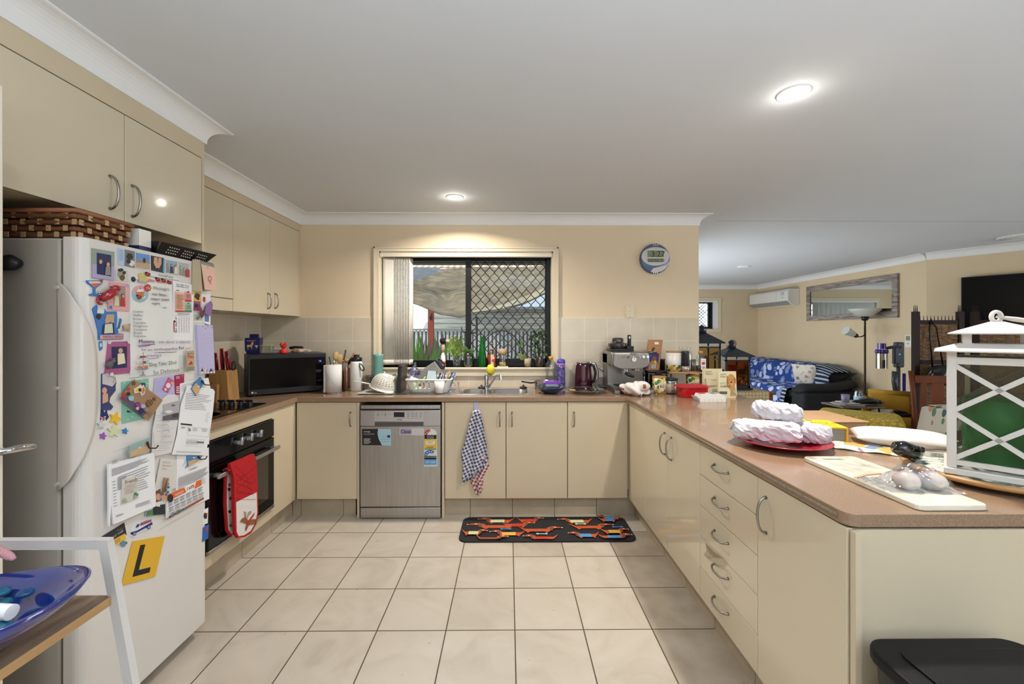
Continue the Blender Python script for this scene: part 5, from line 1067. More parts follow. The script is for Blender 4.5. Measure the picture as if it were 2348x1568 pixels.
for k, (x, y, w_, hh, lb) in enumerate(((.14, .13, .085, .062, 'clear plastic box with a green edge beside the navy tub'), (.225, .17, .05, .03, 'small clear lidded box behind the red figure'))):
    t = T('plastic_box', lb, 'container', mw(x, y), None); MT = mwT @ Matrix.Translation((x, y, 0)) @ Matrix.Rotation(-.4, 4, 'Z')
    mb = MB(clearp); mb.rbox(-w_/2, w_/2, -.03, .03, 0, hh, .004, T=MT); mb.build('body', t); mb = MB([C('lime', '#9fc46a'), lt][k]); mb.rbox(-w_/2-.002, w_/2+.002, -.032, .032, hh, hh+.005, .002, T=MT); mb.build('lid', t)
p = mw(.245, .06); mb = MB(M('red_print', '#cf2a26', .5)); mb.lathe([(.027, 0), (.03, .008), (.028, .03), (.012, .036), (.011, .05)], p, 16, fn=lambda a, z: 1+.06*sin(a*8)*(z < .03))
for a in (-.5, .5): mb.tube([p+Vector((0, 0, .045)), p+Vector((a*.02, 0, .06)), p+Vector((a*.036, 0, .075)), p+Vector((a*.03, 0, .088))], [.011, .012, .012, .007], 10)
mb.tube([p+Vector((-.014, -.004, .066)), p+Vector((0, -.008, .052)), p+Vector((.014, -.004, .066))], .008, 8); mb.build('red_figurine', label='small bright red twisted figurine on the microwave', cat='figurine')
def crumple(c, r, seed, amp=.22, seg=28, rings=16, mat=None, name=None, freq=3.0, flatb=True):
    q = random.Random(seed); ph = [(q.uniform(-1, 1)*freq*2, q.uniform(-1, 1)*freq*2, q.uniform(-1, 1)*freq*2, q.uniform(0, 6)) for _ in range(7)]
    def fn(d):
        v = 0
        for i, a in enumerate(ph): v += sin(a[0]*d.x+a[1]*d.y+a[2]*d.z+a[3])/(1+i*.4)
        k = 1+amp*.35*v
        return max(.4, k)
    mb = MB(mat); mb.ell(c, r, seg, rings, fn=fn)
    if flatb:
        zb = c[2]-r[2]*.8
        for v in mb.v:
            if v.z < zb: v.z = zb
    return mb
gm = M('glove_fabric', '#c9b9a6', .9, noise=(25, .5), col2='#8c5a3c'); 
mb = crumple(mw(.38, .13, .016), (.075, .04, .02), 5, .35, mat=gm); mb.build('cloth_gloves', label='flattened heap of cream and tan fabric gloves on the microwave', cat='gloves')
mb = crumple(mw(.36, .17, .04), (.06, .025, .014), 8, .3, mat=M('soft_black', '')); mb.build('dark_cloth', label='rolled black cloth lying over the fabric gloves', cat='cloth')
# paper towel on stand
t = T('paper_towel', 'white textured kitchen paper roll on a wire stand right of the microwave', 'paper towel', at(-1.40, 3.40))
mb = MB(M('towel_paper', '#dedbd8', .85, bump=(300, .5))); mb.lathe([(.0205, .008), (.06, .008), (.061, .225), (.0205, .225)], at(-1.405, 3.40), 28); mb.box(-1.47, -1.455, 3.36, 3.40, CZ+.008, CZ+.224); mb.build('roll', t)
mb = MB(chrome); mb.tube([(-1.40+.078*cos(a), 3.40+.078*sin(a), CZ+.004) for a in [2*pi*k/24 for k in range(24)]], .0035, 6, True); mb.tube([(-1.405, 3.40, CZ+.004), (-1.405, 3.40, CZ+.29)], .004); mb.tube([(-1.478, 3.40, CZ+.004), (-1.33, 3.40, CZ+.004)], .003); mb.build('stand', t)
# utensil crock
t = T('utensil_crock', 'dark ridged crock crowded with spoons and spatulas', 'utensil holder', at(-1.46, 3.62))
mb = MB(M('crock', '#4b3a30', .5)); mb.lathe([(.055, 0), (.062, .02), (.06, .16), (.055, .16), (.052, .01), (.001, .01)], at(-1.46, 3.62), 24); mb.build('crock', t)
def utensil(name, base, tip, kind, mat, label, hm=None):
    u = T(name, label, 'utensil', base, 'kitchen utensils in the crock'); base = Vector(base); tip = Vector(tip); d = (tip-base).normalized()
    mb = MB(hm or mat); mb.tube([base, base+(tip-base)*.8], .0055, 8); mb.build('handle', u)
    mb = MB(mat); MT = Matrix.Translation(tip) @ d.to_track_quat('Z', 'Y').to_matrix().to_4x4()
    if kind == 'spoon': mb.ell((0, 0, 0), (.024, .009, .038), 16, 10, T=MT)
    elif kind == 'spat':
        mb.rbox(-.027, .027, -.003, .003, -.045, .045, .003, T=MT)
        for k in range(3): mb.rbox(-.017+k*.013, -.011+k*.013, -.0036, .0036, -.03, .03, .001, lt, T=MT)
    else: mb.tube([MT @ Vector((.02*sin(t_), 0, .03-.05*(t_/pi)*0+.03*cos(t_))) for t_ in [2*pi*k/14 for k in range(14)]], .003, 6, True)
    mb.build('head', u)
wd1 = M('spoon_wood', '#c3a26a', .5)
cb = (-1.46, 3.62, CZ+.03)
utensil('wooden_spoon', (-1.455, 3.60, CZ+.02), (-1.425, 3.575, 1.178), 'spoon', wd1, 'pale wooden spoon nearest in the crock')
utensil('spatula', (-1.46, 3.625, CZ+.02), (-1.415, 3.65, 1.205), 'spat', black, 'black slotted spatula standing tallest in the crock')
utensil('wooden_spoon', (-1.47, 3.63, CZ+.02), (-1.49, 3.66, 1.195), 'spoon', wd1, 'wooden spoon at the back left of the crock')
utensil('serving_spoon', (-1.45, 3.62, CZ+.02), (-1.345, 3.65, 1.195), 'spoon', M('pattern_spoon', '#c4a87a', .4, noise=(40, .5), col2='#a8325c'), 'tan serving spoon with a pink flower pattern in the crock')
utensil('ladle', (-1.45, 3.61, CZ+.02), (-1.35, 3.60, 1.155), 'spoon', black, 'black ladle leaning right out of the crock')
utensil('turner', (-1.47, 3.60, CZ+.02), (-1.51, 3.58, 1.15), 'spat', black, 'black turner leaning left out of the crock behind the microwave')
utensil('measuring_hoop', (-1.45, 3.62, CZ+.02), (-1.33, 3.625, 1.15), 'loop', wd1, 'tan ring ended tool at the crock right side')
# bottles
def bottle(name, label, c, prof, mat, lidprof=None, lidmat=None, cat='bottle', extra=None, seg=24, lidname='cap', body='body', group=None):
    t = T(name, label, cat, c, group); mb = MB(mat); mb.lathe(prof, c, seg); mb.build(body, t)
    if lidprof: mb = MB(lidmat); mb.lathe(lidprof, c, seg); mb.build(lidname, t)
    if extra: extra(t)
    return t
cork = M('cork', '#b58a5c', .8)
def liq(c, r, h0, h1, mat, name='liquid'):
    def g(t): mb = MB(mat); mb.lathe([(.001, h0), (r, h0+.003), (r, h1), (.001, h1+.0005)], c, 24); mb.build(name, t)
    return g
c_ = at(-1.378, 3.60)
bottle('glass_bottle', 'slim glass bottle of peach coloured salt with a cork lid', c_, [(.001, 0), (.03, .002), (.031, .01), (.031, .19), (.02, .215), (.018, .235)], clear, [(.019, .228), (.02, .262), (.001, .263)], cork, extra=liq(c_, .029, .004, .185, M('peach_salt', '#b8683f', .8, noise=(90, .25))))
c_ = at(-1.27, 3.53)
def loop_(t): mb = MB(black); mb.tube([c_+Vector((.035+.02*(1-cos(a))+.0, -.035, .25-.03*sin(a/2)*1.6-.02+.022*sin(a))) for a in [2*pi*k/16 for k in range(16)]], .0045, 8, True); mb.build('carry_loop', t)
bottle('drink_flask', 'tall white steel flask with a black cap and carry loop', c_, [(.045, 0), (.049, .006), (.049, .225), (.044, .245)], M('flask_white', '#d9d8d4', .35), [(.044, .244), (.044, .275), (.026, .282), (.024, .282), (.024, .3), (.001, .302)], black, extra=loop_)
c_ = at(-1.118, 3.62)
bottle('vase', 'tall translucent teal tumbler at the left corner of the window sill', c_, [(.001, .004), (.043, .0), (.046, .01), (.047, .09), (.040, .16), (.043, .28), (.047, .30), (.044, .30), (.04, .28), (.037, .16), (.043, .09), (.001, .008)], M('teal_plastic', '#7fb9ae', .25, trans=.35), cat='tumbler')
c_ = at(-1.165, 3.55)
bottle('glass_cup', 'low smoky glass and steel pot beside the white flask', c_, [(.001, .0), (.05, .0), (.052, .01), (.053, .12), (.056, .124), (.05, .124), (.048, .01), (.001, .006)], M('smoky_steel', '#8f8a85', .12, .85), cat='pot')
# colander on mat
mb = MB(M('mat_grey', '#a5a49f', .5)); mb.rbox(onZ(822, 903, CZ).x, -.905, 3.29, 3.50, CZ+.0045, CZ+.012, .003); mb.build('draining_mat', label='grey flat draining mat under the colander', cat='mat')
t = T('colander', 'white plastic colander lying upside down with its long handle left', 'colander', at(-1.01, 3.40, CZ+.02))
cw = M('colander_white', '#dcd8cc', .4); MT = Matrix.Translation((-1.005, 3.40, CZ+.035)) @ Matrix.Rotation(.28, 4, 'Y') @ Matrix.Rotation(.1, 4, 'X')
mb = MB(cw); pr_ = [(.112, 0), (.117, .004), (.113, .008)]+[(.108*cos(a)**.6, .01+.105*sin(a)) for a in [pi/2*k/10 for k in range(10)]]+[(.02, .114), (.001, .114)]; mb.lathe(pr_, (0, 0, 0), 36, T=MT)
for a in (2.2, .3): mb.rbox(-.012, .012, -.006, .006, 0, .022, .003, T=MT @ Matrix.Rotation(a, 4, 'Z') @ Matrix.Translation((.07, 0, .095)))
mb.build('bowl', t)
mb = MB(C('slot', '#8f8a7c'))
for i in range(7):
    a = .45+i*.14; rr_ = .108*cos(a)**.6+.0006; z = .01+.105*sin(a)
    for k in range(26): 
        q = 2*pi*k/26; Q = MT @ Matrix.Rotation(q, 4, 'Z') @ Matrix.Translation((rr_, 0, z)); mb.rbox(-.002, .0012, -.008, .008, -.0018, .0018, .0008, T=Q, seg=1)
mb.build('slots', t)
mb = MB(cw); mb.tube([MT @ Vector((-.11, 0, .004)), MT @ Vector((-.16, -.02, .006)), MT @ Vector((-.235, -.045, .004))], [.009, .010, .007], 8, flat=.6); mb.build('handle', t)
# oven trays on edge
t = T('roasting_tray', 'black deep roasting tray standing on edge left of the dish rack', 'tray', at(-.86, 3.45)); MT = Matrix.Translation((-.888, 3.34, CZ+.0045)) @ Matrix.Rotation(.06, 4, 'Y') @ Matrix.Rotation(.05, 4, 'Z')
mb = MB(M('enamel_black', '#1d1c20', .35)); mb.rbox(0, .03, 0, .26, 0, .215, .006, T=MT); mb.build('tray_side', t); mb = MB(M('enamel_black', '')); mb.rbox(.0, .036, -.006, .266, .208, .218, .003, T=MT); mb.build('rim', t)
t = T('wire_rack', 'dark wire rack leaning between the colander and the black tray', 'rack', at(-.93, 3.37)); MT = Matrix.Translation((-.905, 3.36, CZ+.006)) @ Matrix.Rotation(-.35, 4, 'Y')
mb = MB(M('wire_dark', '#3c3f4a', .3, .6))
for k in range(9): mb.tube([MT @ Vector((0, 0, .0+k*.017)), MT @ Vector((0, .2, k*.017))], .0022, 5)
for k in range(8): mb.tube([MT @ Vector((.002, k*.028, 0)), MT @ Vector((.002, k*.028, .14))], .0022, 5)
mb.build('wires', t)
# dish rack
t = T('dish_rack', 'white plastic dish rack full of drying things beside the sink', 'dish rack', at(-.63, 3.46)); RZ = 1.025; dx0, dx1, dy0, dy1 = -.815, -.455, 3.325, 3.60
dwh = M('rack_white', '#dcdad4', .4); z0 = CZ+.01; mb = MB(dwh)
mb.tube([(x, y, RZ) for x, y in rr(dx0, dx1, dy0, dy1, .03, 4)], .006, 8, True); mb.build('rim', t)
mb = MB(dwh); ins = .03
ov_ = rr(dx0, dx1, dy0, dy1, .03, 4); inn = rr(dx0+ins, dx1-ins, dy0+.02, dy1-.02, .03, 4); n = len(ov_)
# side bars with gaps
for i in range(n):
    j = (i+1) % n; a, b_ = Vector((*ov_[i], RZ)), Vector((*ov_[j], RZ)); c, d = Vector((*inn[i], z0)), Vector((*inn[j], z0)); L_ = (b_-a).length
    front = abs(a.y-dy0) < .002 and abs(b_.y-dy0) < .002
    if front:
        for s0, s1 in ((0, .10), (.16, .22), (.30, .36), (.42, .5), (.56, 1.0)):
            mb.add([a.lerp(b_, s0), a.lerp(b_, s1), c.lerp(d, s1), c.lerp(d, s0)], [(0, 1, 2, 3)])
        mb.add([a.lerp(b_, 0), b_, c.lerp(d, 1).lerp(b_, .8), c.lerp(a, .8)], [(0, 1, 2, 3)]); mb.add([a.lerp(c, .85), b_.lerp(d, .85), d, c], [(0, 1, 2, 3)])
    elif L_ > .05:
        for k in range(10): mb.add([a.lerp(b_, k/10), a.lerp(b_, (k+.55)/10), c.lerp(d, (k+.55)/10), c.lerp(d, k/10)], [(0, 1, 2, 3)])
        mb.add([a.lerp(c, .85), b_.lerp(d, .85), d, c], [(0, 1, 2, 3)])
    else: mb.add([a, b_, d, c], [(0, 1, 2, 3)])
mb.add([(x, y, z0) for x, y in inn], [tuple(range(n))]); mb.build('basket', t, solid=.003)
mb = MB(dwh); mb.lathe([(.03, -.0), (.033, .004), (.042, .098), (.038, .098), (.03, .006)], (-.545, dy0+.008, CZ+.006), 20); mb.build('cutlery_cup', t)
G2 = 'things drying in the dish rack'
g = T('box_grater', 'steel box grater with a black grip tilted in the dish rack', 'grater', at(-.66, 3.5, CZ+.03), G2); MT = Matrix.Translation((-.745, 3.47, CZ+.085)) @ Matrix.Rotation(.92, 4, 'Y') @ Matrix.Rotation(-.15, 4, 'Z')
mb = MB(steel); q = [(-.052, -.042), (.052, -.042), (.052, .042), (-.052, .042)]; mb.add([MT @ Vector((x*k, y*k, z)) for k, z in ((1, 0), (.78, .22)) for x, y in q], [(0, 1, 5, 4), (1, 2, 6, 5), (2, 3, 7, 6), (3, 0, 4, 7), (4, 5, 6, 7)]); mb.build('body', g)
mb = MB(C('gratehole', '#4a4744'))
for i in range(13):
    for k in range(7):
        s_ = 1-.22*i/13-.02; mb.ell(MT @ Vector(((-.042+k*.014+(.007 if i % 2 else 0))*s_, -.0435*s_, .02+i*.0145)), (.0036, .0036, .0036), 6, 4)
        if k < 6: mb.ell(MT @ Vector((-.0535*s_, (-.034+k*.0135)*s_, .02+i*.0145)), (.003, .003, .003), 6, 4, mat=lt)
mb.build('holes', g, kind='stuff'); mb = MB(black); mb.rbox(-.05, .05, -.042, .042, .215, .24, .012, T=MT); mb.tube([MT @ Vector((-.045, 0, .23)), MT @ Vector((-.03, 0, .255)), MT @ Vector((.03, 0, .255)), MT @ Vector((.045, 0, .23))], .008, 8); mb.build('grip', g)
fun = glass('lilac_plastic', '#c3c6e6', .25, .15)
mb = MB(fun); MT = Matrix.Translation((-.765, 3.42, 1.085)) @ Matrix.Rotation(.35, 4, 'X'); mb.lathe([(.047, -.02), (.05, -.02), (.05, .0), (.012, .045), (.006, .085), (.004, .085)], (0, 0, 0), 24, T=MT @ Matrix.Rotation(-.9, 4, 'X')); mb.build('funnel', label='translucent lilac funnel propped at the back of the dish rack', cat='funnel', group=G2)
def tub(name, label, c, w_, d_, h_, mat, rot=0, tilt=0):
    mb = MB(mat); MT = Matrix.Translation(c) @ Matrix.Rotation(rot, 4, 'Z') @ Matrix.Rotation(tilt, 4, 'Y'); q = [(-1, -1), (1, -1), (1, 1), (-1, 1)]
    mb.add([MT @ Vector((x*w_/2*k, y*d_/2*k, z)) for k, z in ((1, 0), (1.03, .006), (.78, h_)) for x, y in q], [(i*4+k, i*4+(k+1) % 4, (i+1)*4+(k+1) % 4, (i+1)*4+k) for i in range(2) for k in range(4)]+[(8, 9, 10, 11)]); mb.build(name, label=label, cat='container', group=G2, bevel=.004, solid=.002)
tub('plastic_tub', 'pale frosted tub upturned at the centre of the dish rack', (-.62, 3.40, 1.01), .085, .07, .085, glass('frost_mint', '#d5e9e6', .45, .3), .1, .05)
tub('plastic_tub', 'white square tub upturned at the left of the dish rack', (-.775, 3.385, .985), .08, .07, .055, white, .5, .35)
gl = T('dish_brush', 'bright green handled brush poking through the dish rack slots', 'brush', (-.72, 3.37, .93), G2); mb = MB(M('lime_plastic', '#7dbd3a', .35)); mb.tube([(-.77, 3.345, .935), (-.745, 3.36, .965), (-.69, 3.38, 1.01), (-.665, 3.39, 1.045)], .012, 10, flat=.6); mb.build('handle', gl)
for k, (x, m_) in enumerate(((-.745, '#a31c22'), (-.70, '#a31c22'), (-.655, '#9fc7a6'))):
    mb = MB(M('plate%d' % k, m_, .3)); mb.lathe([(.001, 0), (.035, .002), (.043, .008), (.04, .01), (.001, .004)], (0, 0, 0), 24, T=Matrix.Translation((x, 3.42, .985)) @ Matrix.Rotation(1.4, 4, 'Y')); mb.build('saucer', label=['leftmost red saucer standing inside the dish rack', 'second red saucer standing inside the dish rack', 'pale green saucer standing inside the dish rack'][k], cat='saucer', group=G2)
q = random.Random(4)
cl = [('#1c2e63', 'navy handled knife'), ('#8d8f99', 'steel fork'), ('#2d4f8f', 'blue handled peeler'), ('#8a6a48', 'brown wooden handled knife'), ('#17171c', 'black handled knife'), ('#8d8f99', 'steel spoon'), ('#2350a0', 'bright blue spoon')]
for k, (h, lb) in enumerate(cl):
    x = -.59+k*.02; tx = x+.03+.025*q.random(); mb = MB(M('cut%s' % h[1:], h, .25, .8 if h == '#8d8f99' else 0)); zt = 1.065+.03*q.random()
    mb.tube([(x, 3.40+.02*(k % 3), .955), ((x+tx)/2, 3.42+.02*(k % 3), 1.01), (tx, 3.44+.02*(k % 3), zt)], [.004, .007, .011], 8, flat=.5); mb.build('cutlery', label=lb+' standing at the right end of the dish rack', cat='cutlery', group='cutlery in the dish rack')
for k, (x, y, lb) in enumerate(((-.41, 3.40, 'steel fork leaning at the edge of the small sink bowl'), (-.385, 3.36, 'shiny knife leaning beside the fork at the small sink bowl'))):
    mb = MB(chrome); tp_ = Vector((x-.045+k*.03, y, CZ+.09)); mb.tube([(x+.02, y-.02, CZ+.008), (x-.01, y-.01, CZ+.05), tp_], [.005, .006, .009], 8, flat=.45)
    if k == 0:
        for j in range(4): mb.tube([(x+.02, y-.02+j*.006-.009, CZ+.008), (x+.045, y-.03+j*.006-.009, CZ+.006)], .0013, 5)
    mb.build('dining_fork' if k == 0 else 'table_knife', label=lb, cat='cutlery')
# towel on door
t = T('tea_towel', 'blue checked tea towel with a red checked end hung on the cupboard door', 'towel', onY(1090, 1135, DY-.03))
mb = MB(M('lilac_hook', '#b3b3cf', .3)); a = onY(1087, 908, DY-.004); b_ = onY(1096.5, 940, DY-.004); mb.rbox(a.x, b_.x, DY-.006, DY-.001, b_.z, DZ1+.002, .001); mb.rbox(a.x, b_.x, DY-.012, DY-.004, b_.z-.006, b_.z+.004, .002); mb.build('door_hook', label='lilac plastic hook over the cupboard door holding the checked towel', cat='hook')
def gingham(name, c_hex, rot=.5, sc=1/.0125):
    g_ = NG(name, .9); m_ = g_.n('ShaderNodeMapping'); g_.put(m_.inputs[0], g_.co); m_.inputs['Rotation'].default_value = (0, rot, 0); x, y, z = g_.xyz(m_.outputs[0])
    fx_ = g_.math('LESS_THAN', g_.math('FRACT', g_.math('MULTIPLY', x, sc/2)), .5); fz_ = g_.math('LESS_THAN', g_.math('FRACT', g_.math('MULTIPLY', z, sc/2)), .5)
    f_ = g_.math('MULTIPLY', g_.math('ADD', fx_, fz_), .5); g_.col(g_.mix(f_, lin('#d9d4d2'), lin(c_hex))); return g_.m
gb = gingham('gingham_blue', '#1d2f6b', .35); gr_ = gingham('gingham_red', '#96222f', -.5)
def towel(rows, mat, name, depth, seed):
    q = random.Random(seed); ph = q.random()*6
    def fn(u, v):
        k = v*(len(rows)-1); i = min(int(k), len(rows)-2); w_ = k-i; y = rows[i][0]*(1-w_)+rows[i+1][0]*w_; xl = rows[i][1]*(1-w_)+rows[i+1][1]*w_; xr = rows[i][2]*(1-w_)+rows[i+1][2]*w_
        yl = rows[i][3] if len(rows[i]) > 3 else 0; p = onY(xl+(xr-xl)*u, y+(u-.5)*(rows[i][3]*(1-w_)+rows[i+1][3]*w_), DY-.03)
        return p+Vector((0, -.014*sin(u*13+ph+v*2)*min(1, v*3+.25)-depth, 0))
    mb = MB(mat); mb.grid(fn, 30, 24); mb.build(name, t, solid=.002)
towel([(940, 1085, 1101, 0), (975, 1075, 1108, 0), (1020, 1064, 1116, 0), (1045, 1058, 1120, 10), (1060, 1062, 1121, -20), (1085, 1060, 1110, -30), (1104, 1060, 1078, -10)], gb, 'blue_cloth', 0, 2)
towel([(1040, 1085, 1115, 0), (1075, 1078, 1122, -10), (1100, 1077, 1108, 0), (1120, 1080, 1106, 8), (1136, 1094, 1100, 0)], gr_, 'red_cloth', -.016, 5)
# floor mat
mt = T('kitchen_mat', 'black cushioned mat with orange sausage dogs in front of the sink', 'mat', onZ(1255, 1215, 0)); mx = [onZ(1050, 1244, 0), onZ(1462, 1241, 0), onZ(1432, 1186, 0), onZ(1068, 1190, 0)]
x0, x1, y0, y1 = mx[0].x+.0, mx[1].x, mx[0].y-.005, mx[3].y+.01
mb = MB(M('mat_black', '#1b1a1c', .8)); mb.prism(rr(x0, x1, y0, y1, .06, 8), 0.0005, .012); mb.build('pad', mt, bevel=.004)
mp = MB(); Wm, Hm = x1-x0, y1-y0
def MP(u, v, e): return (x0+Wm*u, y1-Hm*v, .0126+e*.00015)
_l = [0]
def mpoly(pts, mat): _l[0] += 1; mp.add([MP(u, v, _l[0]) for u, v in pts if True], [tuple(range(len(pts)))], mat)
od = C('dogrust', '#b5502c'); 
def dachs(u, v, w_, fl, coat_, sz=.112):
    s_ = -1 if fl else 1; A_ = lambda a, b_: (min(.995, max(.005, u+s_*a*w_)), min(.985, max(.015, v+b_*sz)))
    mpoly([A_(.30, -.25), (A_(.86, -.25)), A_(.9, .1), A_(.84, .7), A_(.8, 1.2), A_(.75, .75), A_(.42, .75), A_(.38, 1.25), A_(.33, .8), A_(.28, .4)], od)
    mpoly([A_(.86, -.2), A_(1.02, -1.2), A_(.9, .1)], od)
    mpoly([A_(.0, -.55), A_(.12, -.95), A_(.24, -1.1), A_(.36, -.6), A_(.34, .1), A_(.26, -.1), A_(.2, -.35)], od)
    if coat_: mpoly([A_(.34, -.35), A_(.72, -.35), A_(.72, .75), A_(.36, .75)], coat_)
    mpoly([A_(.22, -.8), A_(.29, -.8), A_(.31, .3), A_(.24, .45)], brn); mpoly([A_(.0, -.7), A_(.03, -.75), A_(.03, -.45), A_(.0, -.45)], lt); mpoly([A_(.155, -.9), A_(.19, -.9), A_(.19, -.65), A_(.155, -.65)], lt)
cr2 = C('coat_cream', '#c9c79a'); yl2 = C('coat_yellow', '#d9a94a'); bl2 = C('coat_blue', '#4f8fc4'); rd2 = C('coat_red', '#b8331f')
for a in ((.09, .17, .23, 0, cr2), (.50, .15, .17, 1, rd2), (.03, .42, .31, 0, None), (.44, .37, .20, 1, rd2), (.58, .22, .22, 0, cr2), (.91, .47, .27, 1, None), (.17, .74, .21, 0, yl2), (.60, .60, .26, 1, None), (.62, .82, .18, 0, bl2), (.36, .93, .2, 0, rd2), (.16, .72, .15, 1, cr2), (.97, .20, .14, 1, bl2), (.98, .70, .17, 1, yl2), (.28, .97, .18, 1, None), (.82, .11, .16, 0, bl2), (.98, .93, .2, 1, bl2)): dachs(*a)
for u, v, m_ in ((.265, .62, blue), (.47, .82, C('lb', '')), (.71, .43, cr2), (.92, .56, blue)):
    mpoly([(u-.022, v-.012), (u+.022, v-.012), (u+.022, v+.02), (u-.022, v+.02)], m_)
    for s_ in (-1, 1): mpoly([(u+s_*.025+.008*cos(a), v+.004+.035*sin(a)) for a in [2*pi*k/10 for k in range(10)]], m_)
mp.build('print', mt)
# ================================================================ BENCH THINGS, RIGHT OF THE SINK
c_ = at(.34, 3.655)
t = T('saucepan', 'small steel saucepan with a black handle behind the dark blue bowl', 'saucepan', at(.315, 3.60)); mb = MB(ss); mb.lathe([(.001, 0), (.074, 0), (.078, .01), (.078, .072), (.083, .076), (.076, .074), (.074, .008), (.001, .006)], at(.30, 3.585), 28); mb.build('pan', t)
mb = MB(black); mb.tube([at(.225, 3.59, .972), at(.19, 3.59, .970), at(.11, 3.592, .982)], [.008, .011, .009], 8, flat=.7); mb.build('handle', t)
t = T('bowl', 'wide dark blue ceramic bowl right of the sink', 'bowl', at(.34, 3.40)); bc = at(.335, 3.37)
mb = MB(M('bowl_blue', '#12304f', .08, coat=.8)); mb.lathe([(.001, 0), (.05, 0), (.052, .006), (.09, .022), (.118, .05), (.121, .055), (.115, .053), (.085, .028), (.05, .012), (.001, .01)], bc, 36); mb.build('body', t)
t = T('food_tub', 'clear lilac food tub with a purple lid sitting in the dark blue bowl', 'container', bc+Vector((.01, 0, .03))); mb = MB(glass('tub_lilac', '#bfc3ea', .3, .2)); tc_ = bc+Vector((.01, 0, .026)); mb.prism([(x, y) for x, y in rr(tc_.x-.064, tc_.x+.064, tc_.y-.045, tc_.y+.045, .02)], tc_.z, tc_.z+.052); mb.build('body', t)
mb = MB(M('lid_purple', '#7a3fb5', .25, coat=.4)); mb.prism(rr(tc_.x-.071, tc_.x+.071, tc_.y-.052, tc_.y+.052, .025), tc_.z+.052, tc_.z+.062); mb.prism(rr(tc_.x-.05, tc_.x+.05, tc_.y-.034, tc_.y+.034, .02), tc_.z+.062, tc_.z+.07); mb.build('lid', t)
c_ = at(.372, 3.70)
bottle('plastic_bottle', 'empty clear ribbed bottle with an orange cap behind the bowl', c_, [(.001, .0), (.045, .002), (.047, .03), (.043, .035)]+[(.045+.002*(k % 2), .04+k*.012) for k in range(10)]+[(.046, .17), (.047, .19), (.04, .22), (.02, .245), (.017, .255)], clearp, [(.019, .248), (.02, .275), (.001, .276)], M('cap_orange', '#dc9324', .4))
c_ = at(.462, 3.70)
fp = NG('purple_floral', .3); v = fp.n('ShaderNodeTexVoronoi'); fp.put(v.inputs[0], fp.co); v.inputs['Scale'].default_value = 70; fp.col(fp.ramp(v.outputs[0], (.1, '#c98fa8'), (.28, '#8f86c4'), (.4, '#4a3f86')))
bottle('drink_bottle', 'purple patterned drink bottle with a violet and pink lid', c_, [(.001, 0), (.034, .002), (.036, .01), (.036, .12), (.034, .17), (.036, .2)], fp.m, [(.036, .2), (.037, .202), (.037, .214), (.036, .215)], M('lid_pink', '#c77fb4', .3), extra=lambda t: MB(M('lid_violet', '#4b44a8', .25, coat=.4)).lathe([(.036, .2145), (.037, .22), (.035, .245), (.02, .254), (.001, .255)], c_).build('lid_dome', t))
# kettle
t = T('kettle', 'burgundy electric kettle with a chrome handle', 'kettle', at(.655, 3.655)); kc = at(.65, 3.655)
mb = MB(M('burgundy', '#3f0d24', .18, .5, coat=.8)); mb.lathe([(.076, .022), (.078, .03), (.075, .1), (.066, .19), (.063, .222)], kc, 32); mb.build('body', t)
mb = MB(chrome); mb.lathe([(.063, .222), (.055, .232), (.001, .236)], kc, 32); mb.rbox(kc.x-.074, kc.x-.05, kc.y-.012, kc.y+.012, kc.z+.2, kc.z+.222, .005); mb.build('lid', t)
mb = MB(black); mb.lathe([(.001, 0), (.08, .0), (.08, .018), (.074, .022)], kc, 32); mb.build('base', t)
mb = MB(chrome); mb.tube([kc+Vector((.05, -.02, .225)), kc+Vector((.095, -.02, .215)), kc+Vector((.118, -.02, .15)), kc+Vector((.115, -.02, .09)), kc+Vector((.09, -.02, .055))], [.011, .013, .013, .012, .009], 10); mb.build('handle', t)
mb = MB(black); mb.tube([kc+Vector((.055, -.02, .205)), kc+Vector((.084, -.02, .195)), kc+Vector((.098, -.02, .14)), kc+Vector((.092, -.02, .08)), kc+Vector((.07, -.02, .05))], [.01, .009, .008, .008, .01], 8); mb.build('grip_lining', t)
f = Panel([kc+Vector((-.03, -.0785, .05)), kc+Vector((.02, -.0785, .05)), kc+Vector((.02, -.0785, .035)), kc+Vector((-.03, -.0785, .035))], (0, -1, 0), M('burgundy', ''), .0005, -.006); f.t('Breville', .1, .9, .8, mid); f.build('badge', t)
# glass platter
mb = MB(glass('cut_glass', '#e6ebe9', .5, .1)); mb.lathe([(.001, 0), (.08, 0), (.085, .006), (.12, .016), (.158, .026), (.165, .03), (.155, .029), (.11, .018), (.08, .008), (.001, .004)], at(.62, 3.40), 40, fn=lambda a, z: 1+.02*sin(a*20)*(z > .01)); mb.build('glass_platter', label='clear cut glass cake platter on the bench before the kettle', cat='platter')
mb = MB(M('biscuit', '#c79a68', .8)); mb.rbox(.485, .53, 3.33, 3.36, CZ+.02, CZ+.032, .004); mb.build('biscuit', label='small tan biscuit on the left edge of the glass platter', cat='biscuit')
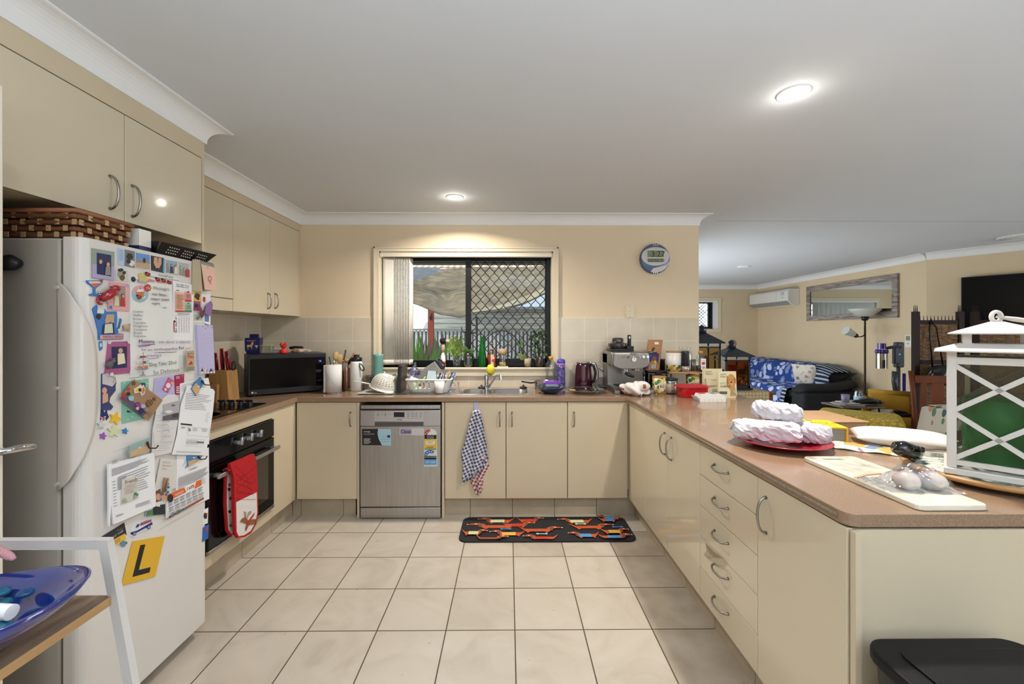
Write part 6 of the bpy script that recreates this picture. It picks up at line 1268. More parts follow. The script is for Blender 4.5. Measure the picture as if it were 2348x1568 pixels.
# power outlet and wall plate
p0 = onY(1367, 846, BY-.006); p1 = onY(1389, 865, BY-.006)
t = T('power_outlet', 'white double power outlet on the splashback beside the kettle', 'outlet', ((p0.x+p1.x)/2, BY-.01, p1.z)); mb = MB(white); mb.rbox(p0.x, p1.x, BY-.018, BY-.006, p1.z, p0.z, .003); mb.build('plate', t)
mb = MB(white); mb.rbox(p1.x-.03, p1.x-.016, BY-.022, BY-.017, p0.z-.02, p0.z-.008, .002); mb.build('switch', t)
mb = MB(inkb)
for dx, dz_ in ((-.028, -.04), (-.014, -.04), (-.021, -.05)): mb.box(p1.x+dx, p1.x+dx+.002, BY-.0185, BY-.0178, p0.z+dz_, p0.z+dz_+.008)
mb.build('socket_holes', t)
t = T('power_plug', 'black plug and cord lying on the bench between kettle and coffee machine', 'plug', at(.80, 3.60)); pc = onZ(1375, 882, CZ+.02); mb = MB(black); mb.cyl((.77, 3.62, CZ+.02), (.80, 3.615, CZ+.02), .019, .017); mb.cyl((.80, 3.615, CZ+.02), (.835, 3.61, CZ+.014), .008, .005); mb.build('plug', t)
mb = MB(black); mb.tube([(.835, 3.61, CZ+.014), (.86, 3.60, CZ+.01), (.855, 3.63, CZ+.03), (.852, 3.68, CZ+.1), (.83, 3.71, CZ+.15), (.8, 3.735, CZ+.165)], .0035, 6); mb.build('cord', t)
p0 = onY(1434, 699, BY); p1 = onY(1454, 729, BY); t = T('wall_plate', 'cream blank wall plate with three screws above the coffee machine', 'wall plate', ((p0.x+p1.x)/2, BY, p1.z)); mb = MB(archm); mb.rbox(p0.x, p1.x, BY-.01, BY, p1.z, p0.z, .003); mb.build('plate', t); mb = MB(brn)
for k in range(3): mb.cyl(((p0.x+p1.x)/2, BY-.0105, p1.z+.01+k*(p0.z-p1.z-.02)/2), ((p0.x+p1.x)/2, BY-.012, p1.z+.01+k*(p0.z-p1.z-.02)/2), .003, seg=8)
mb.build('screws', t)
# clock
cc = onY(1500, 594, BY); t = T('wall_clock', 'round blue and silver digital wall clock showing 3:27', 'clock', (cc.x, BY, cc.z-.13)); R0 = .133
mb = MB(M('clock_blue', '#5b7391', .35, .3)); mb.lathe([(R0, 0), (R0, .018), (R0-.012, .03), (.001, .032)], (0, 0, 0), 48, T=Matrix.Translation(cc) @ Matrix.Rotation(pi/2, 4, 'X')); mb.build('case', t)
f = MB(M('clock_silver', '#c3bdbb', .3, .4)); ck_ = lambda x, z, e: (cc.x+x*R0, BY-.0325-e, cc.z+z*R0)
f.add([ck_(.93*cos(a), .14+.62*sin(a), .0005) for a in [2*pi*k/32 for k in range(32)]], [tuple(range(32))])
f.add([ck_(*p, .0003) for p in ((-.33, -.9), (-.15, -.66), (.25, -.55), (.75, -.42), (.93, -.2), (.9, -.35), (.7, -.65), (.4, -.86), (.0, -.95))], [tuple(range(9))]); f.build('face', t)
f = Panel([ck_(-.56, .56, .002), ck_(.58, .56, .002), ck_(.58, -.28, .002), ck_(-.56, -.28, .002)], (0, -1, 0), lt, .001); f.r(.02, .03, .98, .58, C('lcd', '#7b8769')); f.r(.02, .66, .98, .97, C('lcd', '')); f.t('3:27', .22, .52, .62, C('lcdink', '#20261c'), wide=1.05); f.t('2 25 TUE  27.1', .06, .92, .27, C('lcdink', ''), wide=.8); f.build('display', t)
mb = MB(chrome)
for k in range(3): mb.rbox(cc.x-.02+k*.016, cc.x-.012+k*.016, BY-.034, BY-.02, cc.z+.112, cc.z+.134, .002); mb.rbox(cc.x-.02+k*.016, cc.x-.012+k*.016, BY-.034, BY-.02, cc.z-.134, cc.z-.112, .002)
mb.build('buttons', t)
# espresso machine
t = T('espresso_machine', 'stainless espresso machine with a pressure gauge and dark bean hopper', 'coffee machine', at(.99, 3.55)); es = M('espresso_steel', '#9b9894', .38, 1)
ex0, ex1, ey0, ey1 = .835, 1.145, 3.42, 3.735
mb = MB(es); mb.rbox(ex0, ex1, 3.56, ey1, CZ+.012, CZ+.31, .008); mb.rbox(ex0, ex1, ey0, ey1, CZ+.215, CZ+.325, .012); mb.build('body', t)
mb = MB(es); mb.prism([(ex0+.02, CZ+.212), (ex0+.075, CZ+.19), (ex1-.075, CZ+.19), (ex1-.02, CZ+.212), (ex1-.005, CZ+.235), (ex1-.01, CZ+.315), (ex0+.02, CZ+.315), (ex0+.012, CZ+.235)], ey0-.022, ey0+.003, ax='y'); fp_ = mb.build('control_panel', t, bevel=.004)
cpx = lambda px, py, e=0: onY(px, py, ey0-.022)+Vector((0, -e, 0))
for px in (1421, 1430, 1440, 1466.5, 1475.5, 1485): p = cpx(px, 818); mb = MB(chrome); mb.cyl(p, p+Vector((0, -.008, 0)), .0125, .011, seg=20); mb.build('button', fp_)
p = cpx(1453.5, 824); mb = MB(chrome); mb.cyl(p, p+Vector((0, -.01, 0)), .024, .022, seg=28); mb.cyl(p+Vector((0, -.0101, 0)), p+Vector((0, -.0106, 0)), .018, seg=24, mat=lt); mb.box(p.x-.001, p.x+.001, p.y-.0115, p.y-.0108, p.z-.003, p.z+.014, inkb); mb.build('gauge', fp_)
f = Panel([cpx(1445, 809), cpx(1461, 809), cpx(1461, 814), cpx(1445, 814)], (0, -1, 0), es, .0004); f.t('Breville', .05, .9, .8, dk); f.build('badge', fp_)
mb = MB(es); mb.prism([(3.30, CZ), (3.30, CZ+.03), (3.34, CZ+.045), (3.56, CZ+.05), (3.56, CZ)], ex0, ex0+.045, ax='x'); mb.build('tray_side', t, bevel=.004); mb = MB(es); mb.prism([(3.30, CZ), (3.30, CZ+.03), (3.34, CZ+.045), (3.56, CZ+.05), (3.56, CZ)], ex1-.03, ex1, ax='x'); mb.build('tray_side', t, bevel=.004)
mb = MB(black); mb.rbox(ex0+.046, ex1-.031, 3.30, 3.558, CZ, CZ+.04, .006); mb.rbox(ex0+.02, ex1-.02, 3.558, 3.57, CZ+.01, CZ+.05, .004); mb.build('drip_tray', t)
mb = MB(es); mb.cyl((.955, 3.45, CZ+.205), (.955, 3.45, CZ+.165), .03); mb.cyl((1.05, 3.46, CZ+.205), (1.05, 3.46, CZ+.175), .035); mb.cyl((.955, 3.45, CZ+.168), (.955, 3.45, CZ+.15), .034); mb.build('group_head', t)
mb = MB(black); mb.tube([(.955, 3.43, CZ+.155), (.96, 3.38, CZ+.15), (.985, 3.32, CZ+.138)], [.013, .016, .012], 10); mb.build('portafilter', t)
mb = MB(chrome); mb.tube([(1.10, 3.43, CZ+.2), (1.105, 3.42, CZ+.13), (1.10, 3.40, CZ+.06)], .005, 8); mb.tube([(1.104, 3.42, CZ+.16), (1.106, 3.42, CZ+.13)], .01, 8, mat=black); mb.build('steam_wand', t)
mb = MB(M('smoke_plastic', '#2b2727', .12, coat=.6)); hz = CZ+.325; hc = (.905+.03, 3.60, hz); mb.lathe([(.05, 0), (.062, .02), (.078, .04), (.084, .062), (.078, .068), (.055, .072), (.046, .085), (.05, .1), (.04, .115), (.001, .116)], hc, 28); mb.build('hopper', t)
mb = MB(black); mb.rbox(.86, 1.045, 3.53, 3.68, hz, hz+.022, .004); mb.rbox(1.0, 1.06, 3.55, 3.66, hz, hz+.045, .004); mb.build('top_tray', t)
mb = MB(black); mb.rbox(1.015, 1.045, 3.575, 3.595, hz+.046, hz+.14, .006); mb.rbox(1.022, 1.038, 3.573, 3.597, hz+.105, hz+.13, .006, lt); mb.build('dosing_tool', label='black upright dosing tool with a pale slot on top of the coffee machine', cat='tool')
# cloth
cp_ = NG('print_cloth', .9); v = cp_.n('ShaderNodeTexVoronoi'); cp_.put(v.inputs[0], cp_.co); v.inputs['Scale'].default_value = 22; wn = cp_.n('ShaderNodeTexWhiteNoise'); cp_.put(wn.inputs[0], v.outputs['Position'])
cp_.col(cp_.mix(cp_.math('LESS_THAN', v.outputs[0], .28), lin('#dcd7d2'), cp_.ramp(wn.outputs[0], (.3, '#b5432f'), (.5, '#4f6b50'), (.7, '#c27a4a'))))
mb = crumple((.985, 3.225, CZ+.045), (.10, .07, .065), 12, .55, 44, 28, cp_.m, freq=3.2); mb.build('tea_cloth', label='crumpled white cloth with red and green print before the coffee machine', cat='cloth')
# pod drawer and coffee bag
t = T('storage_drawer', 'smoky clear drawer stand under the coffee bag', 'drawer', at(1.25, 3.58)); mb = MB(glass('smoke_clear', '#8c8278', .25, .1)); mb.rbox(1.165, 1.335, 3.50, 3.74, CZ+.002, CZ+.15, .006); mb.build('box', t); mb = MB(black); mb.rbox(1.155, 1.345, 3.49, 3.745, CZ+.15, CZ+.168, .006); mb.rbox(1.225, 1.275, 3.482, 3.492, CZ+.135, CZ+.16, .004); mb.build('top', t); mb = MB(M('pods', '#4a3a30', .6)); mb.rbox(1.175, 1.325, 3.53, 3.73, CZ+.006, CZ+.06, .01); mb.build('contents', t)
t = T('coffee_bag', 'kraft paper coffee bag with a purple label standing on the smoky drawer', 'bag', at(1.235, 3.6, CZ+.168)); kb = M('kraft_bag', '#a5774c', .7, bump=(30, .3)); z0_ = CZ+.168
def slab(c, w0, w1, d0, h_, mat, lean=0, top=.004):
    """standing pouch: thick rounded foot, flat crimped top"""
    mb = MB(mat); n = 24
    def fn(u, v):
        a = 2*pi*u; d = (d0*(1-v)**.7+top); w_ = (w0+(w1-w0)*v); cx_ = abs(cos(a))**.35*(1 if cos(a) > 0 else -1); sy_ = abs(sin(a))**.7*(1 if sin(a) > 0 else -1)
        return (c[0]+w_/2*cx_+lean*v, c[1]+d/2*sy_, c[2]+h_*v)
    mb.grid(fn, n, 8); return mb
mb = slab((1.225, 3.60, z0_), .125, .125, .07, .255, kb, .035); mb.build('pouch', t)
def bq(cx, cy, z, w_, h_, lean, e): return [Vector((cx-w_/2+lean, cy-e, z+h_)), Vector((cx+w_/2+lean, cy-e, z+h_)), Vector((cx+w_/2, cy-e-.012, z)), Vector((cx-w_/2, cy-e-.012, z))]
f = Panel(bq(1.215, 3.60, z0_+.01, .10, .13, .018, .022), (0, -1, 0), C('violet', '#2f2468', rough=.3), .001); f.e(.62, .35, .2, .17, brn); f.p([(.6, .5), (.75, .45), (.85, .7), (.65, .65)], yell); f.r(.48, .72, .8, .96, lt); f.r(0, -.12, .8, .02, inkb); f.t('FRESHLY ROASTED', .04, -.02, .06, lt, wide=.6); f.t('vanilla', .08, .18, .08, lilac); f.lines(.53, .75, .76, .93, 8, dk, rag=0); f.build('label', t)
f = Panel(bq(1.235, 3.60, z0_+.15, .05, .05, .006, .012), (0, -1, 0), kb, .0005); f.p([(.1, .9), (.15, .4), (.5, .05), (.75, .0), (.7, .5), (.35, .95)], dk); f.build('emblem', t); f = Panel(bq(1.262, 3.60, z0_+.215, .035, .02, .004, .008), (0, -1, 0), lt, .0005); f.build('sticker', t)
mb = MB(black); mb.lathe([(.022, 0), (.02, .08), (.024, .09), (.001, .092)], (1.32, 3.60, z0_), 16); mb.build('black_canister', label='slim black canister beside the coffee bag', cat='canister')
# riser
t = T('shelf_riser', 'light wooden shelf riser holding the large lemon canister', 'shelf', at(1.46, 3.55)); mb = MB(M('riser_wood', '#b58e5e', .45, noise=(18, .2), stretch=(.2, 1, 1))); mb.rbox(1.315, 1.605, 3.43, 3.70, 1.062, 1.076, .003); mb.build('top', t)
mb = MB(black)
for x in (1.335, 1.585):
    mb.tube([(x, 3.45, CZ), (x, 3.45, 1.062)], .005, 6); mb.tube([(x, 3.68, CZ), (x, 3.68, 1.062)], .005, 6)
mb.build('legs', t)
RZ1 = 1.076
def lemon(name='lemon_print', zmax=None):
    g = NG(name, .35); x, y, z = g.xyz(); v = g.n('ShaderNodeTexVoronoi'); g.put(v.inputs[0], g.co); v.inputs['Scale'].default_value = 34; wn = g.n('ShaderNodeTexWhiteNoise'); g.put(wn.inputs[0], v.outputs['Position'])
    c = g.mix(g.math('LESS_THAN', v.outputs[0], .6), lin('#dcdcd0'), g.ramp(wn.outputs[0], (.6, '#d9a82c'), (.62, '#3c6b3a')))
    if zmax: c = g.mix(g.math('LESS_THAN', z, zmax), lin('#dcd8d2'), c)
    g.col(c); return g.m
wl = M('bamboo_lid', '#a97c4b', .5)
def can(c, r, h_, mat, label, txt=True, group='lemon print canisters'):
    t = T('canister', label, 'canister', c, group); mb = MB(mat); mb.lathe([(.001, 0), (r, 0), (r, h_), (.001, h_)], (0, 0, 0), 32); o = mb.build('jar', t); o.location = (0, 0, 0)
    for v in o.data.vertices: v.co = v.co+Vector(c)
    mb = MB(wl); mb.lathe([(r-.002, h_), (r+.001, h_+.003), (r+.001, h_+.012), (.001, h_+.013)], c, 32); mb.build('lid', t)
    if txt:
        f = MB(C('tag', '#cfc2ae')); 
        pts = [(.42*sin(a), .5+.3*cos(a)) for a in [2*pi*k/20 for k in range(20)]]
        W2 = lambda u, v, e: (c[0]+(r+e)*sin(u*1.2+.12), c[1]-(r+e)*cos(u*1.2+.12), c[2]+h_*v)
        f.add([W2(0, .5, .0012)]+[W2(u, v, .0012) for u, v in pts], [(0, k+1, (k+1) % 20+1) for k in range(20)]); vs, fs, w_ = text_mesh('THE COASTAL'); f.add([W2(-.3+.6*a.x/w_, .56+a.y*.07, .0018) for a in vs], fs, ink); vs, fs, w_ = text_mesh('Kitchen'); f.add([W2(-.26+.52*a.x/w_, .43+a.y*.12, .0018) for a in vs], fs, inkb); f.build('label', t)
    return t
lm = lemon(); lm2 = lemon('lemon_border', .055)
can((1.385, 3.52, RZ1), .0615, .155, lm2, 'large white lemon bordered canister on the wooden riser', False)
can((1.195, 3.33, CZ), .0525, .128, lm, 'lemon print canister standing alone before the smoky drawer')
can((1.535, 3.50, CZ), .0525, .12, lm, 'lemon print canister tucked under the wooden riser')
c_ = (1.462, 3.47, RZ1)
bottle('grinder', 'tall black salt grinder with a clear base on the wooden riser', c_, [(.032, .048), (.034, .055), (.029, .15), (.03, .165), (.025, .17), (.001, .17)], black, [(.001, 0), (.033, 0), (.034, .025), (.031, .048)], M('grinder_base', '#b5a59a', .15, .6), cat='grinder', lidname='base')
c_ = (1.52, 3.62, RZ1)
bottle('glass_jar', 'wide clear glass jar with a flared neck at the back of the riser', c_, [(.001, 0), (.055, 0), (.06, .01), (.062, .13), (.058, .16), (.045, .175), (.045, .185), (.055, .2), (.052, .2)], clear, cat='jar')
for k, x in enumerate((1.548, 1.582)): c_ = (x, 3.53+.05*k, RZ1); bottle('steel_tube', ['slim grey metal canister right of the grinder', 'slim grey metal canister farther right behind the syrup bottle'][k], c_, [(.001, 0), (.015, 0), (.015, .095), (.001, .096)], M('tin_grey', '#7d7871', .3, .7), cat='canister')
c_ = (1.60-.02, 3.455, RZ1)
bottle('syrup_bottle', 'glass syrup bottle with a tan cap and white label on the riser', c_, [(.001, 0), (.033, 0), (.036, .01), (.036, .1), (.03, .13), (.016, .148), (.015, .155)], clear, [(.017, .15), (.018, .17), (.001, .171)], M('cap_tan', '#b98a52', .5), extra=liq(c_, .034, .004, .05, M('syrup', '#3c0f14', .2)))
f = Panel([Vector((c_[0]-.012, c_[1]-.0375, RZ1+.11)), Vector((c_[0]+.028, c_[1]-.0375, RZ1+.11)), Vector((c_[0]+.028, c_[1]-.0375, RZ1+.02)), Vector((c_[0]-.012, c_[1]-.0375, RZ1+.02))], (0, -1, 0), paper, .0004); f.r(.15, .3, .8, .55, redc); f.t('PURE', .25, .2, .1, ink); f.lines(.2, .7, .8, .95, 8, dk, rag=0); f.build('label', bpy.data.objects['syrup_bottle'])
c_ = at(1.285, 3.35)
bottle('sugar_tub', 'clear tub of beige sugar with a black lid beside the lemon canister', c_, [(.001, 0), (.055, 0), (.06, .01), (.062, .105), (.06, .108)], clearp, [(.063, .106), (.064, .118), (.05, .124), (.001, .126)], black, cat='tub', extra=liq(c_, .056, .004, .08, M('sugar', '#cdb498', .9)), lidname='lid')
# dog treats
def treat(c, w_, h_, col, label, rot=0, big=True):
    t = T('treat_pouch', label, 'pouch', c, 'pet treat pouches'); mb = slab(c, w_, w_, .04, h_, col); mb.build('pouch', t)
    f = Panel(bq(c[0], c[1], c[2]+.012, w_*.96, h_*.95, 0, .010), (0, -1, 0), col, .0005); f.t('HAPPY', .1, .16, .09, dk); f.t('TREATS', .1, .25, .09, dk); 
    if big:
        fur = C('fur', '#bd8748'); fur2 = C('fur2', '#9c6430'); f.p([(.5, .62), (.45, .38), (.52, .2), (.66, .1), (.84, .14), (.95, .32), (.9, .6), (.98, .98), (.62, .98), (.66, .75)], fur); f.p([(.45, .4), (.5, .2), (.56, .25), (.55, .5), (.48, .6)], fur2); f.p([(.86, .2), (.97, .32), (.95, .5), (.88, .45)], fur2); f.e(.62, .33, .018, .016, inkb); f.e(.77, .33, .018, .016, inkb); f.e(.71, .43, .045, .03, inkb); f.e(.72, .52, .03, .04, pinkc)
        f.t('ADULT', .08, .5, .09, C('sea2', '#7fa893')); f.t('CHEWS', .08, .64, .12, inkb); f.r(.02, .8, .45, .9, ink); f.e(.85, .82, .08, .07, teal)
    else: f.t('HAPPY', .4, .5, .08, mid); f.t('CHEWS', .3, .75, .1, inkb); f.r(.05, .4, .14, .8, tan)
    f.build('front_print', t)
pm = C('pouch_cream', '#d6cba6', rough=.35)
treat((1.60, 3.30, CZ), .155, .2, pm, 'cream pet treat pouch with a lilac top edge, behind the other', big=False)
treat((1.625, 3.13, CZ), .14, .195, pm, 'cream pet treat pouch with a golden dog picture, in front')
t = T('red_tub', 'red plastic lidded tub on the bench near the corner', 'container', at(1.385, 3.17)); mb = MB(M('tub_red', '#b3121c', .22, coat=.4)); q = rr(-.105, .105, -.06, .06, .025); n = len(q); mb.add([(1.385+x*k, 3.17+y*k, CZ+z) for k, z in ((.9, 0), (.95, .01), (1, .078)) for x, y in q], [(i*n+k, i*n+(k+1) % n, (i+1)*n+(k+1) % n, (i+1)*n+k) for i in range(2) for k in range(n)]+[tuple(range(n))], smooth=True); mb.build('body', t)
mb = MB(M('lid_red', '#b8303a', .25)); mb.prism(rr(1.385-.125, 1.385+.125, 3.17-.075, 3.17+.075, .04), CZ+.078, CZ+.086); mb.prism(rr(1.385-.1, 1.385+.1, 3.17-.055, 3.17+.055, .03), CZ+.086, CZ+.094); mb.build('lid', t)
t = T('food_box', 'white cardboard burger box with red and blue print on the bench', 'box', at(1.435, 2.97)); mb = MB(M('card_white', '#dcd9d2', .5)); bx, by_ = 1.435, 2.985
mb.prism([(bx-.095, CZ), (bx+.085, CZ), (bx+.088, CZ+.025), (bx+.07, CZ+.05), (bx-.08, CZ+.05), (bx-.095, CZ+.025)], by_-.05, by_+.055, ax='y'); mb.build('box', t)
mb = MB(C('flap', '#c9c6d6')); mb.add([(bx-.096, by_-.045, CZ+.002), (bx-.096, by_+.05, CZ+.002), (bx-.115, by_+.05, CZ+.035), (bx-.115, by_-.045, CZ+.038)], [(0, 1, 2, 3)]); mb.build('flap', t, solid=.001)
f = Panel([Vector((bx-.078, by_+.05, CZ+.0502)), Vector((bx+.068, by_+.05, CZ+.0502)), Vector((bx+.068, by_-.048, CZ+.0502)), Vector((bx-.078, by_-.048, CZ+.0502))], (0, 0, 1), M('card_white', ''), .0003); f.p([(.0, .05), (.4, .1), (.3, .55), (.02, .6)], redc); f.p([(.55, .2), (.75, .1), (.8, .4), (.95, .5), (.7, .7), (.6, .6)], blue); f.build('print', t)
f = Panel([Vector((bx-.085, by_-.05, CZ+.024)), Vector((bx+.085, by_-.05, CZ+.024)), Vector((bx+.085, by_-.05, CZ+.0)), Vector((bx-.085, by_-.05, CZ+.0))], (0, -1, 0), M('card_white', ''), .0003)
for k in range(5): f.r(.1+k*.17, .3, .17+k*.17, .36, mid); f.r(.1+k*.17, .7, .17+k*.17, .74, mid)
f.build('side_print', t)

# ================================================================ WINDOW SILL THINGS
SZ = WZ0+.0002; SY = 3.80
def sp(px): return onY(px, 820, SY).x
def leafp(mb, base, tip, w_, mat=None, bend=.2):
    base = Vector(base); tip = Vector(tip); d = tip-base; s_ = d.cross(Vector((0, 1, 0.2))).normalized()*w_; m_ = base+d*.5+Vector((0, -.02, d.length*bend))
    mb.add([base, base+d*.3+s_*.8+(m_-base-d*.5)*.6, m_+s_, tip, m_-s_, base+d*.3-s_*.8+(m_-base-d*.5)*.6], [(0, 1, 2), (0, 2, 4), (2, 3, 4), (0, 4, 5)], mat, True)
lg = M('leaf_green', '#4d6b35', .5); lg2 = M('leaf_pale', '#7f8f52', .5); dkl = M('leaf_dark', '#26391f', .5)
c_ = (sp(1016), SY, SZ); t = T('bottle_brush', 'white and red bottle topped by a black ball and tan brush on the sill', 'bottle', c_, 'things along the window sill')
mb = MB(white); mb.lathe([(.022, 0), (.024, .01), (.02, .1), (.012, .12), (.01, .14)], c_, 16); mb.lathe([(.0245, .03), (.0242, .05)], c_, 16, mat=redc); mb.build('bottle', t)
mb = MB(tan); mb.lathe([(.012, .13), (.018, .16), (.016, .2), (.008, .21)], c_, 12); mb.tube([(c_[0]+.02, SY, SZ+.235), (c_[0]+.055, SY, SZ+.225)], [.012, .024], 10); mb.build('bristles', t); mb = MB(M('soft_black', '')); mb.ell((c_[0]-.002, SY, SZ+.235), .03, 16, 12); mb.build('ball', t)
c_ = (sp(1047), SY, SZ); t = T('glass_tumbler', 'small clear tumbler of water holding a single leaf stem on the sill', 'glass', c_, 'things along the window sill'); mb = MB(clear); mb.lathe([(.001, 0), (.034, 0), (.04, .1), (.037, .1), (.031, .005)], c_, 20); mb.build('glass', t)
mb = MB(lg); mb.tube([(c_[0]+.02, SY, SZ+.01), (c_[0]-.02, SY, SZ+.09), (c_[0]-.04, SY, SZ+.2)], .0035, 6); leafp(mb, (c_[0]-.03, SY, SZ+.10), (c_[0]-.035, SY-.01, SZ+.18), .016); mb.build('stem', t)
c_ = (sp(1074), SY-.005, SZ); t = T('glass_planter', 'round glass planter with mossy water and a leafy green plant', 'plant', c_, 'things along the window sill'); mb = MB(glass('green_water', '#b9cdb4', .15, .05)); mb.lathe([(.001, 0), (.042, 0), (.05, .02), (.047, .06), (.05, .075), (.05, .128), (.047, .128), (.046, .08), (.001, .07)], c_, 24); mb.build('vase', t)
mb = MB(M('soil', '#3a352e', .9)); mb.lathe([(.001, .08), (.045, .08), (.045, .1), (.001, .105)], c_, 20); mb.build('soil', t); mb = MB(lg)
for k in range(11): a = k*2.4; leafp(mb, (c_[0], c_[1], SZ+.1), (c_[0]+.06*cos(a), c_[1]+.03*sin(a), SZ+.13+.07*((k*37) % 10)/10), .017, [lg, lg2][k % 3 == 0])
mb.build('leaves', t)
c_ = (sp(1105.5), SY, SZ); bottle('green_bottle', 'tall bright green glass bottle on the sill', c_, [(.001, 0), (.04, 0), (.042, .01), (.04, .06), (.034, .12), (.022, .2), (.014, .25), (.015, .275), (.012, .278)], M('green_glass', '#1e8a2e', .05, trans=.75, ior=1.3), group='things along the window sill')
c_ = (sp(1127.5), SY, SZ); bottle('soap_dispenser', 'pump bottle of orange soap with a round green tag on the sill', c_, [(.001, 0), (.038, 0), (.04, .01), (.04, .12), (.03, .145), (.014, .155)], glass('amber_clear', '#e9c9b4', .15, .06), [(.014, .15), (.014, .165), (.005, .17), (.005, .205), (.018, .207), (.018, .214), (.001, .215)], M('pump_tan', '#8a7a62', .4), cat='soap dispenser', extra=liq(c_, .037, .004, .105, M('orange_soap', '#a84420', .3)), lidname='pump', group='things along the window sill')
f = Panel([(c_[0]-.005, SY-.0415, SZ+.14), (c_[0]+.018, SY-.0415, SZ+.14), (c_[0]+.02, SY-.0415, SZ+.015), (c_[0]-.007, SY-.0415, SZ+.015)], (0, -1, 0), C('tagcream', '#cdb99a'), .0005); f.e(.6, .1, .5, .12, C('tagg', '#27452f')); f.e(.9, .65, .6, .12, redc); f.build('label', bpy.data.objects['soap_dispenser'])
c_ = (sp(1152.5), SY, SZ+.006); bottle('oil_dispenser', 'clear dispenser with a brown collar standing on a pale coaster', c_, [(.001, 0), (.032, 0), (.036, .02), (.034, .08), (.03, .1), (.036, .12), (.037, .155), (.034, .155)], clear, [(.033, .098), (.0385, .12), (.039, .156), (.033, .157)], M('collar', '#a08a6a', .6), cat='dispenser', extra=liq(c_, .031, .004, .035, M('oil', '#a89545', .3)), lidname='collar', group='things along the window sill')
mb = MB(M('coaster', '#cfc7b4', .6)); mb.rbox(c_[0]-.05, c_[0]+.05, SY-.04, SY+.04, SZ, SZ+.006, .002); mb.build('coaster', label='small pale square coaster under the brown collared dispenser', cat='coaster')
c_ = (sp(1209.5), SY, SZ); t = T('pot_plant', 'small tan pot with a broad pale leaf and trailing stems', 'plant', c_, 'things along the window sill'); mb = MB(M('pot_tan', '#a8977a', .6)); mb.lathe([(.001, 0), (.028, 0), (.033, .075), (.03, .075), (.001, .07)], c_, 20); mb.build('pot', t); mb = MB(lg2); leafp(mb, (c_[0], SY, SZ+.07), (c_[0]-.095, SY-.02, SZ+.13), .03, bend=-.1); mb.tube([(c_[0], SY, SZ+.07), (c_[0]-.03, SY, SZ+.15), (c_[0]-.07, SY, SZ+.19)], .002, 5, mat=lg); leafp(mb, (c_[0]-.065, SY, SZ+.17), (c_[0]-.04, SY, SZ+.25), .014, lg); leafp(mb, (c_[0]-.05, SY, SZ+.17), (c_[0]-.1, SY, SZ+.2), .014, lg); mb.build('leaves', t)
c_ = (sp(1236), SY, SZ); t = T('pot_plant', 'bushy dark leafed plant in a brown glass jar at the right of the sill', 'plant', c_, 'things along the window sill'); mb = MB(M('jar_brown', '#2c2320', .15, coat=.6)); mb.lathe([(.001, 0), (.036, 0), (.04, .02), (.04, .07), (.03, .085), (.03, .09), (.001, .088)], c_, 20); mb.build('jar', t); mb = MB(dkl); q = random.Random(3)
for k in range(9): a = q.uniform(0, 6.3); mb.tube([(c_[0], SY, SZ+.08), (c_[0]+.03*cos(a), SY+.02*sin(a), SZ+.2), (c_[0]+.06*cos(a), SY+.03*sin(a), SZ+.22+.1*q.random())], .0022, 5)
for k in range(60):
    a = q.uniform(0, 6.3); r_ = q.uniform(.01, .075); z = SZ+q.uniform(.1, .32); b_ = Vector((c_[0]+r_*cos(a), SY-.01+.4*r_*sin(a), z)); leafp(mb, b_, b_+Vector((q.uniform(-.05, .05), q.uniform(-.02, .02), q.uniform(-.03, .02))), .013, [dkl, dkl, lg][k % 3])
mb.build('leaves', t)

# ================================================================ OUTSIDE
mb = MB(M('paving', '#8f8a80', .9, noise=(6, .2))); mb.box(-14, 1.45, 3.97, 9.55, -.2, -.02); mb.box(-14, 14, 9.55, 26, -.2, -.02); S('ground', mb)
def ox(px, Y): return onY(px, 700, Y).x
def oz(py, Y): return onY(1100, py, Y).z
sail = NG('sail_cloth', .9); n_ = sail.noise(2.4, 6, sail.scale((1.6, 1, 2.4)), 1.5); n2 = sail.noise(14, 4, sail.scale((1, 2.5, .6)))
sail.col(sail.mix(n2, sail.ramp(n_, (.38, '#3f3424'), (.5, '#5f5039'), (.62, '#7a6a4f')), lin('#54472f')))
topc = [(930, 622, 7.6), (1000, 617, 8.2), (1100, 613, 8.4), (1200, 613, 8.0), (1290, 606, 7.4)]
botc = [(930, 690, 5.3), (965, 702, 5.2), (1010, 722, 5.1), (1052, 727, 5.0), (1090, 722, 5.0), (1150, 712, 5.2), (1200, 698, 5.6), (1290, 655, 6.0)]
def cur(c, u):
    k = u*(len(c)-1); i = min(int(k), len(c)-2); w_ = k-i; a, b_ = c[i], c[i+1]; return [a[j]*(1-w_)+b_[j]*w_ for j in range(3)]
def sf(u, v):
    a = cur(botc, u); b_ = cur(topc, u); Y = a[2]*(1-v)+b_[2]*v; y = a[1]*(1-v)+b_[1]*v+6*sin(pi*v)*(.4); return onY(a[0]*(1-v)+b_[0]*v, y, Y)+Vector((0, .05*sin(u*17+v*9)+.04*sin(u*31-v*5), 0))
t = T('shade_sail', 'large taupe shade sail slung across the yard outside the kitchen window', 'shade sail', sf(.5, 0)); mb = MB(sail.m); mb.grid(sf, 40, 16); mb.build('cloth', t, solid=.006)
mb = MB(M('sail_hem', '#857a62', .9, noise=(8, .2))); mb.grid(lambda u, v: sf(.45+.55*u, .05+.26*v*u+.0*v)+Vector((0, -.05, 0)), 20, 4); mb.build('hem', t)
mb = MB(M('sail_dark', '#5d6168', .9, noise=(9, .3))); mb.add([onY(925, 612, 6.6), onY(1012, 614, 6.9), onY(992, 630, 6.6), onY(925, 652, 6.2)], [(0, 1, 2, 3)]); mb.build('shade_sail', label='small dark grey sail at the upper left beyond the kitchen window', cat='shade sail')
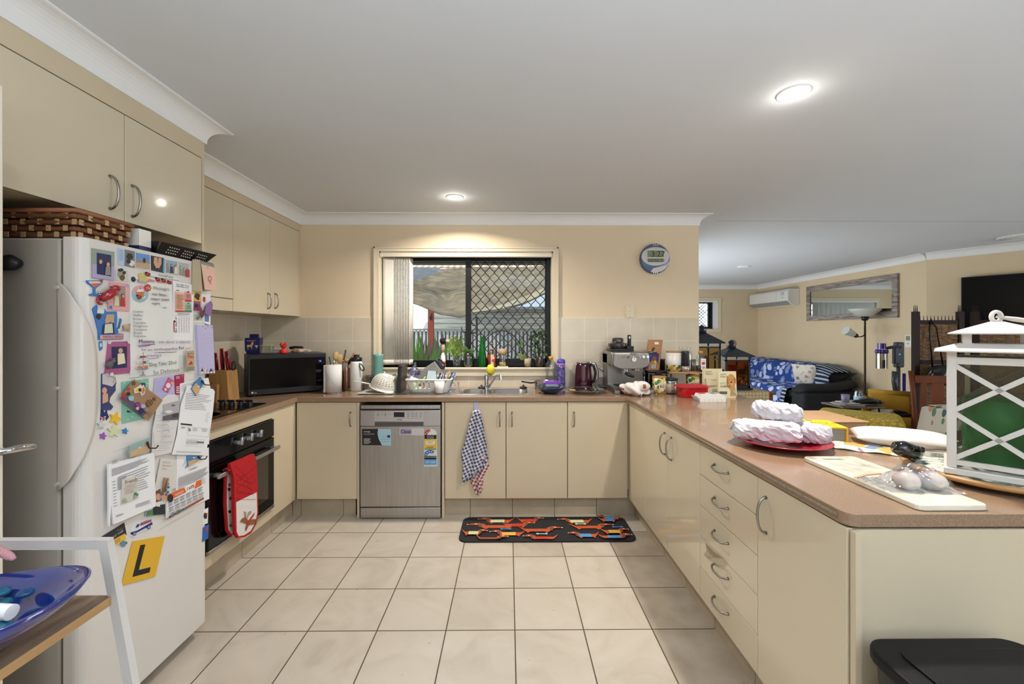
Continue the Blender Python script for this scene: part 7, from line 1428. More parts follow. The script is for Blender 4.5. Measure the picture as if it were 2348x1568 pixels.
# roof and shed
t = T('neighbour_roof', 'pale tiled roof edge seen at the top of the kitchen window', 'roof', (ox(1100, 13), 13, oz(616, 13)))
rt = NG('roof_tiles', .9); x, y, z = rt.xyz(); w_ = rt.n('ShaderNodeTexWave'); rt.put(w_.inputs[0], rt.co); w_.inputs['Scale'].default_value = 1.6; w_.inputs['Distortion'].default_value = 1.2; rt.col(rt.ramp(w_.outputs[1], (.3, '#a0816f'), (.6, '#cbb3a0')))
mb = MB(rt.m); A0, A1 = ox(930, 13), ox(1290, 13); mb.add([(A0, 13, oz(614, 13)), (A1, 13, oz(613, 13)), (A1, 15, oz(560, 13)), (A0, 15, oz(560, 13))], [(0, 1, 2, 3)]); mb.build('tiles', t, solid=.05)
mb = MB(M('gutter_green', '#66766a', .6)); mb.box(-3, 1.4, 4.50, 4.62, oz(604, 4.5), oz(596, 4.5)+.05); mb.box(-3, 1.4, 3.96, 4.5, oz(596, 4.5)+.03, oz(596, 4.5)+.05, M('eave', '#b5b0a4', .8)); mb.build('eave_gutter', label='green gutter along the eave just outside the kitchen window', cat='gutter')
shd = NG('shed_boards', .85); x, y, z = shd.xyz(); fr_z = shd.math('FRACT', shd.math('MULTIPLY', z, 7.5)); n_ = shd.noise(3, 6, shd.scale((.6, 1, 9))); shd.col(shd.mix(shd.math('LESS_THAN', fr_z, .1), shd.ramp(n_, (.3, '#7f807c'), (.7, '#bdbbb2')), lin('#4a4a48')))
t = T('garden_shed', 'weathered grey board shed behind the paling fence outside', 'shed', (ox(1120, 10.5), 10.5, 0)); mb = MB(shd.m); mb.box(ox(994, 10), ox(1330, 10), 10, 12, -.02, oz(708, 10)); mb.build('wall', t)
mb = MB(M('shed_roof', '#7d8791', .6)); mb.add([(ox(1060, 10), 9.8, oz(709, 10)), (ox(1340, 10), 9.8, oz(706, 10)), (ox(1340, 10), 12.2, oz(640, 10)), (ox(1060, 10), 12.2, oz(640, 10))], [(0, 1, 2, 3)]); mb.build('roof', t, solid=.06)
t = T('paling_fence', 'grey timber paling fence across the yard', 'fence', (ox(1100, 8.6), 8.6, 0)); pl_ = M('paling_grey', '#d3d5d8', .85, noise=(7, .25), stretch=(3, 1, .4)); fxa, fxb = ox(925, 8.6), ox(1300, 8.6); n = 42
for k in range(n):
    x = fxa+(fxb-fxa)*k/n; mb = MB(pl_); mb.box(x, x+(fxb-fxa)/n*.58, 8.6, 8.62, 0, oz(757, 8.6)); mb.build('paling', t)
mb = MB(M('rail_grey', '#8a8880', .85)); mb.box(fxa, fxb, 8.57, 8.66, oz(757.5, 8.6), oz(753.5, 8.6)); mb.box(fxa, fxb, 8.62, 8.67, .4, .48); mb.build('top_rail', t)
mb = MB(M('fence_back', '#4e5866', .9)); mb.box(fxa, fxb, 8.75, 8.77, 0, oz(759, 8.6)); mb.build('backing_panel', t)
t = T('timber_post', 'brick red timber post carrying the sail corner', 'post', (ox(987, 7), 7, 0)); mb = MB(M('post_red', '#9c4a3a', .8)); mb.box(ox(981, 7), ox(993, 7), 7, 7.1, 0, oz(706, 7)); mb.build('post', t); mb = MB(dk); mb.tube([onY(989, 718, 6.98), onY(986, 726, 6.98), onY(988, 734, 6.98)], .012, 6, True); mb.build('shackle', t)
mb = MB(M('house_white', '#b8b9bb', .8)); mb.prism([(ox(969, 11), oz(756, 11)), (ox(983, 11), oz(756, 11)), (ox(983, 11), oz(735, 11)), (ox(975, 11), oz(742, 11))], 11, 11.5, ax='y'); mb.build('neighbour_wall', label='small grey gable edge beside the red post outside', cat='wall')
# garden hook
t = T('garden_hook', 'black shepherd hook stand in the yard left of the window mullion', 'garden hook', (ox(1090, 4.8), 4.8, 0)); mb = MB(black); x = ox(1093, 4.8); mb.box(x-.01, x+.012, 4.8, 4.82, 0, oz(726, 4.8)); mb.tube([(ox(1058, 4.8), 4.8, oz(750, 4.8)), (ox(1060, 4.8), 4.8, oz(760, 4.8)), (ox(1075, 4.8), 4.8, oz(765, 4.8)), (x, 4.8, oz(763, 4.8))], .008, 6); mb.tube([(ox(1078, 4.8), 4.8, oz(735, 4.8)), (ox(1084, 4.8), 4.8, oz(746, 4.8)), (x, 4.8, oz(747, 4.8))], .007, 6); mb.build('stand', t)
mb = MB(black); mb.tube([(ox(1150+48*cos(a), 5), 5, oz(820-62*sin(a), 5)) for a in [pi*k/20 for k in range(21)]], .008, 6); mb.tube([(ox(1198, 5), 5, oz(820, 5)), (ox(1198, 5), 5, 0)], .008, 6); mb.tube([(ox(1102, 5), 5, oz(820, 5)), (ox(1102, 5), 5, 0)], .008, 6); mb.build('garden_arch', label='thin black wire arch in the yard behind the security screen', cat='arch')
q = random.Random(9)
def spiky(label, pxs, Y, col, n, hgt0, hgt1, wdt, spread):
    mb = MB(col)
    for k in range(n):
        bx_ = ox(q.uniform(*pxs), Y); by2 = Y+q.uniform(-.25, .25); tx = bx_+q.uniform(-spread, spread); hz_ = q.uniform(hgt0, hgt1)
        b_ = Vector((bx_, by2, .0)); e = Vector((tx, by2+q.uniform(-.1, .1), hz_)); s_ = Vector((wdt, 0, 0)); m_ = b_.lerp(e, .55)+Vector(((tx-bx_)*-.12, -.03, .05)); mb.add([b_-s_*.6, b_+s_*.6, m_+s_, e, m_-s_], [(0, 1, 2, 4), (4, 2, 3)])
    mb.build('spiky_plant', label=label, cat='plant')
spiky('bright green sword leafed plant close outside the window', (938, 985), 4.9, M('blade_green', '#5c8f3a', .5, noise=(5, .3)), 46, 1.05, 1.45, .04, .3)
spiky('purple brown sword leafed plant beyond the green blades', (960, 1032), 6.2, M('blade_purple', '#6f5358', .6, noise=(5, .4)), 44, 1.05, 1.42, .055, .18)
mb = MB(M('bush_yellow', '#9fb83c', .6))
for k in range(420):
    b_ = onY(q.gauss(1045, 10), q.gauss(797, 11), 6.0+q.uniform(-.2, .2)); a = q.uniform(0, 6.3); leafp(mb, b_, b_+Vector((.045*cos(a), .02, .045*sin(a))), .009)
mb.tube([(ox(1045, 6), 6, 0), (ox(1045, 6), 6, 1.2)], .02, 6, mat=brn); mb.build('bush', label='small sunny yellow green bush behind the sill plants', cat='bush')
# ================================================================ LIVING ROOM
# window_2 with its blinds
w2 = bpy.data.objects.new('window_2', None); COL.objects.link(w2); w2['kind'] = 'structure'; ROOTLOC['window_2'] = Vector((0, 0, 0))
mb = MB(archm)
for a, b_, c, d in ((W2X0-.07, W2X1+.07, W2Z1, W2Z1+.07), (W2X0-.07, W2X1+.07, W2Z0-.07, W2Z0), (W2X0-.07, W2X0, W2Z0, W2Z1), (W2X1, W2X1+.07, W2Z0, W2Z1)): mb.box(a, b_, FRY-.015, FRY, c, d)
mb.build('architrave', w2)
mb = MB(alu); fr(mb, W2X0, W2X1-.12, W2Z0, W2Z1, .05, FRY+.1, FRY+.14); mb.box(W2X1-.13, W2X1-.08, FRY+.08, FRY+.14, W2Z0, W2Z1); mb.build('window_frame', w2)
mb = MB(trimw); mb.box(W2X1-.08, W2X1, FRY+.02, FRY+.16, W2Z0, W2Z1); mb.build('reveal', w2)
mb = MB(alu); k0, k1 = W2X1-.5, W2X1-.17
for k in range(-4, 9):
    for s_ in (-1, 1):
        pts = [(k0+.075*k+s_*t_*.55, FRY+.12, W2Z0+.05+t_*(W2Z1-W2Z0-.1)) for t_ in (0, .25, .5, .75, 1)]; pts = [p for p in pts if k0-.02 <= p[0] <= k1+.02]
        if len(pts) > 1: mb.tube(pts, .006, 4)
mb.build('security_screen', w2)
mb = MB(glass('window_glass', '#f2f6f6')); mb.box(W2X0+.04, W2X1-.14, FRY+.115, FRY+.118, W2Z0+.04, W2Z1-.04); mb.build('pane', w2)
t = T('vertical_blind', 'white vertical blind across the high living room window', 'blind', (3.7, FRY, W2Z0)); mb = MB(white); mb.box(W2X0-.02, W2X1-.02, FRY-.03, FRY+.03, W2Z1-.03, W2Z1+.005); mb.build('head_rail', t)
for k in range(13):
    x = W2X0+.06+k*.105; mb = MB(M('blind_white', '#e2e2e0', .8)); mb.add([(x, FRY-.03, W2Z0+.0), (x+.07, FRY+.045, W2Z0), (x+.07, FRY+.045, W2Z1-.03), (x, FRY-.03, W2Z1-.03)], [(0, 1, 2, 3)]); mb.build('slat', t, solid=.002)
# air conditioner
t = T('air_conditioner', 'white split air conditioner high on the living room wall', 'air conditioner', (RX-.12, 8.6, 1.9)); ya, yb = 7.95, 9.22; zb = onX(1825, 700, RX-.1).z; zt = 2.235
acw = M('ac_white', '#dddcd6', .18, coat=.5); mb = MB(acw); pr_ = [(RX, zb+.02), (RX, zt), (RX-.2, zt), (RX-.235, zt-.04), (RX-.235, zb+.1), (RX-.16, zb+.02), (RX-.1, zb)]; mb.prism([(a, b_) for a, b_ in pr_], ya, yb, ax='y'); mb.build('body', t, bevel=.012)
mb = MB(M('ac_grey', '#b9b9b5', .4)); mb.box(RX-.237, RX-.2349, ya+.34, ya+.346, zb+.1, zt-.04); mb.box(RX-.237, RX-.2349, ya+.1, ya+.2, zt-.12, zt-.05); mb.box(RX-.237, RX-.2349, ya+.13, ya+.17, zt-.17, zt-.16, ink); mb.build('markings', t)
mb = MB(M('ac_vent', '#8f8f8c', .5)); mb.add([(RX-.233, ya+.02, zb+.092), (RX-.233, yb-.02, zb+.092), (RX-.165, yb-.02, zb+.018), (RX-.165, ya+.02, zb+.018)], [(0, 1, 2, 3)]); mb.build('louvre', t, solid=.002)
# mirror
t = T('mirror', 'wide wall mirror in a weathered grey timber frame', 'mirror', (RX, 6.9, 1.62)); ya, yb = onX(2058, 680, RX-.03).y, onX(1849, 690, RX-.03).y; za, zb_ = 1.61, 2.235
mg = NG('frame_timber', .7); n_ = mg.noise(18, 6, mg.scale((1, .25, 2)), .8); mg.col(mg.ramp(n_, (.35, '#6b5f57'), (.5, '#8f857c'), (.65, '#a9a098')))
fw = .09; mb = MB(mg.m)
for a, b_, c, d in ((ya, yb, za, za+fw), (ya, yb, zb_-fw, zb_), (ya, ya+fw, za+fw, zb_-fw), (yb-fw, yb, za+fw, zb_-fw)): mb.rbox(RX-.035, RX-.002, a, b_, c, d, .006)
mb.build('frame', t)
mb = MB(M('mirror_glass', '#cfd3d0', .01, 1)); mb.box(RX-.018, RX-.012, ya+fw-.01, yb-fw+.01, za+fw-.01, zb_-fw+.01); mb.build('mirror_glass', t)
# television
W = lambda s_, z, e: Vector((A.x+dr.x*s_-nn.x*e, A.y+dr.y*s_-nn.y*e, z))
s0 = .33; t = T('television', 'large dark wall mounted television above the rattan screen', 'television', W(s0+.8, 1.15, 0)); mb = MB(black); 
def wbox(mb, s0, s1, z0, z1, e0, e1, mat=None): mb.add([W(s_, z, e) for z in (z0, z1) for e in (e0, e1) for s_ in (s0, s1)], [(0, 2, 3, 1), (4, 5, 7, 6), (0, 1, 5, 4), (2, 6, 7, 3), (0, 4, 6, 2), (1, 3, 7, 5)], mat)
wbox(mb, s0, s0+1.75, 1.15, 2.085, .03, .08); mb.build('casing', t); mb = MB(M('tv_glass', '#050608', .2, spec=.25)); wbox(mb, s0+.01, s0+1.74, 1.165, 2.075, .08, .082); mb.build('display_glass', t); mb = MB(black); wbox(mb, s0+.7, s0+1.0, 1.5, 1.8, .0, .03); mb.build('wall_bracket', t)
# floor lamp
lx, ly = 5.30, 6.22; t = T('floor_lamp', 'tall dark floor lamp with a white bowl shade and reading arm', 'lamp', (lx, ly, 0)); mb = MB(M('bronze', '#3b2f20', .35, .8)); mb.cyl((lx, ly, 0), (lx, ly, .03), .13, .12, 28); mb.cyl((lx, ly, .03), (lx, ly, 1.6), .013); mb.build('pole', t)
shm = M('lamp_shade', '#d8ddd2', .5, trans=.2); mb = MB(shm); mb.lathe([(.06, 1.635), (.09, 1.645), (.17, 1.71), (.205, 1.75), (.2, 1.752), (.16, 1.715), (.08, 1.65), (.001, 1.645)], (lx, ly, 0), 32); mb.build('bowl_shade', t); mb = MB(black); mb.lathe([(.03, 1.575), (.045, 1.6), (.045, 1.636), (.001, 1.638)], (lx, ly, 0), 18); mb.build('socket', t)
mb = MB(M('bronze', '')); mb.tube([(lx, ly, 1.365), (lx-.05, ly, 1.335), (lx-.1, ly, 1.335), (lx-.125, ly, 1.345)], .008, 8); mb.tube([(lx-.12, ly, 1.342), (lx-.17, ly, 1.37)], [.028, .04], 12); mb.build('reading_arm', t); mb = MB(shm); mb.cyl((lx-.165, ly, 1.368), (lx-.29, ly, 1.43), .04, .068, 18); mb.build('small_shade', t)
# sofa
sf_ = T('sofa', 'black fabric sofa along the far wall draped in a blue paisley throw', 'sofa', (5.0, 7.8, 0)); sb = M('sofa_black', '#17181c', .75, bump=(60, .2)); sy0, sy1 = 6.45, 9.05; sx0 = 4.45
mb = MB(sb); mb.rbox(sx0+.1, 5.45, sy0+.1, sy1-.1, .08, .44, .06); mb.build('base', sf_)
mb = MB(sb); mb.grid(lambda u, v: (5.42-.38*(1-v)**.6-.0+.06*sin(v*3), sy0+.05+(sy1-sy0-.1)*u, .40+.42*v-.06*(1-u)*v), 10, 8)
mb.rbox(5.02, 5.45, sy0+.12, sy1-.05, .3, .80, .12, seg=4); mb.build('backrest', sf_)
for y0_, nm in ((sy0-.13, 0), (sy1-.27, 1)):
    mb = MB(sb); mb.rbox(sx0, 5.45, y0_, y0_+.30, .05, .50, .06, seg=3); mb.tube([(sx0-.01, y0_+.15, .49), (sx0+.1, y0_+.15, .535), (4.9, y0_+.15, .53), (5.3, y0_+.15, .60)], [.1, .15, .155, .13], 14, flat=.5); mb.build('armrest', sf_)
mb = MB(sb); mb.rbox(sx0+.05, 5.1, sy0+.17, sy1-.3, .36, .47, .05, seg=3); mb.build('seat', sf_)
for x in (sx0+.08, 5.35):
    for y in (sy0, sy1-.1): mb = MB(black); mb.cyl((x, y, 0), (x, y, .06), .03); mb.build('leg', sf_)
pg = NG('paisley', .9); nv = pg.n('ShaderNodeTexNoise'); nv.inputs['Scale'].default_value = 3; pg.put(nv.inputs['Vector'], pg.co)
ad = pg.n('ShaderNodeVectorMath', operation='MULTIPLY_ADD'); pg.put(ad.inputs[0], nv.outputs['Color']); ad.inputs[1].default_value = (.16, .16, .16); pg.put(ad.inputs[2], pg.co)
v = pg.n('ShaderNodeTexVoronoi'); pg.put(v.inputs[0], ad.outputs[0]); v.inputs['Scale'].default_value = 8.5; d_ = v.outputs[0]
def band(a, b_): return pg.math('MULTIPLY', pg.math('GREATER_THAN', d_, a), pg.math('LESS_THAN', d_, b_))
wn = pg.n('ShaderNodeTexWhiteNoise'); pg.put(wn.inputs[0], v.outputs['Position']); pick = pg.math('GREATER_THAN', wn.outputs[0], .5)
rings = pg.math('MAXIMUM', pg.math('MAXIMUM', band(.0, .09), band(.17, .22)), pg.math('MAXIMUM', band(.30, .35), band(.43, .47))); solid_ = pg.math('LESS_THAN', d_, .46)
pg.col(pg.mix(pg.math('ADD', pg.math('MULTIPLY', pick, solid_), pg.math('MULTIPLY', pg.math('SUBTRACT', 1, pick), rings)), lin('#1d3f86'), lin('#b9c6e2')))
st = NG('throw_stripes', .9); x, y, z = st.xyz(); st.col(st.mix(st.math('LESS_THAN', st.math('FRACT', st.math('MULTIPLY', st.math('ADD', x, z), 13)), .4), lin('#1a2233'), lin('#a9b3c4')))
t = T('throw_blanket', 'blue and white paisley throw spread over the sofa', 'blanket', (4.9, 7.8, .4))
def tf_(u, v):  # u along the sofa, v from front hem over seat and up the back
    y = sy0+.42+(sy1-sy0-.62)*u
    path = [(sx0-.06, .10), (sx0-.055, .3), (sx0-.0, .49), (sx0+.2, .515), (4.96, .52), (4.965, .60), (4.985, .78), (5.1, .86), (5.36, .86)]
    k = v*(len(path)-1); i = min(int(k), len(path)-2); w_ = k-i; X = path[i][0]*(1-w_)+path[i+1][0]*w_; Z = path[i][1]*(1-w_)+path[i+1][1]*w_
    return (X+.012*sin(u*21+v*6)-.03*(v < .1), y-.15*(1-v)*(1-u)+.05*sin(v*9), Z+.012*sin(u*27)*(.3+v)+(.12*max(0, .3-u) if v < .05 else 0))
mb = MB(pg.m); mb.grid(tf_, 40, 40); mb.build('cloth', t, solid=.012)
mb = MB(st.m); mb.grid(lambda u, v: Vector(tf_(0, .55+.45*v))+Vector((0, -.34*u, .015-.10*u*u)), 8, 14); mb.build('striped_end', t, solid=.01)
mb = MB(st.m); mb.grid(lambda u, v: Vector(tf_(0, .25*v))+Vector((-.01, -.10*u, .01)), 4, 8); mb.build('striped_end', t, solid=.01)
cu = NG('cushion_print', .9); n_ = cu.noise(9, 4); cu.col(cu.ramp(n_, (.35, '#8a7360'), (.42, '#cfc7b8'), (.6, '#d8d2c6'), (.66, '#b98f74')))
MT = Matrix.Translation((4.90, 6.92, .70)) @ Matrix.Rotation(.5, 4, 'Z') @ Matrix.Rotation(-.35, 4, 'Y'); mb = MB(cu.m)
mb.grid(lambda u, v: MT @ Vector((.07*(1-abs(2*u-1)**4)*(1-abs(2*v-1)**4), (u-.5)*.36, (v-.5)*.36)), 12, 12); mb.grid(lambda u, v: MT @ Vector((-.07*(1-abs(2*u-1)**4)*(1-abs(2*v-1)**4), (u-.5)*.36, (v-.5)*.36)), 12, 12); mb.build('cushion', label='cream floral cushion leaning at the right end of the sofa', cat='cushion')
# hall table with quilt and lanterns
t = T('side_table', 'dark wooden table under a quilt, carrying the two black lanterns', 'table', (2.6, 4.9, 0)); wdk = M('wood_red', '#6e3a20', .35, noise=(9, .3), stretch=(.3, 1, 1)); tx0_, tx1_, ty0, ty1 = 1.95, 2.93, 4.58, 5.12
mb = MB(wdk); mb.rbox(tx0_, tx1_, ty0, ty1, .715, .745, .006); mb.build('tabletop', t)
for x in (tx0_+.05, tx1_-.06):
    for y in (ty0+.04, ty1-.06): mb = MB(wdk); mb.box(x-.03, x+.03, y-.025, y+.025, 0, .715); mb.build('leg', t)
ql = NG('quilt', .95); x, y, z = ql.xyz(); sm_ = ql.math('ADD', ql.math('SINE', ql.math('MULTIPLY', x, 170)), ql.math('SINE', ql.math('MULTIPLY', ql.math('ADD', z, y), 170))); ql.col(ql.mix(ql.noise(20, 3), lin('#bfa984'), lin('#cdb994'))); ql.bump(sm_, .6, .01)
mb = MB(ql.m); mb.add([(tx0_, ty1-.02, .749), (2.84, ty1-.02, .749), (2.84, ty0-.012, .749), (tx0_, ty0-.012, .749), (2.84, ty0-.02, .47), (tx0_, ty0-.02, .45)], [(0, 1, 2, 3), (3, 2, 4, 5)]); mb.build('quilt', label='beige quilted runner hanging over the lantern table', cat='quilt', solid=.006)
def lantern_dark(c, w_, hb, hr, label, fill):
    t = T('lantern', label, 'lantern', c, 'dark lanterns on the quilted table'); m_ = M('lantern_iron', '#20242e', .5, .4); c = Vector(c); mb = MB(m_)
    mb.box(c.x-w_/2-.02, c.x+w_/2+.02, c.y-w_/2-.02, c.y+w_/2+.02, c.z, c.z+.02); mb.box(c.x-w_/2, c.x+w_/2, c.y-w_/2, c.y+w_/2, c.z+.02, c.z+.045)
    for sx in (-1, 1):
        for sy in (-1, 1): x = c.x+sx*(w_/2-.01); y = c.y+sy*(w_/2-.01); mb.box(x-.01, x+.01, y-.01, y+.01, c.z, c.z+hb)
    mb.box(c.x-w_/2, c.x+w_/2, c.y-w_/2, c.y-w_/2+.015, c.z+hb-.05, c.z+hb-.035); mb.box(c.x-w_/2, c.x-w_/2+.015, c.y-w_/2, c.y+w_/2, c.z+hb-.05, c.z+hb-.035); mb.box(c.x+w_/2-.015, c.x+w_/2, c.y-w_/2, c.y+w_/2, c.z+hb-.05, c.z+hb-.035); mb.build('frame', t)
    mb = MB(m_); e = w_/2+.035; k = w_*.12; vs = [(c.x+x*e, c.y+y*e, c.z+hb) for x, y in ((-1, -1), (1, -1), (1, 1), (-1, 1))]+[(c.x+x*e, c.y+y*e, c.z+hb+.012) for x, y in ((-1, -1), (1, -1), (1, 1), (-1, 1))]+[(c.x+x*k, c.y+y*k, c.z+hb+hr) for x, y in ((-1, -1), (1, -1), (1, 1), (-1, 1))]
    mb.add(vs, [(3, 2, 1, 0)]+[(i*4+j, i*4+(j+1) % 4, (i+1)*4+(j+1) % 4, (i+1)*4+j) for i in range(2) for j in range(4)]+[(8, 9, 10, 11)]); mb.build('roof', t)
    mb = MB(m_); z = c.z+hb+hr; mb.lathe([(k*1.5, 0), (k*1.4, .02), (k*.7, .03), (k*1.1, .05), (k*.9, .075), (k*.3, .085), (.001, .095)], (c.x, c.y, z), 14); mb.tube([(c.x+.035*sin(a)+.02, c.y, z+.05+.04*cos(a)) for a in [2*pi*j/14 for j in range(14)]], .004, 6, True); mb.build('finial', t)
    mb = MB(glass('amber_pane' if fill else 'cream_pane', '#c98a3c' if fill else '#d8c7a8', .04)); h2 = w_/2-.012
    mb.box(c.x-h2, c.x+h2, c.y-h2-.001, c.y-h2+.001, c.z+.045, c.z+hb-.05); mb.build('pane', t)
    mb = MB(M('candle_orange', '#c2521c', .5) if fill else M('candle_cream', '#b9a079', .6)); mb.cyl((c.x, c.y, c.z+.045), (c.x, c.y, c.z+hb*.72), w_*.24, seg=20); mb.build('candle', t)
lantern_dark((2.57, 4.84, .756), .28, .37, .095, 'smaller dark lantern with amber glass and an orange candle', True)
lantern_dark((2.235, 4.86, .756), .30, .52, .12, 'taller dark lantern with a cream candle, beside the kitchen wall end', False)
# side tray table, mug, jar, bag
t = T('tray_table', 'small tray table stacked with papers beside the mustard armchair', 'table', (4.1, 4.95, 0)); mb = MB(M('tray_wood', '#6b5e55', .6, noise=(30, .3))); mb.rbox(3.82, 4.32, 4.78, 5.12, .53, .55, .004); mb.build('tabletop', t)
for x in (3.87, 4.27):
    for y in (4.82, 5.08): mb = MB(black); mb.tube([(x, y, 0), (x, y, .53)], .01, 6); mb.build('leg', t)
for k in range(3): mb = MB(M('mag%d' % k, ['#a9a6a0', '#8c7f78', '#bcb8b4'][k], .4)); MT = Matrix.Translation((3.98+.03*k, 4.92, .551+.012*k)) @ Matrix.Rotation(.2*k-.2, 4, 'Z'); mb.rbox(-.13, .13, -.1, .1, 0, .011, .002, T=MT); mb.build('magazine', label=['lowest magazine on the tray table', 'middle magazine on the tray table', 'topmost magazine on the tray table'][k], cat='magazine', group='magazines on the tray table')
c_ = (3.86+.06, 4.87, .588); t = T('mug', 'lilac grey mug on the tray table magazines', 'mug', c_); mb = MB(M('mug_lilac', '#8d86a4', .3)); mb.lathe([(.001, 0), (.038, 0), (.041, .09), (.037, .09), (.034, .006), (.001, .006)], c_, 24); mb.build('cup', t); mb = MB(M('mug_lilac', '')); mb.tube([(c_[0]-.02-.03*sin(a), c_[1]-.04-.005, c_[2]+.045+.03*cos(a)) for a in [pi*k/8 for k in range(9)]], .006, 8); mb.build('handle', t)
c_ = (4.22, 5.04, .551); bottle('glass_jar', 'clear glass jar with a blue and white label on the tray table', c_, [(.001, 0), (.048, 0), (.05, .01), (.05, .12), (.04, .14), (.04, .155), (.037, .155)], clear, cat='jar', extra=lambda t: MB(C('jarlab', '#9fc0cf')).lathe([(.0505, .02), (.0507, .08)], c_, 24).build('label', t))
mb = crumple((4.17, 4.86, .60), (.15, .09, .035), 3, .4, mat=M('bag_black', '#0f0f12', .2)); mb.build('plastic_bag', label='crumpled shiny black bag on the tray table', cat='bag')
# mustard armchair
mus = M('mustard', '#b58a2a', .85, bump=(80, .2), noise=(6, .15)); t = T('armchair', 'mustard yellow armchair with rolled arms', 'armchair', (0, 0, 0)); ROOTLOC[t.name] = Vector((0, 0, 0))
mb = MB(mus); mb.rbox(-.24, .24, .2, .33, .1, .74, .04, seg=3); mb.tube([(-.24, .24, .73), (.24, .24, .73)], .045, 12); mb.build('backrest', t)
for s_ in (-1, 1): mb = MB(mus); mb.rbox(s_*.28-.05, s_*.28+.05, -.32, .3, .08, .55, .03, seg=3); mb.tube([(s_*.28, -.325, .58), (s_*.28, .25, .62)], .055, 12); mb.build('armrest', t)
mb = MB(mus); mb.rbox(-.23, .23, -.34, .22, .33, .47, .05, seg=3); mb.build('seat_cushion', t); mb = MB(mus); mb.rbox(-.24, .24, -.3, .25, .1, .32, .02); mb.build('base', t)
for x in (-.25, .25):
    for y in (-.28, .26): mb = MB(wdk); mb.cyl((x, y, 0), (x, y, .1), .02, .028); mb.build('leg', t)
place(t, (4.70, 5.15, 0), -.7); t.scale = (.86, .86, .86)
mb = crumple((4.52, 5.04, .435), (.12, .08, .033), 6, .6, 30, 18, M('sock_white', '#c9c2b2', .9), freq=3.5); mb.build('socks', label='cream socks piled on the armchair seat', cat='clothes')
mb = crumple((4.68, 5.00, .43), (.10, .08, .03), 9, .5, mat=M('soft_black', '')); mb.build('dark_clothes', label='black garment on the armchair seat next to the cream socks', cat='clothes')
t = T('ottoman', 'mustard footstool under a yellow stitched cover in front of the armchair', 'footstool', (3.72, 4.4, 0)); MT = Matrix.Translation((3.70, 4.42, 0)) @ Matrix.Rotation(-.7, 4, 'Z')
mb = MB(mus); mb.rbox(-.34, .34, -.24, .24, .06, .44, .05, T=MT, seg=3); mb.build('body', t)
oc = NG('stitched_yellow', .9); v = oc.n('ShaderNodeTexVoronoi', feature='DISTANCE_TO_EDGE'); oc.put(v.inputs[0], oc.co); v.inputs['Scale'].default_value = 26; oc.col(oc.ramp(v.outputs[0], (.02, '#a08a30'), (.12, '#c2a640'), (.3, '#cdb65a'))); oc.bump(v.outputs[0], .4)
mb = MB(oc.m); mb.rbox(-.355, .355, -.255, .255, .25, .55, .07, T=MT, seg=4); mb.build('cover', t)
for x in (-.22, .22):
    for y in (-.17, .17): mb = MB(wdk); mb.cyl(MT @ Vector((x, y, 0)), MT @ Vector((x, y, .07)), .02); mb.build('leg', t)
# vacuum
vx, vy = 5.24, 5.62; t = T('cordless_vacuum', 'grey and purple cordless vacuum hanging on its charging stand', 'vacuum cleaner', (vx, vy, 0)); dg = M('vac_grey', '#3f434c', .4)
mb = MB(dg); mb.cyl((vx, vy, 0), (vx, vy, .02), .13, seg=24); mb.tube([(vx, vy, .02), (vx, vy, 1.25)], .022, 10); mb.rbox(vx-.05, vx+.05, vy-.04, vy+.03, .93, 1.27, .015); mb.build('stand', t)
mb = MB(glass('vac_clear', '#b9b2a4', .3, .1)); mb.cyl((vx-.27, vy-.05, .92), (vx-.27, vy-.05, 1.12), .062, seg=24); mb.build('dust_bin', t); mb = MB(M('vac_dust', '#6d6452', .7)); mb.cyl((vx-.27, vy-.05, .93), (vx-.27, vy-.05, 1.03), .04, .05, 18); mb.build('filter_cone', t)
mb = MB(M('vac_purple', '#3a2a86', .25, coat=.5)); mb.cyl((vx-.27, vy-.05, 1.18), (vx-.27, vy-.05, 1.255), .045, seg=24)
for k in range(12): a = k*pi/6; mb.ell((vx-.27+.055*cos(a), vy-.05+.055*sin(a), 1.145), (.018, .018, .03), 8, 6)
mb.build('cyclone', t); mb = MB(dg); mb.tube([(vx-.2, vy-.05, 1.19), (vx-.1, vy-.05, 1.21), (vx, vy-.03, 1.2)], .02, 10); mb.rbox(vx-.11, vx-.04, vy-.07, vy-.02, .98, 1.2, .012); mb.tube([(vx-.09, vy-.05, .88), (vx-.11, vy-.05, .75), (vx-.08, vy-.05, .62)], [.035, .022, .03], 10); mb.build('handle', t); mb = MB(C('led2', '#3f8cff', emit=3)); mb.ell((vx-.05, vy-.074, 1.11), .006, 8, 6); mb.build('charge_light', t)
mb = MB(M('vac_tube', '#4a2fa0', .25, .5)); mb.tube([(vx+.06, vy-.02, .1), (vx+.06, vy-.02, .85)], .018, 12); mb.rbox(vx-.05, vx+.14, vy-.1, vy+.02, .02, .08, .015, dg); mb.build('wand', t)
pt = onX(2087, 780, RX); mb = MB(white); mb.rbox(RX-.03, RX, pt.y-.05, pt.y+.05, 1.19, 1.37, .006); mb.box(RX-.032, RX-.03, pt.y-.03, pt.y+.03, 1.29, 1.35, C('lcd', '')); mb.box(RX-.032, RX-.03, pt.y-.012, pt.y+.012, 1.24, 1.25, redc); mb.build('wall_remote', label='small white remote control in its wall holder above the vacuum', cat='remote control')
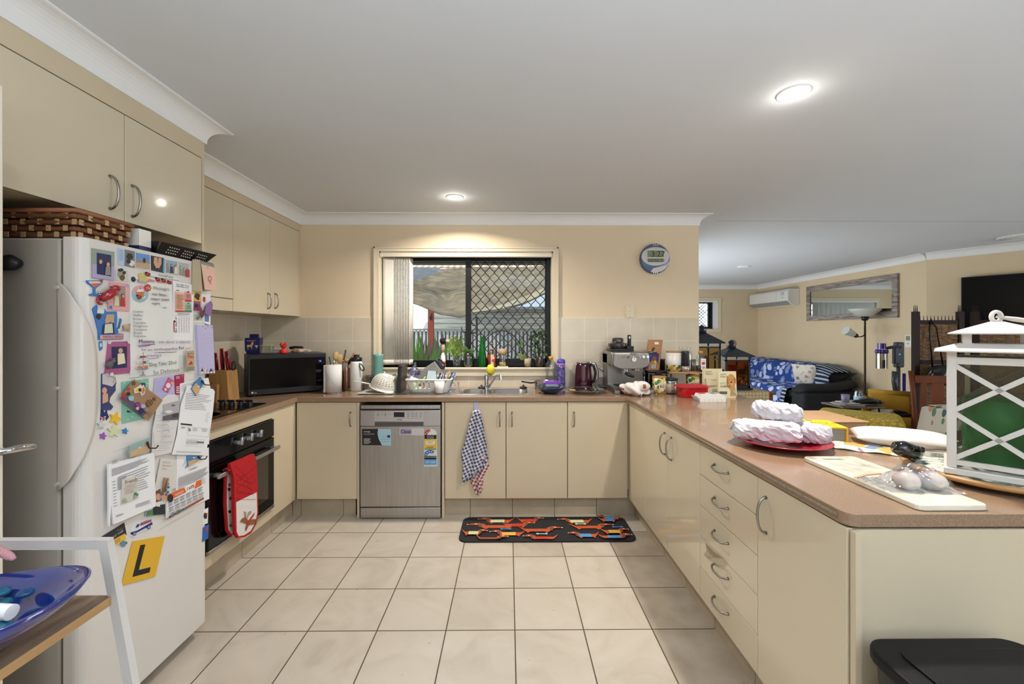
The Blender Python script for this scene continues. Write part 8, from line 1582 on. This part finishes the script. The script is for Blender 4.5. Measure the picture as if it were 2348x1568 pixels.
# rattan screen
rtm = NG('rattan_weave', .85); x, y, z = rtm.xyz(); n_ = rtm.noise(9, 5, rtm.scale((2, 2, 22))); n2 = rtm.math('LESS_THAN', rtm.math('FRACT', rtm.math('MULTIPLY', x, 14)), .06); rtm.col(rtm.mix(n2, rtm.ramp(n_, (.35, '#3f2a1a'), (.5, '#7a5a3a'), (.66, '#a5815a')), lin('#5a3f28'))); rtm.bump(n_, .8, .02)
sd = M('screen_wood', '#25120e', .6, spec=.2); q_ = [(4.47, 4.62), (5.02, 4.62), (5.10, 4.60), (5.75, 4.35)]
t = T('folding_screen', 'dark wooden folding screen with woven rattan panels and spiked tops', 'folding screen', (5.0, 4.6, 0))
def seg_(a, b_):
    a = Vector((*a, 0)); b_ = Vector((*b_, 0)); d = (b_-a).normalized(); nn_ = Vector((-d.y, d.x, 0)); L_ = (b_-a).length; MT = Matrix(((d.x, nn_.x, 0, a.x), (d.y, nn_.y, 0, a.y), (0, 0, 1, 0), (0, 0, 0, 1)))
    for x in (0, L_-.055):
        mb = MB(sd); mb.box(x, x+.06, -.02, .02, 0, 1.63, T=MT)
        for k in range(3): mb.cyl(MT @ Vector((x+.012+k*.018, 0, 1.63)), MT @ Vector((x+.012+k*.018, 0, 1.70)), .005, .002, 6)
        mb.build('post', t)
    for z in (1.05, .55, .1): mb = MB(sd); mb.box(.06, L_-.055, -.015, .015, z, z+.045, T=MT); mb.build('rail', t)
    mb = MB(sd); mb.box(.06, L_-.055, -.015, .015, 1.49, 1.535, T=MT)
    for k in range(int(L_/.04)-2): x = .08+k*.04; mb.cyl(MT @ Vector((x, 0, 1.535)), MT @ Vector((x, 0, 1.585)), .004, .002, 6)
    mb.build('top_rail', t)
    for z0_, z1_ in ((1.095, 1.49), (.595, 1.05), (.145, .55)): mb = MB(rtm.m); mb.box(.06, L_-.055, -.006, .006, z0_, z1_, T=MT); mb.build('woven_panel', t)
seg_(q_[0], q_[1]); seg_(q_[2], q_[3])
# dining chair and table
wch = M('chair_wood', '#6f3817', .5, noise=(7, .25), stretch=(1, 1, .2), spec=.3)
t = T('dining_chair', 'reddish wooden dining chair with a slatted back', 'chair', (0, 0, 0)); ROOTLOC[t.name] = Vector((0, 0, 0))
mb = MB(wch); mb.rbox(-.22, .22, -.22, .2, .43, .46, .008); mb.build('seat', t)
for x in (-.205, .205):
    mb = MB(wch); mb.tube([(x, .2, 0), (x, .2, .45), (x, .235, .78), (x, .27, 1.0)], .024, 4); mb.build('leg', t); mb = MB(wch); mb.box(x-.02, x+.02, -.21, -.17, 0, .43); mb.build('leg', t)
mb = MB(wch); mb.rbox(-.19, .19, .24, .275, .87, .955, .008); mb.build('back_rail', t); mb = MB(wch); mb.rbox(-.19, .19, .2, .225, .52, .57, .006); mb.build('back_rail', t)
for x in (-.12, 0, .12): mb = MB(wch); w_ = .05 if x == 0 else .025; mb.prism([(x-w_, .56), (x+w_, .56), (x+w_, .88), (x-w_, .88)], .222, .24, ax='y'); mb.build('slat', t)
mb = MB(wch); mb.box(-.2, .2, -.2, -.18, .36, .43); mb.box(-.2, .2, .19, .21, .36, .43); mb.build('apron', t)
place(t, (4.33, 4.05, 0), -.25)
fl = NG('tropical_cloth', .85); n_ = fl.noise(7, 3, None, 2.2); v = fl.n('ShaderNodeTexVoronoi'); fl.put(v.inputs[0], fl.scale((1, 1, .4))); v.inputs['Scale'].default_value = 19; wn = fl.n('ShaderNodeTexWhiteNoise'); fl.put(wn.inputs[0], v.outputs['Position'])
fl.col(fl.mix(fl.math('LESS_THAN', v.outputs[0], .38), lin('#cfcabd'), fl.ramp(wn.outputs[0], (.2, '#3f6b6b'), (.45, '#c9a25a'), (.6, '#c77f6a'), (.8, '#5f8a68'))))
t = T('dining_table', 'wooden dining table with turned legs behind the white lantern', 'table', (4.3, 3.5, 0)); tw0, tw1, tl0, tl1 = 3.71, 4.8, 2.9, 3.72
mb = MB(wch); mb.rbox(tw0, tw1, tl0, tl1, .725, .755, .006); mb.box(tw0+.07, tw1-.07, tl0+.06, tl1-.06, .64, .725); mb.build('tabletop', t)
for x in (tw0+.1, tw1-.1):
    for y in (tl0+.1, tl1-.1): mb = MB(wch); mb.lathe([(.03, 0), (.025, .05), (.04, .12), (.03, .2), (.045, .35), (.028, .42), (.048, .5), (.03, .56), (.045, .6), (.045, .66)], (x, y, 0), 14); mb.build('leg', t)
mb = MB(fl.m)
def cl_(u, v):
    a = 2*pi*u; px_ = (tw0+tw1)/2; py_ = (tl0+tl1)/2; hx_, hy_ = (tw1-tw0)/2, (tl1-tl0)/2
    c, s_ = cos(a), sin(a); k = 1/max(abs(c), abs(s_)); X, Y = c*k, s_*k; r_ = min(v/.6, 1); X *= r_; Y *= r_; dr__ = max(0, v-.6)/.4; cn = (abs(X*Y))**2
    return (px_+X*(hx_+.012+dr__*.05), py_+Y*(hy_+.012+dr__*.05), .759-dr__*(.16+.26*cn+.02*sin(a*14)))
mb.grid(cl_, 64, 16); mb.build('tablecloth', label='white cloth with tropical leaf print over the dining table', cat='tablecloth', solid=.003)
mb = crumple((4.66, 4.50, .93), (.13, .08, .12), 4, .25, 28, 20, M('bag_black', '')); mb.tube([(4.60, 4.53, 1.0), (4.62, 4.585, 1.45), (4.66, 4.61, 1.548), (4.70, 4.585, 1.45), (4.72, 4.53, 1.0)], .008, 6); mb.build('black_handbag', label='shiny black bag hung by its strap on the rattan screen behind the dining chair', cat='bag')

# ================================================================ ON THE PENINSULA
PT = CZ+.0005
t = T('dinner_plate', 'red plastic plate under three paper wrapped parcels', 'plate', (1.17, 1.80, PT)); mb = MB(M('plate_red', '#a01d2c', .25, coat=.4)); mb.lathe([(.001, 0), (.10, 0), (.105, .004), (.15, .02), (.182, .028), (.184, .031), (.178, .031), (.145, .024), (.10, .008), (.001, .006)], (1.17, 1.80, PT), 48); mb.build('plate', t)
bp = NG('butcher_paper', .75); n_ = bp.noise(11, 5, None, .6); v = bp.n('ShaderNodeTexVoronoi', feature='DISTANCE_TO_EDGE'); bp.put(v.inputs[0], bp.co); v.inputs['Scale'].default_value = 14; bp.col(lin('#c2bfc4')); bp.bump(bp.math('ADD', n_, bp.math('MULTIPLY', v.outputs[0], .8)), .6, .008)
def parcel(c, L_, r1, r2, rz, seed, label, tilt=0):
    q = random.Random(seed); ph = [q.uniform(0, 6) for _ in range(8)]; MT = Matrix.Translation(c) @ Matrix.Rotation(rz, 4, 'Z') @ Matrix.Rotation(tilt, 4, 'Y')
    J = {}
    def fn(u, v):
        a = 2*pi*u; s_ = 2*v-1; e = (1-abs(s_)**5)**.35 if abs(s_) < 1 else 0; n_ = 1+.05*sin(3*a+ph[0]+s_*4)+.04*sin(7*a+ph[1]-s_*9)+.05*abs(sin(5*a+ph[2]+s_*3))*abs(s_)+.03*sin(s_*14+ph[3])
        ca, sa = cos(a), sin(a); k = (abs(ca)**3+abs(sa)**3)**(-1/3.)*.93
        K = (round(u*26) % 26, round(v*20)); J.setdefault(K, (q.uniform(-.0045, .0045), q.uniform(-.004, .004)))
        return MT @ Vector((s_*L_/2*(1+.03*sin(3*a+ph[4])), r1*ca*k*n_*e+J[K][0], r2*sa*k*n_*e+J[K][1]))
    mb = MB(bp.m); mb.grid(fn, 26, 20, smooth=False); mb.build('wrapped_parcel', label=label, cat='parcel', group='paper wrapped parcels on the red plate')
parcel((1.105, 1.805, PT+.062), .27, .062, .045, -.38, 1, 'left butcher paper parcel lying on the red plate')
parcel((1.275, 1.80, PT+.058), .19, .055, .042, -.9, 2, 'right butcher paper parcel lying on the red plate')
parcel((1.19, 1.86, PT+.135), .20, .052, .042, -.85, 5, 'topmost butcher paper parcel resting across the other two', .05)
# yellow magazines, cardboard boxes
t = T('magazine_box', 'yellow edged stack of magazines in front of the brown cardboard box', 'magazines', (1.33, 1.97, PT)); ms = M('mag_yellow', '#d9a81e', .35); MT = Matrix.Translation((1.44, 1.815, PT)) @ Matrix.Rotation(-.2, 4, 'Z')
mb = MB(ms); mb.box(-.085, .03, 0, .165, .066, .072, T=MT); mb.box(.022, .03, 0, .165, 0, .066, T=MT); mb.build('cover', t); mb = MB(M('page_stack', '#8f8a80', .7, noise=(120, .4), stretch=(.02, .02, 6))); mb.box(-.08, .0215, .004, .16, 0, .0655, T=MT); mb.build('pages', t)
f = Panel([MT @ Vector((-.085, .165, .072)), MT @ Vector((.03, .165, .072)), MT @ Vector((.03, 0, .072)), MT @ Vector((-.085, 0, .072))], (0, 0, 1), M('mag_bright', '#e6cb1c', .3), .0005); f.t('ROCK STAR', .08, .5, .17, inkb); f.r(.3, .7, .8, .74, orng); f.p([(.1, .05), (.4, .05), (.3, .2), (.12, .2)], mid); f.build('cover_print', t)
t = T('cardboard_box', 'flat brown cardboard box stacked on another at the peninsula far side', 'box', (1.56, 2.13, PT)); cbm = M('cardboard', '#a98763', .8, noise=(30, .08))
mb = MB(cbm); mb.box(1.43, 1.70, 1.995, 2.25, PT, PT+.0285); mb.box(1.425, 1.70, 1.99, 2.26, PT+.030, PT+.056); mb.build('box', t); mb = MB(cbm); mb.rbox(1.41, 1.715, 1.985, 2.275, PT+.056, PT+.062, .002); mb.build('lid', t)
# bags
ph_ = NG('printed_bag', .25, coat=.5); v = ph_.n('ShaderNodeTexVoronoi'); ph_.put(v.inputs[0], ph_.co); v.inputs['Scale'].default_value = 14; wn = ph_.n('ShaderNodeTexWhiteNoise'); ph_.put(wn.inputs[0], v.outputs['Position']); ph_.col(ph_.ramp(wn.outputs[0], (.3, '#cfcbc0'), (.62, '#cfcbc0'), (.64, '#3f9cc0'), (.8, '#b03a2c'), (.9, '#c9a052')))
mb = MB(ph_.m); mb.grid(lambda u, v: Vector((1.36+.30*u, 1.90-.34*u*.55+(-.16)*(1-v)+.0, PT+.004+.012*sin(pi*u)**.5*sin(pi*v)**.5+.003*sin(u*20+v*13))), 20, 12); mb.grid(lambda u, v: Vector((1.36+.30*u, 1.90-.34*u*.55+(-.16)*(1-v), PT+.002)), 1, 1); mb.build('snack_packet', label='flat printed plastic packet with blue and red, under the white mailer', cat='packet')
MT = Matrix.Translation((1.665, 1.76, PT+.042)) @ Matrix.Rotation(-.55, 4, 'Z'); mlr = M('mailer_white', '#d9d4d0', .4, bump=(18, .5)); mb = MB(mlr)
for s_ in (1, -1): mb.grid(lambda u, v: MT @ Vector(((u-.5)*.34, (v-.5)*.22, s_*.034*((1-abs(2*u-1)**3)*(1-abs(2*v-1)**3))**.6-.004*sin(u*9)*s_*0)), 20, 16)
mb.build('mailer_bag', label='puffy white mailing bag lying at the peninsula far edge', cat='bag', merge=True)
# lazy susan
SC_ = Vector((1.61, 1.393, 0)); sr = .225
t = T('lazy_susan', 'round wooden rimmed board with green marbled top beneath the white lantern', 'lazy susan', (SC_.x, SC_.y, PT)); mb = MB(M('susan_wood', '#b98a55', .4, noise=(8, .2))); mb.lathe([(.001, .012), (sr-.03, .012), (sr-.006, .016), (sr, .024), (sr-.004, .031), (sr-.012, .033), (.001, .033)], (SC_.x, SC_.y, PT), 64); mb.build('rim', t); mb = MB(M('susan_foot', '#8a6238', .5)); mb.cyl((SC_.x, SC_.y, PT), (SC_.x, SC_.y, PT+.012), .14, seg=40); mb.build('foot', t)
mbm = NG('marble_green', .15, coat=.4); n_ = mbm.noise(15, 8, None, 1.5); mbm.col(mbm.ramp(n_, (.40, '#26332c'), (.48, '#6f8478'), (.54, '#c9cdbf'), (.7, '#d6d6c8'))); mb = MB(mbm.m); mb.lathe([(sr-.016, .0331), (sr-.017, .0345), (.001, .0345)], (SC_.x, SC_.y, PT), 64); mb.build('marble_top', t)
# white lantern
LA = Vector((1.396, 1.34, PT+.0348)); e1 = Vector((.722, .692, 0)).normalized(); e2 = Vector((.692, -.722, 0)); LW = .235
LC = LA+e1*LW/2+e2*LW/2; t = T('lantern', 'large white metal lantern with crossed bars and a green glass inside', 'lantern', LC); lwm = M('lantern_white', '#cfc9c2', .35)
lang = atan2(e1.y, e1.x); MT = Matrix.Translation(LC) @ Matrix.Rotation(lang, 4, 'Z'); hw = LW/2; mb = MB(lwm)
mb.rbox(-hw, hw, -hw, hw, 0, .02, .003, T=MT); mb.build('base', t)
pw = hw-.018; ph0 = .393
for x in (-1, 1):
    for y in (-1, 1): mb = MB(lwm); mb.rbox(x*pw-.011, x*pw+.011, y*pw-.011, y*pw+.011, .02, ph0, .002, T=MT); mb.build('post', t)
mb = MB(lwm)
for k in range(4):
    Q = MT @ Matrix.Rotation(k*pi/2, 4, 'Z'); mb.box(-pw, pw, -pw-.006, -pw+.006, .03, .045, T=Q); mb.box(-pw, pw, -pw-.006, -pw+.006, .350, .372, T=Q)
    for z0_, z1_ in ((.045, .198), (.198, .350)):
        for s_ in (-1, 1):
            a = Vector((-pw*s_, -pw-.004, z0_)); b_ = Vector((pw*s_, -pw-.004, z1_)); d = (b_-a); n_ = Vector((-d.z, 0, d.x)).normalized()*.007; y_ = Vector((0, .008, 0)); mb.add([Q @ p for p in (a-n_, a+n_, b_+n_, b_-n_, a-n_+y_, a+n_+y_, b_+n_+y_, b_-n_+y_)], [(0, 1, 2, 3), (7, 6, 5, 4), (0, 4, 5, 1), (1, 5, 6, 2), (2, 6, 7, 3), (3, 7, 4, 0)])
mb.build('crossed_bars', t)
mb = MB(glass('lantern_pane', '#e2e4e0', .03, .03))
for k in range(4): Q = MT @ Matrix.Rotation(k*pi/2, 4, 'Z'); mb.box(-pw, pw, -pw+.010, -pw+.012, .045, .372, T=Q)
mb.build('panes', t)
def roof(z, w0, w1, h_, name):
    mb = MB(lwm); vs = [MT @ Vector((x*w0, y*w0, z)) for x, y in ((-1, -1), (1, -1), (1, 1), (-1, 1))]+[MT @ Vector((x*w0, y*w0, z+.004)) for x, y in ((-1, -1), (1, -1), (1, 1), (-1, 1))]+[MT @ Vector((x*w1, y*w1, z+h_)) for x, y in ((-1, -1), (1, -1), (1, 1), (-1, 1))]
    mb.add(vs, [(3, 2, 1, 0)]+[(i*4+j, i*4+(j+1) % 4, (i+1)*4+(j+1) % 4, (i+1)*4+j) for i in range(2) for j in range(4)]+[(8, 9, 10, 11)]); mb.build(name, t)
roof(ph0-.004, hw+.022, .08, .026, 'lower_roof')
for x in (-1, 1):
    for y in (-1, 1): mb = MB(lwm); mb.box(x*.065-.01, x*.065+.01, y*.065-.01, y*.065+.01, ph0+.018, ph0+.054, T=MT); mb.build('vent_post', t)
roof(ph0+.052, .108, .01, .042, 'upper_roof')
rz_ = LC+Vector((0, 0, ph0+.108)); mb = MB(lwm); mb.tube([rz_+Vector((.016*cos(a), 0, .016*sin(a))) for a in [2*pi*k/16 for k in range(16)]], .006, 8, True); mb.tube([rz_+Vector((0, 0, 0))+e2*.03*0+Vector((.05*j, -.03*j, -.012*j+(.012 if s_ else -.004)*(j > 0))) for s_ in (0,) for j in (0, .6, 1.5, 2.4)], .004, 8); mb.tube([rz_+Vector((.05*j, -.045*j, .004*(j > 0)-.016*j)) for j in (0, .6, 1.5, 2.4)], .004, 8); mb.build('carry_ring', t)
mb = MB(M('lantern_green', '#35b45e', .08, trans=.5, ior=1.2)); mb.lathe([(.001, .002), (.07, .002), (.074, .01), (.076, .215), (.073, .217), (.071, .012), (.001, .008)], LC+Vector((0, 0, .02)), 40, fn=lambda a, z: 1+.012*sin(a*9+z*20)); mb.build('candle_glass', label='green glass cylinder standing inside the white lantern', cat='candle holder')
mb = MB(M('black_shiny', '#0d0d10', .08, coat=.8)); pb = Vector((1.405, 1.475, PT+.066)); mb.tube([pb+Vector((-.035, .01, .012)), pb+Vector((-.012, .004, .008)), pb+Vector((.02, -.006, -.004)), pb+Vector((.034, -.01, -.008))], [.02, .029, .027, .02], 18); mb.tube([pb+Vector((.0, -.01, -.02)), pb+Vector((.01, -.02, -.03))], .006, 8); mb.rbox(pb.x+.02, pb.x+.04, pb.y-.03, pb.y+.0, pb.z-.0, pb.z+.022, .006); mb.build('black_gadget', label='small glossy black object on the round board left of the white lantern', cat='gadget')
# marble board and garlic
mbl = NG('marble_white', .18, coat=.4); n_ = mbl.noise(6, 8, mbl.scale((1, .5, 1)), 1.2); mbl.col(mbl.ramp(n_, (.30, '#a9a396'), (.42, '#d6cfbd'), (.7, '#e0dac9')))
x0, x1, y0, y1 = 1.113, 1.312, 1.135, 1.59; mb = MB(mbl.m); mb.prism(rr(x0, x1, y0, y1, .02, 4), PT, PT+.016); o = mb.build('marble_board', label='long white marble serving board with a cut-out grip at the peninsula end', cat='serving board', loc=(0, 0, 0)); cm = MB(mbl.m); cm.prism(rr(1.165, 1.245, 1.545, 1.565, .009, 4), PT-.02, PT+.05); bpy.context.view_layer.update(); cut(o, cm); b_ = o.modifiers.new('b', 'BEVEL'); b_.width = .003; b_.segments = 2; b_.limit_method = 'ANGLE'
ga = NG('garlic_skin', .45); x, y, z = ga.xyz(); n_ = ga.noise(6, 3, ga.scale((1, 1, .15))); ga.col(ga.ramp(n_, (.35, '#8f7a80'), (.5, '#b8aaa2'), (.65, '#c4bab0')))
for k, (x, y, r_, lb) in enumerate(((1.195, 1.255, .030, 'garlic bulb at the left of the clear bag'), (1.235, 1.29, .024, 'smaller garlic bulb in the middle of the clear bag'), (1.268, 1.25, .031, 'garlic bulb at the right of the clear bag'))):
    mb = MB(ga.m); mb.lathe([(.001, 0), (r_*.5, .001), (r_*.95, r_*.4), (r_*1.05, r_*.85), (r_*.88, r_*1.3), (r_*.45, r_*1.6), (r_*.16, r_*1.8), (r_*.12, r_*2.1), (.001, r_*2.12)], (x, y, PT+.0165), 36, fn=lambda a, z: 1+.16*abs(sin(a*3.5+k))*(1-z/(r_*2.2))); mb.build('garlic_bulb', label=lb, cat='garlic', group='garlic bulbs on the marble board')
bgm = glass('bag_film', '#eef0f4', .2, .14); q = random.Random(8); mb = MB(bgm)
def bagfn(u, v):
    X = 1.10+.225*u; s_ = sin(pi*min(1, max(0, (u-.28)/.68)))**.6 if .28 < u < .96 else 0; h_ = .012+.054*s_*max(0, sin(pi*v))**.5*1.0; n_ = .004*sin(u*31+v*17)+.004*sin(v*29-u*13)
    return (X, 1.205+.115*v+.02*(1-u), PT+.018+(h_+n_)*sin(pi*v)**.4 if 0 < v < 1 else PT+.018)
mb.grid(bagfn, 34, 18); t = T('plastic_bag', 'clear zip bag holding three garlic bulbs on the marble board', 'bag', (1.22, 1.26, PT+.017)); mb.build('film', t); mb = MB(redc); mb.tube([(1.108, 1.33, PT+.022), (1.15, 1.345, PT+.026), (1.2, 1.345, PT+.03)], .0012, 5); mb.tube([(1.104, 1.335, PT+.022), (1.15, 1.352, PT+.027), (1.205, 1.352, PT+.031)], .0012, 5, mat=yell); mb.build('zip_strip', t)
# tape scrap on a drawer
mb = MB(glass('tape', '#ece6d8', .3, .2)); f = lambda px, py: onX(px, py, RXD-.002); q = [(1618, 1243), (1636, 1262), (1662, 1280), (1668, 1296), (1648, 1300), (1630, 1285), (1614, 1272), (1622, 1262)]; mb.add([f(*p)+Vector((-.001-.003*(k % 3), 0, 0)) for k, p in enumerate(q)]+[f(1640, 1278)+Vector((-.008, 0, 0))], [(8, k, (k+1) % 8) for k in range(8)]); mb.build('tape_scrap', label='torn scrap of clear wrapping stuck to the third and fourth drawers', cat='plastic scrap')

# ================================================================ BIN
t = T('bin', 'tall black plastic bin with a flat lid at the end of the peninsula', 'bin', (1.1, .86, 0)); bm_ = M('bin_black', '#121214', .55, bump=(200, .1), spec=.25); bq_ = rr(.905, 1.31, .62, 1.075, .055, 6); n = len(bq_); cx_, cy_ = 1.107, .848
mb = MB(M('bin_body', '#2b2826', .5)); mb.add([(cx_+(x-cx_)*k, cy_+(y-cy_)*k, z) for k, z in ((.84, 0), (.97, .575), (1.0, .58)) for x, y in bq_], [(i*n+k, i*n+(k+1) % n, (i+1)*n+(k+1) % n, (i+1)*n+k) for i in range(2) for k in range(n)]+[tuple(range(n)), tuple(2*n+k for k in range(n))]); mb.build('body', t)
mb = MB(bm_); mb.prism(rr(.9, 1.315, .615, 1.08, .06, 6), .582, .612); mb.build('rim', t, bevel=.006); mb = MB(bm_); mb.prism(rr(.955, 1.29, .65, 1.035, .03, 6), .6125, .6175); mb.build('lid', t, bevel=.002)

# ================================================================ TROLLEY AT THE LEFT
t = T('shelf_trolley', 'white metal framed side shelf with wooden boards at the lower left', 'shelf', (-1.1, .8, 0)); twm = M('trolley_white', '#bfbbb7', .45); ty = .965
tpz = onY(100, 1246, ty).z; xr = onY(244, 1246, ty).x
def bar(mb, a, b_, w_): a = Vector(a); b_ = Vector(b_); d = (b_-a).normalized(); n_ = d.cross(Vector((0, 1, 0))).normalized()*w_; y_ = Vector((0, w_*(.8 if abs(d.z) > .5 else .78), 0)); mb.add([a-n_-y_, a+n_-y_, a+n_+y_, a-n_+y_, b_-n_-y_, b_+n_-y_, b_+n_+y_, b_-n_+y_], [(3, 2, 1, 0), (4, 5, 6, 7), (0, 1, 5, 4), (1, 2, 6, 5), (2, 3, 7, 6), (3, 0, 4, 7)])
mb = MB(twm); slope = (onY(302, 1568, ty).x-xr)/(tpz-onY(302, 1568, ty).z); xl = xr-.36
for yy in (ty, ty-.52):
    mb = MB(twm); bar(mb, (xr+.009, yy, tpz), (xl-.009, yy, tpz), .0105); bar(mb, (xr, yy, tpz), (xr+slope*tpz, yy, 0), .0105); bar(mb, (xl, yy, tpz), (xl-slope*tpz, yy, 0), .0105); mb.build('frame', t)
shz = onY(262, 1362, ty).z; twd = NG('trolley_wood', .5); n_ = twd.noise(6, 6, twd.scale((6, .6, 1)), .6); twd.col(twd.ramp(n_, (.3, '#6f5a49'), (.5, '#8d7560'), (.7, '#a08872')))
xs_ = onY(262, 1362, ty).x
mb = MB(twd.m); mb.box(xl-.02, xs_, ty-.52, ty-.004, shz-.019, shz); mb.build('shelf_board', t); mb = MB(M('edge_oak', '#b08a5e', .5, noise=(30, .2), stretch=(1, .1, 1))); mb.box(xs_, xs_+.001, ty-.52, ty-.004, shz-.019, shz); mb.build('edge_band', t)
z2 = .42; mb = MB(twd.m); mb.box(xl-.06, xs_+.06, ty-.52, ty-.004, z2-.019, z2); mb.build('shelf_board', t)
for k, (x, y, w_, h_, lb) in enumerate(((-1.10, .86, .12, .05, 'white cardboard box lower in the pair on the bottom trolley shelf'), (-1.13, .87, .10, .04, 'white cardboard box resting on the other at the trolley bottom'))):
    zz_ = z2 if k == 0 else z2+.051; mb = MB(M('card_white', '')); mb.rbox(x-w_, x+w_, y-.07, y+.07, zz_, zz_+h_, .002); mb.build('carton', label=lb, cat='box')
# blue art glass bowl
bc = Vector((-1.01, .775, shz)); bg_ = NG('art_glass', .08, coat=1); n_ = bg_.noise(5, 4, None, 1.8); bg_.col(bg_.ramp(n_, (.25, '#0b1f5c'), (.45, '#1a2f78'), (.55, '#3a3066'), (.65, '#3f5a7c'), (.8, '#1a2558')))
t = T('glass_bowl', 'wavy blue and violet art glass bowl on the white framed trolley', 'bowl', bc); mb = MB(bg_.m); mb.lathe([(.001, .002), (.05, .0), (.10, .02), (.14, .05), (.158, .075), (.154, .077), (.135, .056), (.095, .027), (.05, .008), (.001, .008)], bc, 48, fn=lambda a, z: 1+(.10*cos(2*a-.9)+.05*sin(3*a))*min(1, z/.03)); mb.build('body', t)
for v in t.children[0].data.vertices:
    r_ = sqrt(v.co.x**2+v.co.y**2); a = atan2(v.co.y, v.co.x); v.co.z += (r_/.17)**2*.02*(1+cos(a-.75))*.5
q = random.Random(5); bmt = [M('bead%d' % k, c, .05, trans=.6) for k, c in enumerate(('#1f7fa8', '#3f9cc4', '#1d5f9c', '#6fb4d0'))]
for k in range(26):
    a = q.uniform(0, 6.3); r_ = q.uniform(0, .1); z = .018+r_*.3+(.018 if k > 12 else 0); mb = MB(bmt[k % 4]); mb.ell(bc+Vector((r_*cos(a), r_*sin(a), z)), (.0145, .0145, .008), 12, 8); mb.build('glass_pebble', label='flat blue glass pebble lying in the wavy blue bowl', cat='glass pebble', group='blue glass pebbles in the bowl')
t = T('paper_roll', 'rolled white card with black brushstroke lettering in the blue bowl', 'paper', bc+Vector((-.05, .02, .05))); ra, rb = bc+Vector((-.14, -.0, .098)), bc+Vector((.105, .0, .085)); mb = MB(paper); mb.cyl(ra, rb, .013, seg=20); mb.build('roll', t); mb = MB(inkb); dr2 = (rb-ra).normalized()
for k in range(9): p = ra.lerp(rb, .25+.07*k); mb.tube([p+Vector((.003*sin(k), -.0115, -.005+.002*(k % 3))), p+Vector((.006, -.012, .006))], .0011 if k % 4 else .0024, 5)
mb.build('lettering', t)
pk = onY(22, 1276, .90); mb = MB(M('pink_cord', '#b5868c', .7, bump=(150, .6))); mb.tube([(pk.x-.10, .92, pk.z+.018), (pk.x-.05, .915, pk.z+.012), (pk.x, .90, pk.z), (pk.x+.012, .898, pk.z-.004)], [.008, .0085, .008, .004], 10); mb.build('twisted_rope', label='twisted pink rope end poking in below the trolley top rail', cat='rope')
